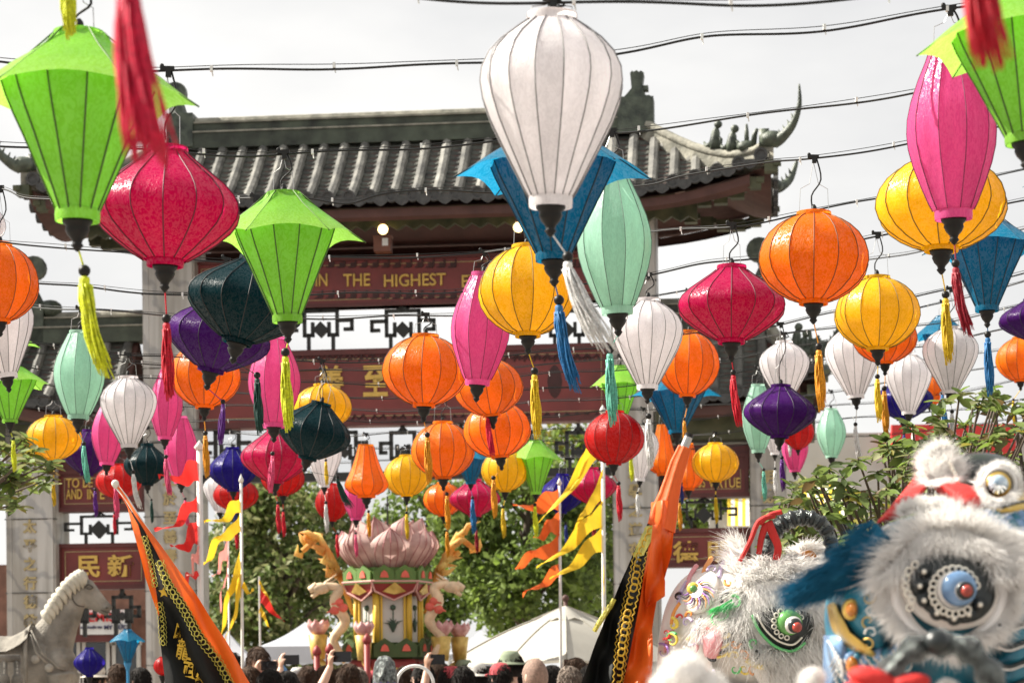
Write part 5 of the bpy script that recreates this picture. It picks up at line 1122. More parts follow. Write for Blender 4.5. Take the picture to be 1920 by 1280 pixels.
for i, (px, py, d, fc, pose, hd, shirt, label) in enumerate(PEO):
    top = P(px, py - 12, d); s = top.z / 1.722; e = empty('person', (top.x, d, 0), R(180 - fc) if False else R(fc)); e.scale = (s, s, s); tag(e, label, 'person', 'people in the crowd')
    me = BODY[pose].copy(); sk = SKIN[i % 3]
    for j, m_ in enumerate((sk, CLOTH[shirt], M['trousers'])): me.materials[j] = m_
    bo = inst('body', me, e); inst('eyes', EYES, bo); inst('mouth', LIPS, bo)
    if hd in ('hair', 'hair1', 'hairl'):
        hm_ = (HAIRL if hd == 'hairl' else HAIRV[i % 4]).copy(); hm_.materials[0] = HAIR[(1, 0, 1, 2, 0)[i % 5] if hd != 'hair1' else 1]; inst('hair', hm_, bo)
    elif hd == 'bald': inst('hair', STUB, bo)
    elif hd == 'hat': inst('hair', HAIRS, bo); ht_ = HAT.copy(); ht_.materials[0] = (M['hat_pale'], CLOTH[1], CLOTH[6], M['cream_cloth'])[i % 4]; inst('hat', ht_, bo)
    elif hd == 'cap': inst('hair', HAIRS, bo); ct_ = CAP.copy(); ct_.materials[0] = CLOTH[(0, 3, 1, 4)[i % 4]]; inst('cap', ct_, bo)
    if pose == 'photo': ph_ = MB(); ph_.box((0, 0, 0), (.13, .05, .08)); ph_.lathe([(.03, 0), (.032, .05), (.0, .05)], 12, (0, -.02, 0), M=Matrix.Rotation(R(90), 3, 'X')); q = ph_.build('camera_body', M['phone'], None, loc=Matrix.LocRotScale(e.location, e.rotation_euler, e.scale) @ Vector((0, -.33, 1.58))); q.rotation_euler = (0, 0, R(fc)); q.name = 'handheld_camera'; tag(q, 'small black camera held up by the person at the left of the crowd', 'camera')
    if pose == 'onearm':
        ph_ = MB(); ph_.box((0, 0, 0), (.165, .010, .08)); mt_ = Matrix.LocRotScale(e.location, e.rotation_euler, e.scale); q = ph_.build('mobile_phone', M['phone'], None, loc=mt_ @ Vector((.15, -.335, 1.79))); q.rotation_euler = (0, 0, R(fc)); tag(q, ('black mobile phone held up sideways in front of the white marquee', 'black mobile phone held up just left of the sequined headdress', 'black mobile phone held up below the left half of the umbrella')[nph], 'phone', 'raised phones'); nph += 1
# ================================================================== lotus lantern float
M['petal'] = mat('painted_petal', (0.56, 0.31, 0.28), 0.7, 0.3, 6, col2=(0.74, 0.56, 0.50), transl=.35)
M['petal_dark'] = mat('petal_vein', (0.36, 0.13, 0.14), 0.7); M['petal_small'] = mat('small_pink_petal', (0.55, 0.20, 0.20), 0.6, 0.3, 12, col2=(0.72, 0.45, 0.42))
M['leafgreen'] = mat('float_green', (0.10, 0.19, 0.04), 0.6, 0.2, 6); M['leafdark'] = mat('float_dark_green', (0.045, 0.08, 0.02), 0.6, 0.2, 6)
M['floatred'] = mat('float_red', (0.26, 0.025, 0.022), 0.55, 0.2, 5); M['floatgold'] = mat('float_gold', (0.55, 0.34, 0.06), 0.5, 0.3, 12, col2=(0.72, 0.52, 0.14)); M['floatyellow'] = mat('float_yellow', (0.68, 0.45, 0.05), 0.55, 0.15, 6)
M['pinktrim'] = mat('float_pink_trim', (0.62, 0.34, 0.30), 0.6); M['cream'] = mat('float_cream', (0.66, 0.50, 0.32), 0.6, 0.25, 9); M['panelwhite'] = mat('painted_panel', (0.56, 0.55, 0.50), 0.6, 0.08, 4); M['inkgreen'] = mat('ink_green', (0.05, 0.09, 0.06), 0.7)
M['flame'] = mat('flame_orange', (0.88, 0.36, 0.08), 0.7, 0.2, 6, col2=(0.92, 0.74, 0.25), transl=.45); M['coral'] = mat('coral_red', (0.66, 0.12, 0.08), 0.6, .2, 8)
d = 25.0; k = d / F; o = Vector((P(728, 1100, d).x, d, 0)); fl = empty('lotus_float', o); tag(fl, 'tall hexagonal parade float crowned with a big pink lotus', 'float')
def Z(py): return P(728, py, d).z
def hexring(name, y0, r0, y1, r1, m_, ph=R(12)):
    b = MB(); b.lathe([(r1, Z(y1)), (r0, Z(y0))], 6, ph=ph); return b.build(name, m_, fl)
hexring('base_step', 1236, .40, 1300, .52, M['floatred']); b = MB(); b.lathe([(.62, 0), (.62, Z(1296)), (.5, Z(1292))], 6, ph=R(12)); b.build('plinth', M['floatgold'], fl)
hexring('lower_tier', 1205, .46, 1240, .36, M['leafdark']); hexring('body', 1108, .32, 1208, .32, M['panelwhite']); hexring('upper_tier', 1092, .44, 1118, .33, M['floatred']); hexring('lotus_base', 1066, .42, 1092, .42, M['leafgreen'])
for i in range(6):
    a = R(12) + i * math.pi / 3; am = a + math.pi / 6
    b = MB(); b.tube([(.335 * math.cos(a), .335 * math.sin(a), Z(1210)), (.335 * math.cos(a), .335 * math.sin(a), Z(1108))], .034, 6); b.build('corner_post', M['floatyellow'], fl, True)
    ux = Vector((-math.sin(am), math.cos(am), 0)); un = Vector((math.cos(am), math.sin(am), 0)); c0 = un * .285
    b = MB()
    for (x, y0, y1, w) in ((-.12, 1205, 1112, .022), (.12, 1205, 1112, .022)): b.box(c0 + ux * x + Vector((0, 0, (Z(y0) + Z(y1)) / 2)), (w, .03, Z(y1) - Z(y0)), M=Matrix((ux, un, Vector((0, 0, 1)))).transposed())
    b.build('panel_frame', M['floatyellow'], fl)
    b = MB(); zc = Z(1185)
    for t in range(7):
        q = c0 + un * .005 + Vector((0, 0, zc)); e_ = ux * (.02 * (t - 3) * 1.2) + Vector((0, 0, .09 + .05 * ((t * 37) % 5) / 4)); b.tube([q, q + e_ * .6 + Vector((0, 0, .03)), q + e_ + ux * .01 * (t - 3)], [.010, .008, .002], 4)
    b.tube([c0 + un * .005 + Vector((0, 0, zc)), c0 + un * .008 + Vector((0, 0, Z(1145)))], .006, 4); b.ball(c0 + Vector((0, 0, Z(1140))), (.03, .03, .03), 8); b.build('painted_orchid', M['inkgreen'], fl)
    for (yy, r_, h_, mm, col2, nm) in ((1216, .445, .085, 'leafdark', 'coral', 'tier_plate'), (1080, .43, .08, 'leafgreen', 'coral', 'lotus_sepal')):
        for s in (-.5, .5):
            pa = MB(); ctr = un * (r_ * .9) + ux * (r_ * .5 * s); pa.prism([(-.11, -.09), (.11, -.09), (.115, .03), (0, h_ + .02), (-.115, .03)], .03, ctr + Vector((0, 0, Z(yy))), ux, Vector((0, 0, 1)), un); pp = pa.build(nm, M[mm], fl)
            pa = MB(); pa.prism([(-.045, -.03), (.045, -.03), (.03, .02), (0, .045), (-.03, .02)], .012, ctr + un * .031 + Vector((0, 0, Z(yy))), ux, Vector((0, 0, 1)), un); pa.build('plate_motif', M[col2], pp)
    pa = MB(); pa.prism([(-.24, .06), (.24, .06), (.20, -.04), (0, -.13), (-.20, -.04)], .02, un * .37 + Vector((0, 0, Z(1103))), ux, Vector((0, 0, 1)) + un * .35, un); pp = pa.build('valance_plate', M['floatred'], fl)
    pa = MB(); pa.prism([(-.12, -.045), (0, .05), (.12, -.045), (0, -.075)], .015, un * .395 + Vector((0, 0, Z(1103))), ux, Vector((0, 0, 1)) + un * .35, un); pa.build('gold_motif', M['floatgold'], pp)
    pa = MB(); q = [un * .395 + ux * x + Vector((0, 0, Z(1103) + z)) + un * (.35 * z) for x, z in ((-.24, .06), (.24, .06), (.2, -.04), (0, -.13), (-.2, -.04), (-.24, .06))]; pa.tube(q, .011, 5); pa.build('trim', M['pinktrim'], pp)
    pa = MB(); pa.prism([(-.2, -.14), (.2, -.14), (.15, .12), (-.15, .12)], .02, un * .40 + Vector((0, 0, Z(1262))), ux, Vector((0, 0, 1)) - un * .3, un); pp = pa.build('base_panel', M['floatred'], fl); pa = MB(); pa.ball(un * .42 + Vector((0, 0, Z(1264))), (.11, .03, .07), 10, M=Matrix((ux, un, Vector((0, 0, 1)))).transposed()); pa.tube([un * .43 + ux * (-.13 + .04 * j) + Vector((0, 0, Z(1262) + .03 * (-1) ** j)) for j in range(7)], .014, 5); pa.build('gold_motif', M['floatgold'], pp, True)
def petal(parent, ang, r0, r1, h, w, z0, tip, m_, c=Vector((0, 0, 0)), name='petal', lines=True):
    rows = []; un = Vector((math.cos(ang), math.sin(ang), 0)); ux = Vector((-math.sin(ang), math.cos(ang), 0))
    for i in range(9):
        t = i / 8; rr = lerp(r0, r1, math.sin(min(t * 1.25, 1) * math.pi / 2)) - tip * max(0, t - .62) ** 1.3; ww = w * (math.sin(math.pi * (t * .86 + .14)) ** .75) if t < 1 else 0.002; row = []
        for j in range(7):
            u = (j / 6 - .5) * 2; row.append(c + un * (rr - .55 * w * u * u * (1 if t < .95 else .2)) + ux * u * ww + Vector((0, 0, z0 + h * t + .015 * (1 - abs(u)) * t)))
        rows.append(row)
    b = MB(); b.grid(rows); po = b.build(name, m_, parent, True)
    if lines:
        b = MB()
        for j in (1, 2, 3, 4, 5): b.tube([rows[i][j] + un * .003 for i in range(9)], .004, 4)
        b.build('petal_vein', M['petal_dark'], po)
for i in range(7): petal(fl, R(-84 + 51.43 * i), .33, .56, .42, .235, Z(1072), .30, M['petal'])
for i in range(7): petal(fl, R(-58 + 51.43 * i), .28, .42, .53, .22, Z(1070), .22, M['petal'])
for i, (px, py, s, dy) in enumerate(((597, 1172, 1.0, -.1), (687, 1176, .9, -.55), (827, 1178, 1.05, -.2), (860, 1178, .95, .1))):
    c = Vector(((px - 728) * k, dy, 0)); zb = Z(py + 18)
    cu = MB(); cu.ball(c + Vector((0, 0, zb + .07)), (.07, .07, .07), 10); ob = cu.build('small_lotus', M['pinktrim'], fl, True)
    for j in range(7): petal(ob, 2 * math.pi * j / 7, .05, .125 * s, .16 * s, .06 * s, zb, .10, M['petal_small'], c, lines=False)
    b = MB(); b.tube([c + Vector((0, 0, zb + .01)), c + Vector((0, 0, Z(py + 62)))], [.10 * s, .07 * s], 8); b.tube([c + Vector((0, 0, Z(py + 62))), c * .75 + Vector((0, 0, Z(1262))), c * .5 + Vector((0, 0, Z(1285)))], .03, 6); b.build('lotus_stem', M['floatgold'], fl, True)
for s in (-1, 1):       # dragons climbing the corners
    V = lambda px, py, y=-.25: Vector((s * (px - 728) * k, y, Z(py)))
    pth = catmull([V(650 - 728 + 728, 1240), V(628, 1200), V(650, 1165, -.3), V(632, 1130, -.35), V(640, 1105, -.36), V(612, 1098, -.36)] if True else [], 6)
    b = MB(); b.tube(pth, [lerp(.035, .055, math.sin(math.pi * i / (len(pth) - 1))) for i in range(len(pth))], 8)
    for i in range(4, len(pth) - 4, 3): b.tube([pth[i], pth[i] + Vector((-s * .05, 0, .05))], [.025, .003], 4)
    b.ball(V(606, 1104, -.36), (.10, .06, .06), 10); b.tube([V(600, 1100, -.36), V(585, 1108, -.36)], [.05, .035], 7); b.tube([V(602, 1110, -.36), V(590, 1120, -.36)], [.03, .02], 6)
    for q in range(3): b.tube([V(615, 1095 + q * 4, -.36), V(636, 1078 + q * 9, -.34)], [.022, .004], 5)
    b.build('dragon', M['cream'], fl, True)
    b = MB()
    for (px, py) in ((640, 1130), (648, 1140), (632, 1145)): b.ball(V(px, py, -.38), (.05, .03, .045), 8); b.tube([V(px, py, -.38), V(px - 14, py + 4, -.4)], [.03, .005], 5)
    b.build('flame_ornament', M['coral'], fl, True)
    b = MB(); rf = random.Random(s + 5)
    for j in range(13):
        t = j / 12; px, py = pl([(0, 566), (.3, 600), (.55, 618), (1, 640)], t), pl([(0, 1030), (.25, 1000), (.5, 1040), (1, 1085)], t) + rf.uniform(-12, 12)
        q = V(px, py, .1 + rf.uniform(-.1, .1)); b.tube([q, q + Vector((-s * rf.uniform(.02, .12), 0, rf.uniform(-.02, .1))), q + Vector((-s * rf.uniform(.05, .2), 0, rf.uniform(.02, .16)))], [.038, .03, .003], 6)
    b.tube([V(566, 1030, .1), V(598, 1004, .1), V(616, 1040, .1), V(640, 1085, .1), V(660, 1150, .1)], [.03, .045, .05, .04, .02], 7); b.build('flame_dragon', M['flame'], fl, True)
b = MB(); b.tube([(0, 0, Z(1070)), (0, 0, Z(930))], .008, 5); b.ball((0, 0, Z(945)), .02); b.build('mast', M['iron'], fl)
for i, (px, py, lab) in enumerate(((594, 1218, 'short dark red pole before the white marquee, upright one'), (618, 1214, 'slanting dark red pole before the white marquee'), (688, 1196, 'bright red pole with gold top before the lotus float'))):
    dd = 23.0; q = P(px, py, dd); b = MB(); lean = (.0, -.12, 0)[i]; b.tube([(lean, 0, 0), (0, 0, q.z)], [.03, .03], 8); b.lathe([(.034, -.05), (.045, -.02), (.03, .02), (.002, .05)], 8, (0, 0, q.z)); tag(b.build('red_pole', M['floatred'], None, True, (q.x, dd, 0)), lab, 'pole')
# sequined headdress and hoop carried in the crowd
M['sequin'] = mat('black_sequins', (0.02, 0.022, 0.024), 0.22, 0.6, 60, bump=0.8, col2=(0.25, 0.28, 0.27), metal=.6); M['violet'] = mat('violet_cloth', (0.05, 0.02, 0.18), 0.6)
dd = 14.0; q = P(722, 1290, dd); kk = dd / F; hd_ = empty('parade_headdress', (q.x, dd, 0)); tag(hd_, 'black sequined headdress with violet sides rising from the crowd', 'headdress')
b = MB(); zt = CAMH + (HZ - 1225) * kk; b.lathe([(.075, zt - .2), (.07, zt - .1), (.058, zt - .04), (.03, zt - .008), (.003, zt)], 12)
for j in range(26): a = j * 2.4; t = j / 26; b.ball((.066 * (1 - t * .6) * math.cos(a), .066 * (1 - t * .6) * math.sin(a), zt - .19 + .18 * t), .012, 6)
b.build('sequined_crown', M['sequin'], hd_, True); b = MB(); b.lathe([(.09, zt - .36), (.085, zt - .2), (.06, zt - .12), (.062, zt - .11)], 10); b.build('violet_band', M['violet'], hd_, True); b = MB(); b.tube([(0, 0, 0), (0, 0, zt - .3)], .02, 6); b.build('staff', M['soffit'], hd_)
b = MB(); q = P(778, 1282, 15); b.tube([(.115 * math.cos(R(a)), 0, .115 * math.sin(R(a))) for a in range(0, 361, 15)], .012, 6); b.tube([(0, 0, -.115), (0, 0, -q.z)], .012, 6); tag(b.build('white_hoop', M['white_sign'], None, True, q), 'white hoop held up beside the sequined headdress', 'hoop')

# ================================================================== stone horse and railing
M['stone'] = mat('carved_stone', (0.19, 0.17, 0.14), 0.88, 0.45, 4, bump=0.6, col2=(0.35, 0.32, 0.27), bscale=45, detail=8); M['stone_dark'] = mat('dark_stone', (0.07, 0.062, 0.05), 0.9, 0.2, 9); M['stone_pale'] = mat('pale_stone_mane', (0.46, 0.43, 0.35), 0.85, 0.15, 9, bump=0.3)
d = 25.5; k = d / F; o = Vector((P(60, 1100, d).x, d, 0)); hs = empty('horse_statue', o); tag(hs, 'carved pale stone horse with plaited mane at the lower left', 'statue')
def HV(px, py, y=0.0): return P(px, py, d) - o + Vector((0, y, 0))
b = MB(); up = (0, 1, 0)
b.tube([HV(-190, 1262), HV(-120, 1255), HV(-40, 1252), HV(40, 1250), HV(95, 1245)], [x * k for x in (40, 62, 58, 60, 52)], 16, flat=.78, up=up)
b.ball(HV(112, 1248), (34 * k, 42 * k, 42 * k), 14, k=8); b.ball(HV(122, 1272), (26 * k, 36 * k, 30 * k), 12)
b.tube([HV(80, 1240), HV(97, 1200), HV(116, 1165), HV(134, 1132), HV(146, 1108)], [x * k for x in (54, 44, 33, 26, 22)], 16, flat=.62, up=up)
b.tube([HV(144, 1098), HV(160, 1106), HV(178, 1122), HV(194, 1135), HV(207, 1144)], [x * k for x in (20, 23, 17, 12.5, 8.5)], 14, flat=.66, up=up)
b.ball(HV(150, 1118), (17 * k, 13 * k, 17 * k), 12); b.tube([HV(156, 1124), HV(180, 1138), HV(201, 1151)], [x * k for x in (13, 8, 4.5)], 10, flat=.7, up=up)
for s in (-1, 1):
    b.tube([HV(150, 1082, s * .05), HV(155, 1065, s * .07)], [6.5 * k, 1.2 * k], 8); b.ball(HV(171, 1100, s * .075), (7 * k, 4 * k, 4 * k), 8)
    b.tube([HV(118, 1262, s * .15), HV(122, 1320, s * .15), HV(112, 1380, s * .15), HV(114, 1432, s * .15)], [x * k for x in (28, 16, 11, 13)], 10)
    b.tube([HV(-150, 1268, s * .16), HV(-160, 1322, s * .16), HV(-178, 1360, s * .16), HV(-168, 1432, s * .16)], [x * k for x in (40, 20, 13, 13)], 10)
    b.ball(HV(200, 1139, s * .045), (5 * k, 3 * k, 4 * k), 8)
inst('body', remesh(b, 'body', M['stone'], .014, 2), hs)
b = MB(); crest = catmull([HV(152, 1078), HV(140, 1085), HV(124, 1100), HV(107, 1122), HV(94, 1142), HV(82, 1162)], 2)
sd_ = MB()
for s in (-1, 1):
    ye = s * .105
    sd_.tube(catmull([HV(163, 1100, ye), HV(170, 1096, ye * 1.06), HV(178, 1102, ye)], 4), .009, 5); sd_.tube(catmull([HV(163, 1101, ye), HV(171, 1105, ye * 1.02), HV(178, 1102, ye)], 4), .006, 5)
    sd_.tube(catmull([HV(209, 1149, s * .02), HV(200, 1147, s * .055), HV(191, 1143, s * .065)], 4), .007, 5); sd_.ball(HV(202, 1139, s * .056), (.018, .012, .012), 8)
    sd_.tube(catmull([HV(140, 1104, s * .10), HV(138, 1120, s * .10), HV(147, 1134, s * .085), HV(160, 1137, s * .07)], 4), .006, 5)
sd_.build('carved_lines', M['stone_dark'], hs, True)  # darker stone tone along the eyes, nostrils, mouth and jaw
for i, c in enumerate(crest[:-1]):
    for y in (-.07, .03):
        b.tube([c + Vector((-.02, y, .035)), c + Vector((.015, y - .03, .0)), c + Vector((.05, y - .035, -.06)), c + Vector((.065, y - .02, -.13))], [.035, .05, .036, .006], 8)
b.build('mane', M['stone_pale'], hs, True)
b = MB(); b.tube([HV(62, 1176, -.02), HV(56, 1186, -.25), HV(60, 1230, -.34), HV(62, 1290, -.35)], [.03, .028, .02, .016], 6); b.tube([HV(66, 1182, -.22), HV(90, 1225, -.33), HV(118, 1252, -.26), HV(140, 1262, -.1)], .011, 5); b.tube([HV(66, 1190, -.26), HV(80, 1225, -.34), HV(104, 1248, -.31)], .011, 5)
for (px, py) in ((78, 1236), (103, 1252)): b.ball(HV(px, py, -.33), (.05, .03, .045), 8)
b.build('harness', M['stone'], hs, True)
b = MB(); rows = []
for i in range(9):
    t = i / 8; px = lerp(62, -40, t); py = pl([(0, 1172), (.15, 1186), (.4, 1198), (.8, 1196), (1, 1188)], t); rows.append([HV(px, py + 30 * abs(u) ** 2, u * .34) + Vector((0, 0, .03)) for u in [-1, -.6, -.3, 0, .3, .6, 1]])
b.grid(rows); b.build('saddle', M['stone'], hs, True)
b = MB(); z0 = HV(0, 1434).z; b.box((-.55, 0, z0 / 2), (2.5, 1.0, z0)); b.box((-.55, 0, z0 - .05), (2.7, 1.15, .1)); b.build('plinth', M['stone'], hs)
d = 22.0; o = Vector((P(10, 1100, d).x, d, 0)); rl = empty('stone_railing', o); tag(rl, 'weathered stone railing post and rail at the bottom left corner', 'railing'); k2 = d / F
b = MB(); b.tube([(-.9, 0, CAMH + 78 * k2), (.13, 0, CAMH + 76 * k2)], .035, 8); b.build('rail', M['stone'], rl, True)
for x in (-.75, -.4, -.02, .1): b = MB(); b.tube([(x, 0, 0), (x, 0, CAMH + 74 * k2)], .032, 8); b.lathe([(.032, 1.60), (.055, 1.64), (.05, 1.70), (.032, 1.73)], 8, (x, 0, 0)); b.build('post', M['stone'], rl, True)

# low lanterns at lower left, carried on poles
def pole_lantern(kind, col, cx, yt, yb, wpx, d, label):
    k = d / F; W_ = wpx * k / 2; H_ = (yb - yt) * k; root = empty('pole_lantern', (P(cx, 1100, d).x, d, 0)); tag(root, label, 'lantern', 'lanterns carried on poles'); z = P(cx, yt, d).z
    pme, rme, cme, rfm, brm, n, ct, cb = unit_lantern(kind, col)
    for i in range(n):
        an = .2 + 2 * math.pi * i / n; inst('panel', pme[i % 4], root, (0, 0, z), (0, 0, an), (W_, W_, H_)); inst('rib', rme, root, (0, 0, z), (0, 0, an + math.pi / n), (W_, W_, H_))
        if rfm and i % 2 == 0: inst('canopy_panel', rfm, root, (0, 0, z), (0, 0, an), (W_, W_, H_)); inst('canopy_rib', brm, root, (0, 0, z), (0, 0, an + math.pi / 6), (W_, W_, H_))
    for c_ in cme: inst('collar', c_, root, (0, 0, z), (0, 0, .2), (W_, W_, H_))
    b = MB(); b.tube([(0, 0, 0), (0, 0, z - H_)], .014, 6); b.lathe([(.014, z - H_ - .06), (.035, z - H_)], 8); b.build('pole', M['blue_pole'] if col == 'blue' else M['black_wood'], root)
M['blue_pole'] = mat('blue_pole', (0.02, 0.18, 0.36), 0.5)
pole_lantern('parasol', 'blue', 238, 1179, 1242, 76, 20.5, 'small bright blue parasol-topped lantern on a blue pole behind the stone horse')
pole_lantern('saucer', 'indigo', 166, 1213, 1268, 60, 21.5, 'small indigo saucer lantern on a pole beside the stone horse chest')
pole_lantern('globe', 'red', 303, 1230, 1266, 34, 21.0, 'small red lantern half hidden by the black banner at lower left')

# ================================================================== black banners with orange borders
M['black_cloth'] = mat('black_satin', (0.007, 0.0075, 0.007), 0.7, 0.3, 6, bump=.15, spec=.25); M['orange_cloth'] = mat('orange_satin', (0.80, 0.13, 0.012), 0.5, 0.10, 5, bump=.2, transl=.22); M['gold_thread'] = mat('gold_embroidery', (0.50, 0.46, 0.06), 0.5, 0.25, 40, bump=.5, col2=(0.72, 0.62, 0.12)); M['gold_thread2'] = mat('yellow_embroidery', (0.68, 0.42, 0.03), 0.5, 0.2, 40, bump=.5)
def banner_tools(d, o, wave):
    def Q(px, py, off=0.0): return P(px, py, d) - o + Vector((0, wave(px, py) - off, 0))
    def strip(name, m_, L_, R_, y0, y1, parent, off=0.0, n=44, nu=22):
        b = MB(); rows = []
        for i in range(n + 1):
            y = lerp(y0, y1, i / n); a, c = pl(L_, y), pl(R_, y); rows.append([Q(lerp(a, c, j / nu), y, off) for j in range(nu + 1)])
        b.grid(rows); return b.build(name, m_, parent, True)
    def chain(parent, pts, s, m_, n):
        for side in (-1, 1):
            b = MB(); q = []
            for i in range(n * 4 + 1):
                t = i / (n * 4); a = catpos(pts, t); nx, ny = normal(pts, t); w = s * (1.25 + .22 * math.sin(i * math.pi * .5)); q.append(Q(a[0] + nx * w * side, a[1] + ny * w * side, .006))
            b.tube(q, s * d / F * .13, 5); b.build('trim_edge', m_, parent, True)
        ring = MB(); r = s * d / F; ring.tube([(r * .72 * math.cos(R(a)), 0, r * .9 * math.sin(R(a))) for a in range(0, 361, 30)], r * .2, 5); rm_ = ring.mesh('chain_link', m_, True)
        for i in range(n):
            a = catpos(pts, (i + .5) / n); inst('chain_link', rm_, parent, Q(a[0], a[1], .006 + .003 * (i % 2)), (0, .5 if i % 2 else -.5, 0))
    return Q, strip, chain
def catpos(pts, t):
    L_ = [0.0]
    for (a, b), (c, e_) in zip(pts, pts[1:]): L_.append(L_[-1] + math.hypot(c - a, e_ - b))
    s = t * L_[-1]
    for i in range(len(pts) - 1):
        if s <= L_[i + 1] + 1e-6: u = (s - L_[i]) / (L_[i + 1] - L_[i]); return (lerp(pts[i][0], pts[i + 1][0], u), lerp(pts[i][1], pts[i + 1][1], u))
    return pts[-1]
def normal(pts, t):
    a = catpos(pts, max(0, t - .02)); b = catpos(pts, min(1, t + .02)); dx, dy = b[0] - a[0], b[1] - a[1]; l = math.hypot(dx, dy) or 1; return (dy / l, -dx / l)
d = 8.6; o = Vector((P(330, 1100, d).x, d, 0)); bn = empty('banner', o); tag(bn, 'black triangular banner with orange border and gold chain trim at lower left', 'banner', 'black and orange banners')
Q, strip, chain = banner_tools(d, o, lambda px, py: .026 * math.sin((px - .42 * py) * .10) + .014 * math.sin(py * .03 + px * .05))
Y1 = 1420
Rout = [(908, 220), (1080, 343), (1192, 420), (1280, 470), (1420, 560)]; Rin = [(908, 214), (985, 268), (1080, 318), (1192, 382), (1276, 434), (1420, 525)]; Lin = [(908, 213), (985, 262), (1005, 266), (1080, 287), (1145, 298), (1276, 309), (1420, 318)]; Lout = [(908, 212), (950, 238), (1005, 252), (1080, 270), (1145, 295), (1160, 300), (1276, 308), (1420, 317)]
strip('border', M['orange_cloth'], Rin, Rout, 908, Y1, bn, .002); strip('border', M['orange_cloth'], Lout, Lin, 925, 1160, bn, .002); strip('field', M['black_cloth'], [(y, x - 1) for y, x in Lin], [(y, x + 2) for y, x in Rin], 960, Y1, bn)
chain(bn, [(300, 1052), (318, 1096), (345, 1140), (372, 1190), (404, 1232), (432, 1282), (470, 1340)], 6.0, M['gold_thread'], 34); chain(bn, [(272, 1005), (281, 1050), (290, 1100)], 4.5, M['gold_thread'], 11); chain(bn, [(298, 1128), (304, 1165), (307, 1210)], 4.5, M['gold_thread'], 9)
for ch, px, py, s, sx in (('鳳', 332, 1184, 32, .4), ('龍', 342, 1220, 42, .6), ('武', 358, 1254, 42, .8), ('館', 378, 1288, 40, .8)):
    inst('embroidered_character', text_mesh(ch, s * d / F, .008, M['gold_thread2'], .0015), bn, Q(px, py, .012), (R(90), R(12), 0), (sx, 1, 1))
b = MB(); st_ = [(math.cos(R(90 + 36 * i)) * (11 if i % 2 == 0 else 5) * d / F, math.sin(R(90 + 36 * i)) * (11 if i % 2 == 0 else 5) * d / F) for i in range(10)]; b.prism(st_, .004, Q(309, 1110, .004)); b.build('embroidered_star', M['gold_thread2'], bn)
b = MB(); b.tube([Q(215, 909, -.012)] + [Q((pl(Rout, y) + pl(Rin, y)) / 2, y, -.016) for y in range(930, 1410, 20)] + [Vector((P(700, 1100, d).x - o.x, .05, 0.02))], .008, 8); b.build('pole', M['pole'], bn, True)
b = MB(); b.tube([Q(217, 912, .0), Q(212, 903, .0)], .012, 8); b.ball(Q(214, 905), .014); b.build('pole_cap', M['cream_cloth'], bn, True)
d = 7.6; o = Vector((P(1200, 1100, d).x, d, 0)); bn = empty('banner', o); tag(bn, 'black banner rolled in orange cloth on a slanting pole, right of the umbrella', 'banner', 'black and orange banners')
Q, strip, chain = banner_tools(d, o, lambda px, py: .045 * math.sin((px + .30 * py) * .11) + .018 * math.sin(py * .035 - px * .15))
b = MB(); b.tube([P(1291, 819, d) - o, P(1258, 900, d) - o, P(1200, 1060, d + .05) - o, P(1110, 1330, d + .1) - o, Vector((P(1000, 1100, d).x - o.x, .2, .02))], [.0135, .016, .017, .017, .017], 12, cap=False); b.build('pole', M['steel'], bn, True)
b = MB(); b.lathe([(.0145, 0), (.0125, .012), (.009, .002), (.006, -.01)], 14, P(1291, 819, d) - o, M=Matrix.Rotation(R(20), 3, 'Y'), cap=False); b.build('pole_socket', M['black_wood'], bn, True)
b = MB(); ctr = [(1284, 838, 12), (1272, 868, 15), (1262, 900, 16), (1254, 930, 19), (1246, 960, 24), (1240, 990, 26)]
rows = []
for (x, y, w) in ctr: rows.append([P(x + w * math.cos(R(a)), y + w * .35 * math.cos(R(a)), d) - o + Vector((0, -w * .8 * d / F * math.sin(R(a)) * (1 + .25 * math.sin(R(a * 5))), 0)) for a in range(0, 360, 15)])
b.grid(rows, close=True); b.build('wrapped_cloth', M['orange_cloth'], bn, True)
strip('border', M['orange_cloth'], [(950, 1222), (985, 1218), (1040, 1212), (1085, 1205), (1180, 1190), (1290, 1168), (1420, 1150)], [(950, 1260), (985, 1266), (1040, 1258), (1085, 1246), (1120, 1232), (1180, 1222), (1290, 1222), (1420, 1215)], 940, 1420, bn, .01)
strip('loose_fold', M['orange_cloth'], [(990, 1222), (1040, 1214), (1115, 1208), (1138, 1212)], [(990, 1236), (1040, 1242), (1090, 1246), (1120, 1244), (1138, 1212)], 985, 1138, bn, .035, 16, 6)
strip('field', M['black_cloth'], [(978, 1216), (1020, 1196), (1110, 1156), (1200, 1118), (1290, 1086), (1420, 1040)], [(978, 1230), (1040, 1220), (1085, 1212), (1180, 1196), (1290, 1175), (1420, 1160)], 978, 1420, bn, -.012)
chain(bn, [(1222, 992), (1200, 1040), (1190, 1090), (1178, 1140), (1166, 1200), (1158, 1290), (1150, 1350)], 8.5, M['gold_thread2'], 30)
strip('gold_edge', M['gold_thread'], [(985, 1212), (1010, 1200), (1040, 1188)], [(985, 1228), (1010, 1222), (1040, 1206)], 985, 1042, bn, .016, 10, 4)
b = MB()
for i in range(9): b.tube([Q(1152 - i * 4, 1122 + i * 6, .0), Q(1146 - i * 4, 1134 + i * 6, .0)], .008, 5)
b.build('fringe', M['gold_thread'], bn)
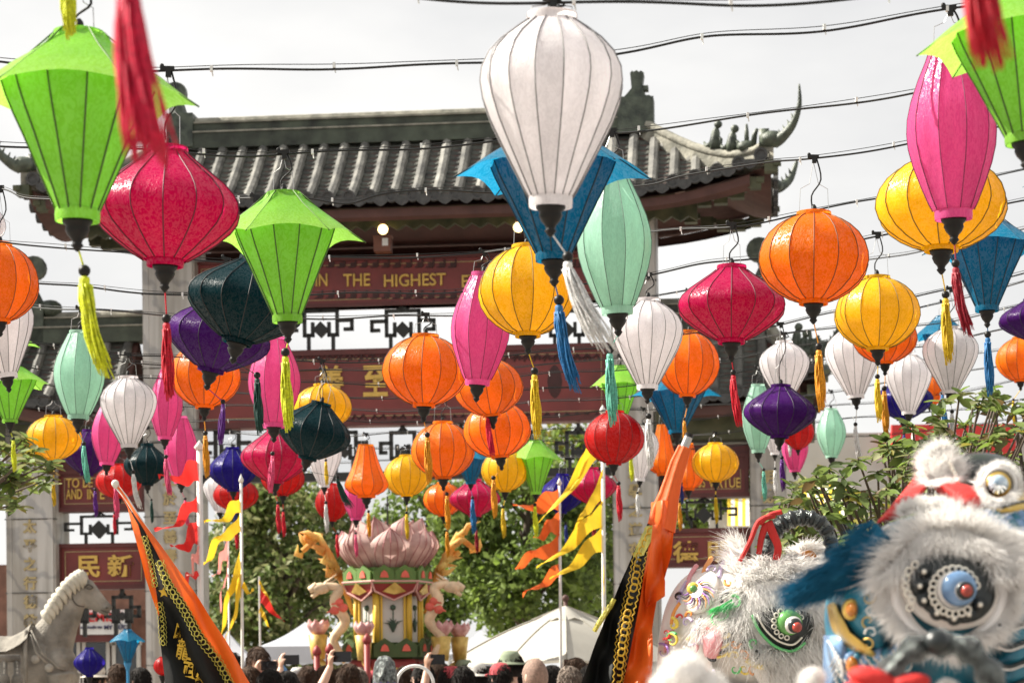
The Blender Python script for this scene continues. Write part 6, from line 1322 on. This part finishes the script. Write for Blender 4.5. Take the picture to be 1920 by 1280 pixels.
# ================================================================== lion dance heads
M['fur_white'] = mat('white_fur', (0.88, 0.86, 0.83), 0.75, 0.06, 30, transl=.45, spec=.25); M['fur_blue'] = mat('teal_blue_fur', (0.010, 0.12, 0.22), 0.7, 0.3, 20, transl=.25, spec=.25); M['fur_root'] = mat('fur_backing', (0.78, 0.76, 0.73), 0.9, 0.06, 20)
M['paint_teal'] = mat('painted_teal', (0.012, 0.11, 0.19), 0.35, 0.4, 14, col2=(0.03, 0.24, 0.34)); M['paint_white'] = mat('painted_white', (0.72, 0.69, 0.64), 0.45, 0.08, 12); M['paint_black'] = mat('painted_black', (0.012, 0.016, 0.016), 0.35, .3, 20)
M['pearl'] = mat('pearl', (0.74, 0.70, 0.60), 0.25); M['irisblue'] = mat('iris_blue', (0.06, 0.18, 0.42), 0.2, 0.5, 18, col2=(0.30, 0.48, 0.72)); M['irisgreen'] = mat('iris_green', (0.06, 0.22, 0.05), 0.25, 0.4, 18, col2=(0.15, 0.4, 0.10)); M['lens_red'] = mat('red_bead', (0.34, 0.05, 0.035), 0.15, .3, 30)
M['goldleaf'] = mat('gold_leaf', (0.62, 0.42, 0.10), 0.3, .25, 20, metal=.6); M['mirror'] = mat('mirror_glass', (0.20, 0.40, 0.60), 0.12, .5, 60, metal=.0, spec=1.0, col2=(0.70, 0.82, 0.90)); M['redcloth'] = mat('red_cloth', (0.58, 0.025, 0.02), 0.75, .2, 16, bump=.2, transl=.15); M['amber'] = mat('amber', (0.55, 0.20, 0.03), 0.15, .4, 25)
PAINT = {c: mat('paint_' + c, v, 0.45, .1, 10) for c, v in {'orange': (0.80, 0.30, 0.05), 'violet': (0.28, 0.12, 0.42), 'green': (0.12, 0.50, 0.16), 'yellow': (0.80, 0.60, 0.08), 'pink': (0.72, 0.30, 0.32), 'black': (0.02, 0.02, 0.02), 'red': (0.6, .04, .03), 'lilac': (.55, .45, .62)}.items()}
def fur(roots, width, seed, segs=4, sag=.25):
    rnd = random.Random(seed); b = MB(); v, f_, m_ = b.v, b.f, b.m
    for (p, dr, L_) in roots:
        cl_ = noise.noise_vector(Vector(p) * (26.0 if width < .0024 else 14.0)); dr = (dr.normalized() + cl_ * .75 + Vector((rnd.gauss(0, .13), rnd.gauss(0, .13), rnd.gauss(0, .13)))).normalized(); L_ *= rnd.uniform(.6, 1.2); sd = dr.cross(Vector((rnd.gauss(0, .5), -1, rnd.gauss(0, .5)))).normalized(); n0 = len(v); cv = Vector((rnd.gauss(0, .25), rnd.gauss(0, .2), -sag + rnd.gauss(0, .15)))
        for i in range(segs + 1):
            t = i / segs; q = p + dr * L_ * t + cv * L_ * t * t; w = width * (1 - t * .92) * .5
            v.append(tuple(q - sd * w)); v.append(tuple(q + sd * w))
        for i in range(segs): f_.append((n0 + 2 * i, n0 + 2 * i + 1, n0 + 2 * i + 3, n0 + 2 * i + 2)); m_.append(0)
    return b
class Lion:
    """maps photograph pixels at distance d onto a domed head surface; local frame at the head's foot point"""
    def __init__(s, label, cx, cy, rx, ry, depth, d, name='lion_head'):
        s.d, s.k, s.cx, s.cy, s.rx, s.ry, s.dep = d, d / F, cx, cy, rx, ry, depth; s.o = Vector((P(cx, 1100, d).x, d + depth, 0)); s.root = empty(name, s.o); tag(s.root, label, 'lion head', 'lion dance heads')
    def q(s, px, py, off=0.0):
        u = ((px - s.cx) / s.rx) ** 2 + ((py - s.cy) / s.ry) ** 2; h = s.dep * math.sqrt(max(0.0, 1 - u)) if u < 1 else -.25 * s.dep * min(1.5, (u - 1))
        return P(px, py, s.d + s.dep - h - off) - s.o
    def nrm(s, px, py):
        a = s.q(px + 3, py) - s.q(px - 3, py); b = s.q(px, py - 3) - s.q(px, py + 3); return b.cross(a).normalized() * (1 if b.cross(a).y < 0 else -1)
    def shell(s, m_, name='head_shell', sc=.95):
        b = MB(); rows = []
        for i in range(17):
            v = math.pi * i / 16; rows.append([Vector((s.rx * s.k * sc * math.sin(v) * math.cos(u), s.dep * sc * math.sin(v) * math.sin(u), P(s.cx, s.cy, s.d).z + s.ry * s.k * sc * math.cos(v))) for u in [2 * math.pi * j / 28 for j in range(28)]])
        b.grid(rows, close=True); return b.build(name, m_, s.root, True)
    def drape(s, m_):
        zt = P(s.cx, s.cy, s.d).z; b = MB(); rows = []; W_ = s.rx * s.k
        for i in range(9):
            t = i / 8; rows.append([Vector(((W_ * (.8 + .25 * t) + .03 * math.sin(7 * u)) * math.cos(u), (s.dep * (.85 + .35 * t) + .03 * math.cos(9 * u)) * math.sin(u), lerp(zt - s.ry * s.k * .72, .03, t))) for u in [2 * math.pi * j / 48 for j in range(48)]])
        b.grid(rows, close=True); b.build('body_cloth', m_, s.root, True)
    def disc(s, name, m_, px, py, rpx, h, off=0.0, parent=None, tilt=0.0, sx=1.0, prof=None, n=24):
        b = MB(); r = rpx * s.k; M_ = Matrix.Rotation(R(tilt), 3, 'Y') @ Matrix.Rotation(R(90), 3, 'X') @ Matrix.Diagonal(Vector((sx, 1, 1)))
        b.lathe([(a * r, z * h) for a, z in (prof or ((1, -.6), (1.0, .2), (.85, .65), (.5, .93), (.001, 1)))], n, s.q(px, py, off), M=M_); return b.build(name, m_, parent or s.root, True)
    def line(s, name, m_, pts, rpx, off=.004, parent=None, taper=False, n=5):
        q = catmull([s.q(x, y, off) for x, y in pts], 5); b = MB(); N = len(q); b.tube(q, [rpx * s.k * ((1 - .85 * i / (N - 1)) if taper else 1) for i in range(N)], n); return b.build(name, m_, parent or s.root, True)
    def patch(s, name, m_, poly, off=.004, th=.006, parent=None):
        c = (sum(p[0] for p in poly) / len(poly), sum(p[1] for p in poly) / len(poly)); b = MB(); n = len(poly); rows = [[s.q(lerp(c[0], x, t), lerp(c[1], y, t), off + th * (1 - t ** 4)) for x, y in poly] for t in (.02, .35, .7, .9, 1.0)]; rows.append([p + Vector((0, th * 1.5, 0)) for p in rows[-1]]); b.grid(rows, close=True); return b.build(name, m_, parent or s.root, True)
    def spiral(s, name, m_, px, py, rpx, turns, ph, w, off=.006, sgn=1):
        return s.line(name, m_, [(px + rpx * (1 - t) * math.cos(ph + sgn * turns * 6.283 * t), py + rpx * (1 - t) * math.sin(ph + sgn * turns * 6.283 * t)) for t in [i / 10 for i in range(10)]], w, off, taper=True)
def smoothpoly(pts, n=5):
    q = catmull([Vector((x, y, 0)) for x, y in pts] + [Vector((pts[0][0], pts[0][1], 0))], n)[:-1]; return [(v.x, v.y) for v in q]

# --- large blue lion
A = Lion('large blue lion dance head with white fur round its eye, lower right', 1790, 1150, 265, 255, .24, 4.3)
A.shell(M['paint_teal'], sc=.80); A.drape(M['paint_teal'])
rnd = random.Random(2)
eye = A.patch('eye_plate', M['paint_white'], smoothpoly([(1662, 1058), (1690, 1040), (1760, 1030), (1840, 1050), (1878, 1105), (1868, 1150), (1835, 1172), (1780, 1180), (1730, 1160), (1690, 1115)]), .02, .012)
A.patch('eye_inner', M['paint_black'], smoothpoly([(1690, 1062), (1720, 1045), (1790, 1040), (1850, 1065), (1866, 1120), (1840, 1158), (1795, 1168), (1745, 1150), (1712, 1112)]), .034, .008, eye)
lace = [(1716, 1058), (1704, 1070), (1699, 1084), (1698, 1098), (1702, 1112), (1710, 1124), (1706, 1138)]
rg = MB(); rg.tube([(.0062 * math.cos(R(a)), 0, .0062 * math.sin(R(a))) for a in range(0, 361, 40)], .0022, 5); RG = rg.mesh('lace_ring', M['pearl'], True)
pb = MB(); pb.ball((0, 0, 0), .0046, 8); PB = pb.mesh('pearl', M['pearl'], True); db = MB(); db.lathe([(.0, -.004), (.013, -.003), (.013, .001)], 14, M=Matrix.Rotation(R(90), 3, 'X')); DBm = db.mesh('dark_stud', M['paint_black'], True)
for x, y in lace: inst('lace_ring', RG, eye, A.q(x, y, .046))
for i in range(19):
    a = R(35 + 290 * i / 18); inst('lace_ring', RG, eye, A.q(1790 + 42 * math.cos(a + R(20)), 1108 + 42 * math.sin(a + R(20)), .05))
for x, y in ((1733, 1071), (1725, 1098), (1733, 1125), (1757, 1149), (1789, 1159), (1817, 1151), (1838, 1133)): inst('dark_stud', DBm, eye, A.q(x, y, .046)); inst('pearl', PB, eye, A.q(x, y, .05))
A.disc('eye_white', M['paint_white'], 1792, 1107, 36, .006, .044, eye); A.disc('iris', M['irisblue'], 1798, 1103, 33, .016, .05, eye); A.disc('pupil_ring', M['paint_white'], 1806, 1106, 18, .006, .062, eye); A.disc('pupil', M['paint_black'], 1809, 1107, 17, .010, .064, eye, prof=((1, -.6), (1, .8), (.7, 1), (.001, .95))); A.disc('pupil_bead', M['lens_red'], 1813, 1107, 11, .010, .073, eye)
roots = []
for i in range(15000):
    a = rnd.uniform(0, 6.283); r = rnd.uniform(0, 1); up = math.sin(a) < .25      # image y down: sin<0 is up
    rin, rout = (70, 130) if math.sin(a) < -.25 else (98, 120)
    rr = lerp(rin, rout, r ** .8); px, py = 1780 + rr * 1.05 * math.cos(a), 1098 + rr * (1.0 if math.sin(a) < 0 else .95) * math.sin(a)
    if math.sin(a) < 0 and rr < 78 and math.cos(a) < -.5: continue
    nn = A.nrm(px, py); rad = Vector((math.cos(a), 0, -math.sin(a)))
    if math.sin(a) < -.1 and r < .55: dr = Vector((rad.x * .25, -.55, -.55)) + nn * .3
    else: dr = rad * (.9 if r > .3 else .5) + Vector((0, -.35, -.12)) + nn * .25
    roots.append((A.q(px, py, .012 + .02 * math.sin(math.pi * min(r, 1))), dr, .044 if math.sin(a) < 0 else .030))
fr = fur(roots, .0019, 3).build('eye_fur', M['fur_white'], A.root); fr['kind'] = 'stuff'
ringb = MB(); rr_ = []
for t in range(8):
    s_ = t / 7; rr_.append([A.q(1780 + lerp(80, 124, s_) * 1.05 * math.cos(a), 1098 + (lerp(72, 124, s_) if math.sin(a) < 0 else lerp(98, 118, s_)) * math.sin(a), .010 + .022 * math.sin(math.pi * s_)) for a in [2 * math.pi * j / 40 for j in range(40)]])
ringb.grid(rr_, close=True); ringb.build('fur_ring', M['fur_root'], A.root, True)
# teal ear tuft pointing left
ear = catmull([A.q(1662, 1002, .03), A.q(1622, 1040, .06) , A.q(1570, 1078, .07), A.q(1522, 1100, .07), A.q(1486, 1112, .06)], 8)
for i, q in enumerate(ear): q.y = lerp(ear[0].y, ear[0].y + .02, i / len(ear))
b = MB(); b.tube(ear, [lerp(.040, .006, i / (len(ear) - 1)) for i in range(len(ear))], 12, flat=.7); eo = b.build('ear', M['fur_blue'], A.root, True); roots = []
for i in range(5200):
    t = rnd.random() ** .8; j = min(int(t * (len(ear) - 1)), len(ear) - 2); tg = (ear[j + 1] - ear[j]).normalized(); a = rnd.uniform(0, 6.28); n1 = Vector((0, -1, 0)); n2 = tg.cross(n1); ra = lerp(.040, .006, t); of = (n1 * math.cos(a) * .7 + n2 * math.sin(a)) * ra; roots.append((lerp(ear[j], ear[j + 1], (t * (len(ear) - 1)) % 1) + of, tg * 1.0 + of.normalized() * .22, .042))
fo = fur(roots, .0016, 5, 3, .1).build('ear_fur', M['fur_blue'], eo); fo['kind'] = 'stuff'
A.line('ear_piping', M['paint_white'], [(1668, 985), (1630, 1012), (1590, 1048), (1556, 1080)], 4, .05)
# red flank cloth, crest
A.patch('flank_cloth', M['redcloth'], smoothpoly([(1648, 978), (1690, 930), (1728, 885), (1745, 880), (1740, 910), (1715, 945), (1690, 968)]), -.02, .03)
crest = A.patch('crest', M['paint_black'], smoothpoly([(1782, 872), (1800, 852), (1850, 848), (1890, 860), (1915, 890), (1912, 925), (1870, 930), (1820, 908), (1795, 895)]), -.03, .05)
for i in range(6): inst('pearl', PB, crest, A.q(1781 + i * 3, 868 + i * 6.5, .03))
A.patch('crest_band', M['redcloth'], smoothpoly([(1756, 905), (1800, 905), (1838, 918), (1855, 935), (1840, 952), (1805, 950), (1780, 928)]), .0, .04)
A.patch('crest_scroll', M['goldleaf'], smoothpoly([(1850, 948), (1890, 930), (1930, 920), (1960, 925), (1950, 950), (1900, 962), (1868, 962)]), .01, .03); A.line('crest_line', M['paint_black'], [(1880, 950), (1915, 940), (1945, 936)], 2.5, .045)
A.disc('mirror_rim', M['goldleaf'], 1872, 908, 25, .012, .05, tilt=0); A.disc('mirror', M['mirror'], 1872, 908, 19, .014, .062)
for j in range(12): A.line('mirror_ray', M['white_sign'], [(1872 + 4 * math.cos(j * .5236), 907 + 4 * math.sin(j * .5236)), (1872 + 18 * math.cos(j * .5236), 907 + 18 * math.sin(j * .5236))], .9, .074)
roots = []
for i in range(3800):
    a = rnd.uniform(0, 6.283); r = rnd.uniform(24, 37); rad = Vector((math.cos(a), -.5, -math.sin(a))); roots.append((A.q(1872 + r * math.cos(a), 908 + r * math.sin(a), .03 + .02 * math.sin((r - 24) / 13 * math.pi)), rad, .014))
for i in range(3400):
    t = rnd.random(); px, py = pl([(0, 1752), (.35, 1775), (1, 1700)], t), pl([(0, 905), (.35, 850), (1, 962)], t); t2 = rnd.random(); c = [(1766, 852), (1752, 862), (1745, 880), (1748, 898), (1770, 890), (1786, 880)][rnd.randrange(6)]; a = rnd.uniform(0, 6.28); rr = rnd.uniform(0, 16); roots.append((A.q(c[0] + rr * math.cos(a), c[1] + rr * math.sin(a), .0 + .02 * rnd.random()), Vector((math.cos(a) * .8, -.5, .5 - .6 * math.sin(a))), .028))
for i in range(2600):
    t = rnd.random(); px, py = lerp(1688, 1790, t) + rnd.uniform(-6, 6), pl([(0, 958), (.4, 942), (1, 958)], t) + rnd.uniform(-9, 9); roots.append((A.q(px, py, .02), Vector((rnd.uniform(-.5, .5), -.8, .6)), .022))
fo = fur(roots, .0018, 8, 3, .1).build('crest_fur', M['fur_white'], A.root); fo['kind'] = 'stuff'
bk = MB()
for (x, y, r) in ((1766, 856, 16), (1750, 876, 18), (1774, 888, 15), (1700, 955, 13), (1725, 950, 13), (1750, 948, 13), (1775, 952, 12)): bk.ball(A.q(x, y, .0), (r * A.k, .015, r * A.k), 10)
bk.lathe([(24 * A.k, -.01), (27 * A.k, .018), (33 * A.k, .02), (37 * A.k, -.01)], 24, A.q(1872, 908, .03), M=Matrix.Rotation(R(90), 3, 'X'), cap=False); bk.build('fur_cushion', M['fur_root'], A.root, True)['kind'] = 'stuff'
# blue scales with white edging, upper right and the cheeks
sc_ = MB(); sc_.lathe([(.0, .006), (.007, .0055), (.012, .003), (.014, 0)], 12, M=Matrix.Rotation(R(90), 3, 'X')); SCM = [sc_.mesh('scale', m_, True) for m_ in (M['irisblue'], M['paint_teal'])]; ed = MB(); ed.tube([(.0135 * math.cos(R(a)), -.002, .0135 * math.sin(R(a))) for a in range(180, 361, 20)], .0016, 4); EDM = ed.mesh('scale_edge', M['paint_white'], True)
def scales(x0, x1, y0, y1, st, ok):
    j = 0; y = y1
    while y >= y0:
        x = x0 + (st / 2 if j % 2 else 0)
        while x <= x1:
            if ok(x, y): o_ = inst('scale', SCM[(j + int(x)) % 2], A.root, A.q(x, y, .006)); inst('scale_edge', EDM, o_)
            x += st
        y -= st * .62; j += 1
scales(1835, 1990, 962, 1060, 15, lambda x, y: (x - 1780) ** 2 / 150 ** 2 + (y - 1098) ** 2 / 140 ** 2 > 1)
scales(1560, 1700, 1205, 1300, 15, lambda x, y: y > 1240 - (x - 1560) * .2 and x > 1575)
A.disc('cheek_pompom', M['paint_white'], 1908, 1022, 24, .02, .02); roots = []
for i in range(1800): a = rnd.uniform(0, 6.28); r = rnd.uniform(0, 26); roots.append((A.q(1908 + r * math.cos(a), 1022 + r * math.sin(a), .03), Vector((math.cos(a), -1, -math.sin(a))), .016))
fo = fur(roots, .0016, 9, 3, .1).build('pompom_fur', M['fur_white'], A.root); fo['kind'] = 'stuff'
# left cheek: rolled teal scroll with amber jewel and gold edge
A.patch('cheek_scroll', M['paint_teal'], smoothpoly([(1572, 1110), (1592, 1090), (1625, 1092), (1650, 1120), (1662, 1170), (1655, 1215), (1620, 1215), (1585, 1180), (1568, 1145)]), .0, .045)
A.patch('cheek_rim', M['goldleaf'], smoothpoly([(1556, 1135), (1566, 1130), (1580, 1168), (1605, 1198), (1640, 1222), (1632, 1230), (1595, 1212), (1567, 1180)]), .02, .03); A.disc('jewel_rim', M['goldleaf'], 1596, 1142, 21, .012, .045, sx=.8); A.disc('jewel', M['amber'], 1596, 1142, 14, .02, .052, sx=.8)
for i in range(5): A.spiral('cheek_curl', M['paint_white'] if i % 2 else M['goldleaf'], 1628 + 6 * (i % 2), 1120 + i * 22, 13, 1.1, i, 2.0, .05)
A.disc('amber_boss', M['amber'], 1598, 1246, 17, .02, .02, sx=.7); A.patch('silver_scroll', M['irisblue'], smoothpoly([(1548, 1190), (1580, 1195), (1590, 1240), (1570, 1300), (1548, 1300)]), .0, .02)
for i in range(6): A.line('silver_line', M['white_sign'], [(1552 + i * 5, 1200 + i * 7), (1566 + i * 3, 1225 + i * 8), (1556 + i * 3, 1250 + i * 8)], 1.8, .03)
for i in range(5):
    y = 1128 + i * 36; A.patch('fin', M['paint_teal'], smoothpoly([(1876, y + 40), (1900, y + 8), (1945, y - 6), (1985, y + 10), (1985, y + 34), (1930, y + 34), (1895, y + 48)]), .02 + .006 * i, .02); A.line('fin_edge', M['paint_black'], [(1872, y + 44), (1893, y + 50), (1930, y + 38), (1985, y + 38)], 5, .04 + .006 * i); A.line('fin_edge', M['paint_white'], [(1868, y + 48), (1893, y + 55), (1930, y + 44), (1985, y + 44)], 2, .045 + .006 * i)
A.spiral('nose_curl', M['paint_white'], 1850, 1015, 16, 1, 2, 2.0, .03)

# --- smaller white lion behind
B = Lion('smaller white lion dance head with green eye and dark scaly horn', 1440, 1180, 200, 150, .26, 7.4)
B.shell(M['paint_white']); B.drape(M['paint_white'])
cheek = B.patch('painted_cheek', M['paint_white'], smoothpoly([(1232, 1290), (1236, 1200), (1252, 1130), (1280, 1085), (1320, 1062), (1368, 1058), (1385, 1080), (1375, 1130), (1340, 1160), (1330, 1220), (1335, 1290)]), .01, .03)
earp = B.patch('painted_ear', M['paint_white'], smoothpoly([(1284, 1142), (1286, 1105), (1304, 1080), (1330, 1070), (1346, 1082), (1344, 1115), (1326, 1142), (1302, 1150)]), .05, .02)
B.disc('ear_jewel', M['irisgreen'], 1300, 1103, 7, .012, .075); B.disc('ear_jewel_rim', PAINT['yellow'], 1300, 1103, 12, .01, .068)
rnd = random.Random(4); cols = ['orange', 'violet', 'green', 'yellow', 'pink', 'black', 'lilac', 'red']
for i in range(16):
    a = R(-70 + 15 * i); B.line('ear_stroke', PAINT[('violet', 'orange', 'black')[i % 3]], [(1304 + 14 * math.cos(a), 1106 + 14 * math.sin(a)), (1306 + 24 * math.cos(a + .15), 1108 + 24 * math.sin(a + .15)), (1308 + 33 * math.cos(a + .5), 1110 + 33 * math.sin(a + .5))], 2.2, .078, taper=True)
for i in range(95):
    px, py = rnd.uniform(1236, 1378), rnd.uniform(1066, 1288)
    if px < pl([(1060, 1320), (1100, 1272), (1150, 1252), (1200, 1240), (1290, 1236)], py) or (1280 < px < 1350 and 1070 < py < 1152) or (px > 1335 and py > 1160): continue
    B.spiral('painted_curl', PAINT[cols[i % 8]], px, py, rnd.uniform(8, 16), rnd.uniform(.6, 1.1), rnd.uniform(0, 6), 3.4, .058, rnd.choice((-1, 1)))
for i in range(7):
    px0 = [(1246, 1250), (1250, 1200), (1262, 1150), (1275, 1110), (1292, 1080), (1320, 1066), (1350, 1064)][i]; B.line('cheek_rim', PAINT[('lilac', 'pink', 'orange')[i % 3]], [(px0[0] - 2, px0[1] + 20), (px0[0] + 2, px0[1]), (px0[0] + 14, px0[1] - 20)], 5, .03)
roots = []
for i in range(700): t = rnd.random(); roots.append((B.q(lerp(1336, 1372, t), lerp(1144, 1122, t), .06), Vector((rnd.uniform(-.3, .3), -.6, -.5)), .03))
fo = fur(roots, .003, 2, 3, .2).build('green_trim', mat('green_fur', (0.12, 0.55, 0.2), .7, .2, 20, transl=.3), B.root); fo['kind'] = 'stuff'
roots = []
for i in range(15000):
    px, py = rnd.uniform(1362, 1580), rnd.uniform(1040, 1290)
    top = pl([(1362, 1150), (1385, 1075), (1430, 1048), (1500, 1045), (1545, 1060), (1580, 1100)], px)
    if py < top or ((px - 1466) / 58) ** 2 + ((py - 1165) / 46) ** 2 < 1 or (py > 1200 and px < pl([(1200, 1400), (1290, 1450)], py)): continue
    nn = B.nrm(px, py); side = (px - 1462) / 110; dr = Vector((side * .3, -.55, -.6 if py > 1090 else .1)) + nn * .35
    roots.append((B.q(px, py, .03), dr, .075))
for i in range(3200):
    px = rnd.uniform(1405, 1535); py = 1122 - 22 * math.cos((px - 1466) / 70 * 1.4) + rnd.uniform(-14, 4); roots.append((B.q(px, py, .055), Vector(((px - 1466) / 160, -.5, -.9)), .06))
for i in range(350):
    px, py = rnd.uniform(1300, 1370), rnd.uniform(1155, 1185); roots.append((B.q(px, py, .045), Vector((-.2, -.5, -.8)), .06))
fo = fur(roots, .0028, 6, 4, .3).build('face_fur', M['fur_white'], B.root); fo['kind'] = 'stuff'
B.patch('fur_backing', M['fur_root'], smoothpoly([(1368, 1150), (1390, 1075), (1440, 1052), (1505, 1050), (1550, 1070), (1580, 1110), (1580, 1290), (1440, 1290), (1400, 1220)]), .02, .02)
eye = B.patch('eye_plate', M['paint_black'], smoothpoly([(1408, 1150), (1425, 1140), (1470, 1138), (1520, 1150), (1528, 1170), (1510, 1205), (1485, 1222), (1452, 1212), (1422, 1180)]), .055, .012)
B.line('eye_edge', PAINT['green'], [(1410, 1152), (1424, 1182), (1452, 1210), (1485, 1220), (1510, 1204)], 3, .072, eye); B.line('eye_edge', M['pearl'], [(1420, 1152), (1434, 1178), (1458, 1200), (1486, 1208), (1504, 1194)], 2, .076, eye)
for i in range(11): a = R(95 + 24 * i); inst('lace_ring', RG, eye, B.q(1478 + 27 * math.cos(a), 1168 + 27 * math.sin(a), .085), scale=(1.1, 1.1, 1.1))
B.disc('iris', M['irisgreen'], 1480, 1166, 24, .03, .08, eye); B.disc('eye_white', M['paint_white'], 1486, 1170, 17, .02, .098, eye); B.disc('pupil', M['paint_black'], 1490, 1172, 14, .02, .108, eye); B.disc('pupil_bead', M['lens_red'], 1494, 1175, 10, .02, .118, eye)
horn = catmull([B.q(1432, 1052, .02), B.q(1440, 1005, .04), B.q(1468, 982, .04), B.q(1502, 976, .04), B.q(1534, 992, .03), B.q(1549, 1030, .01), B.q(1548, 1060, .0)], 4); yb_ = horn[0].y
for q in horn: q.y = lerp(q.y, yb_, .8)
hb = MB(); hb.tube(horn, [lerp(.030, .018, i / (len(horn) - 1)) for i in range(len(horn))], 12); ho = hb.build('horn', M['sequin'], B.root, True)
for i in range(1, len(horn) - 1, 2):
    t = (horn[i + 1] - horn[i - 1]).normalized(); hb = MB(); hb.tube([horn[i] - t * .008, horn[i], horn[i] + t * .008], [.030 - .0004 * i, .036 - .0006 * i, .030 - .0004 * i], 12); hb.build('horn_segment', M['paint_black'], ho, True)
for pts, w in (([(1440, 974), (1412, 985), (1398, 1020), (1386, 1052)], 11), ([(1428, 985), (1440, 1008), (1450, 1030), (1455, 1050)], 9), ([(1452, 968), (1430, 974), (1415, 990)], 10), ([(1425, 990), (1418, 1015), (1420, 1040)], 7)):
    q = catmull([B.q(x, y, .07) for x, y in pts], 5)
    for v in q: v.y = yb_ - .05
    b = MB(); b.tube(q, [w * B.k * (1 - .3 * i / len(q)) for i in range(len(q))], 8, flat=.5); b.build('ribbon', M['redcloth'], B.root, True)
B.disc('brow_boss', M['amber'], 1516, 1046, 16, .02, .05); roots = []
for i in range(2200): a = rnd.uniform(0, 6.28); r = rnd.uniform(12, 34); roots.append((B.q(1512 + r * math.cos(a), 1046 + r * .7 * math.sin(a), .04), Vector((math.cos(a), -.6, -math.sin(a) + .3)), .04))
for i in range(700): px = rnd.uniform(1372, 1400); roots.append((B.q(px, rnd.uniform(1020, 1080), .0), Vector((-.7, -.2, .8)), .07))
fo = fur(roots, .0026, 12, 3, .2).build('brow_fur', M['fur_white'], B.root); fo['kind'] = 'stuff'
B.patch('pink_roll', PAINT['pink'], smoothpoly([(1318, 1190), (1345, 1178), (1358, 1200), (1345, 1232), (1322, 1228)]), .06, .03)
for i in range(6): B.line('tiger_stripe', PAINT['black'] if i % 2 else PAINT['yellow'], [(1345 + i * 3, 1232 - i * 9), (1358 + i * 2, 1228 - i * 9), (1366, 1222 - i * 9)], 3, .07)
for i in range(9): B.spiral('nose_curl', PAINT[('orange', 'black', 'green', 'yellow')[i % 4]], 1378 + (i % 3) * 18, 1205 + (i // 3) * 24, 11, 1, i, 3, .07)
B.line('yellow_fringe', PAINT['yellow'], [(1400, 1236), (1415, 1246), (1432, 1250)], 6, .07)

# --- blurred lion head close to the camera, only horn, bow and tufts reach into the frame
C = Lion('out-of-focus lion head in front with black horn, red bow and white tufts', 1520, 1560, 300, 240, .20, 3.0)
C.shell(M['paint_white']); C.drape(M['redcloth'])
def cv(px, py, y=0.0): return P(px, py, 3.0 + y) - C.o
hr = catmull([cv(1640, 1330), cv(1662, 1268), cv(1705, 1222), cv(1757, 1206), cv(1812, 1216), cv(1852, 1258), cv(1880, 1330)], 5); b = MB(); b.tube(hr, [.016 + .004 * math.sin(i * 1.3) for i in range(len(hr))], 12); ho = b.build('horn', M['sequin'], C.root, True)
b = MB(); b.ball(cv(1757, 1204, -.012), .017, 12); b.build('horn_knob', M['paint_black'], ho, True)
for (x, y, rx_, ry_, rot) in ((1640, 1276, 52, 24, 20), (1700, 1282, 46, 20, -10), (1610, 1300, 40, 26, 0)):
    b = MB(); b.ball(cv(x, y, -.01), (rx_ * C.k, .02, ry_ * C.k), 14, M=Matrix.Rotation(R(rot), 3, 'Y'), k=8); b.build('red_bow', M['redcloth'], C.root, True)
for gi, (x, y, r_) in enumerate(((1282, 1262, 52), (1330, 1290, 40), (1246, 1292, 36), (1522, 1272, 26), (1775, 1290, 22))):
    b = MB(); b.ball(cv(x, y), (r_ * C.k * .7, r_ * C.k * .7, r_ * C.k * .7), 12, k=8); to = b.build('white_tuft', M['fur_root'], C.root, True); roots = []
    for i in range(1500): v = Vector((rnd.gauss(0, 1), rnd.gauss(0, 1), rnd.gauss(0, 1))).normalized(); roots.append((cv(x, y) + v * r_ * C.k * .55, v, r_ * C.k * .5))
    fo = fur(roots, .0016, gi, 3, .2).build('tuft_fur', M['fur_white'], to); fo['kind'] = 'stuff'
    b = MB(); b.tube([cv(x, y), cv(lerp(x, 1520, .35), 1400, .05), cv(lerp(x, 1520, .5), 1480, .1)], .006, 5); b.build('tuft_stalk', M['paint_white'], C.root)
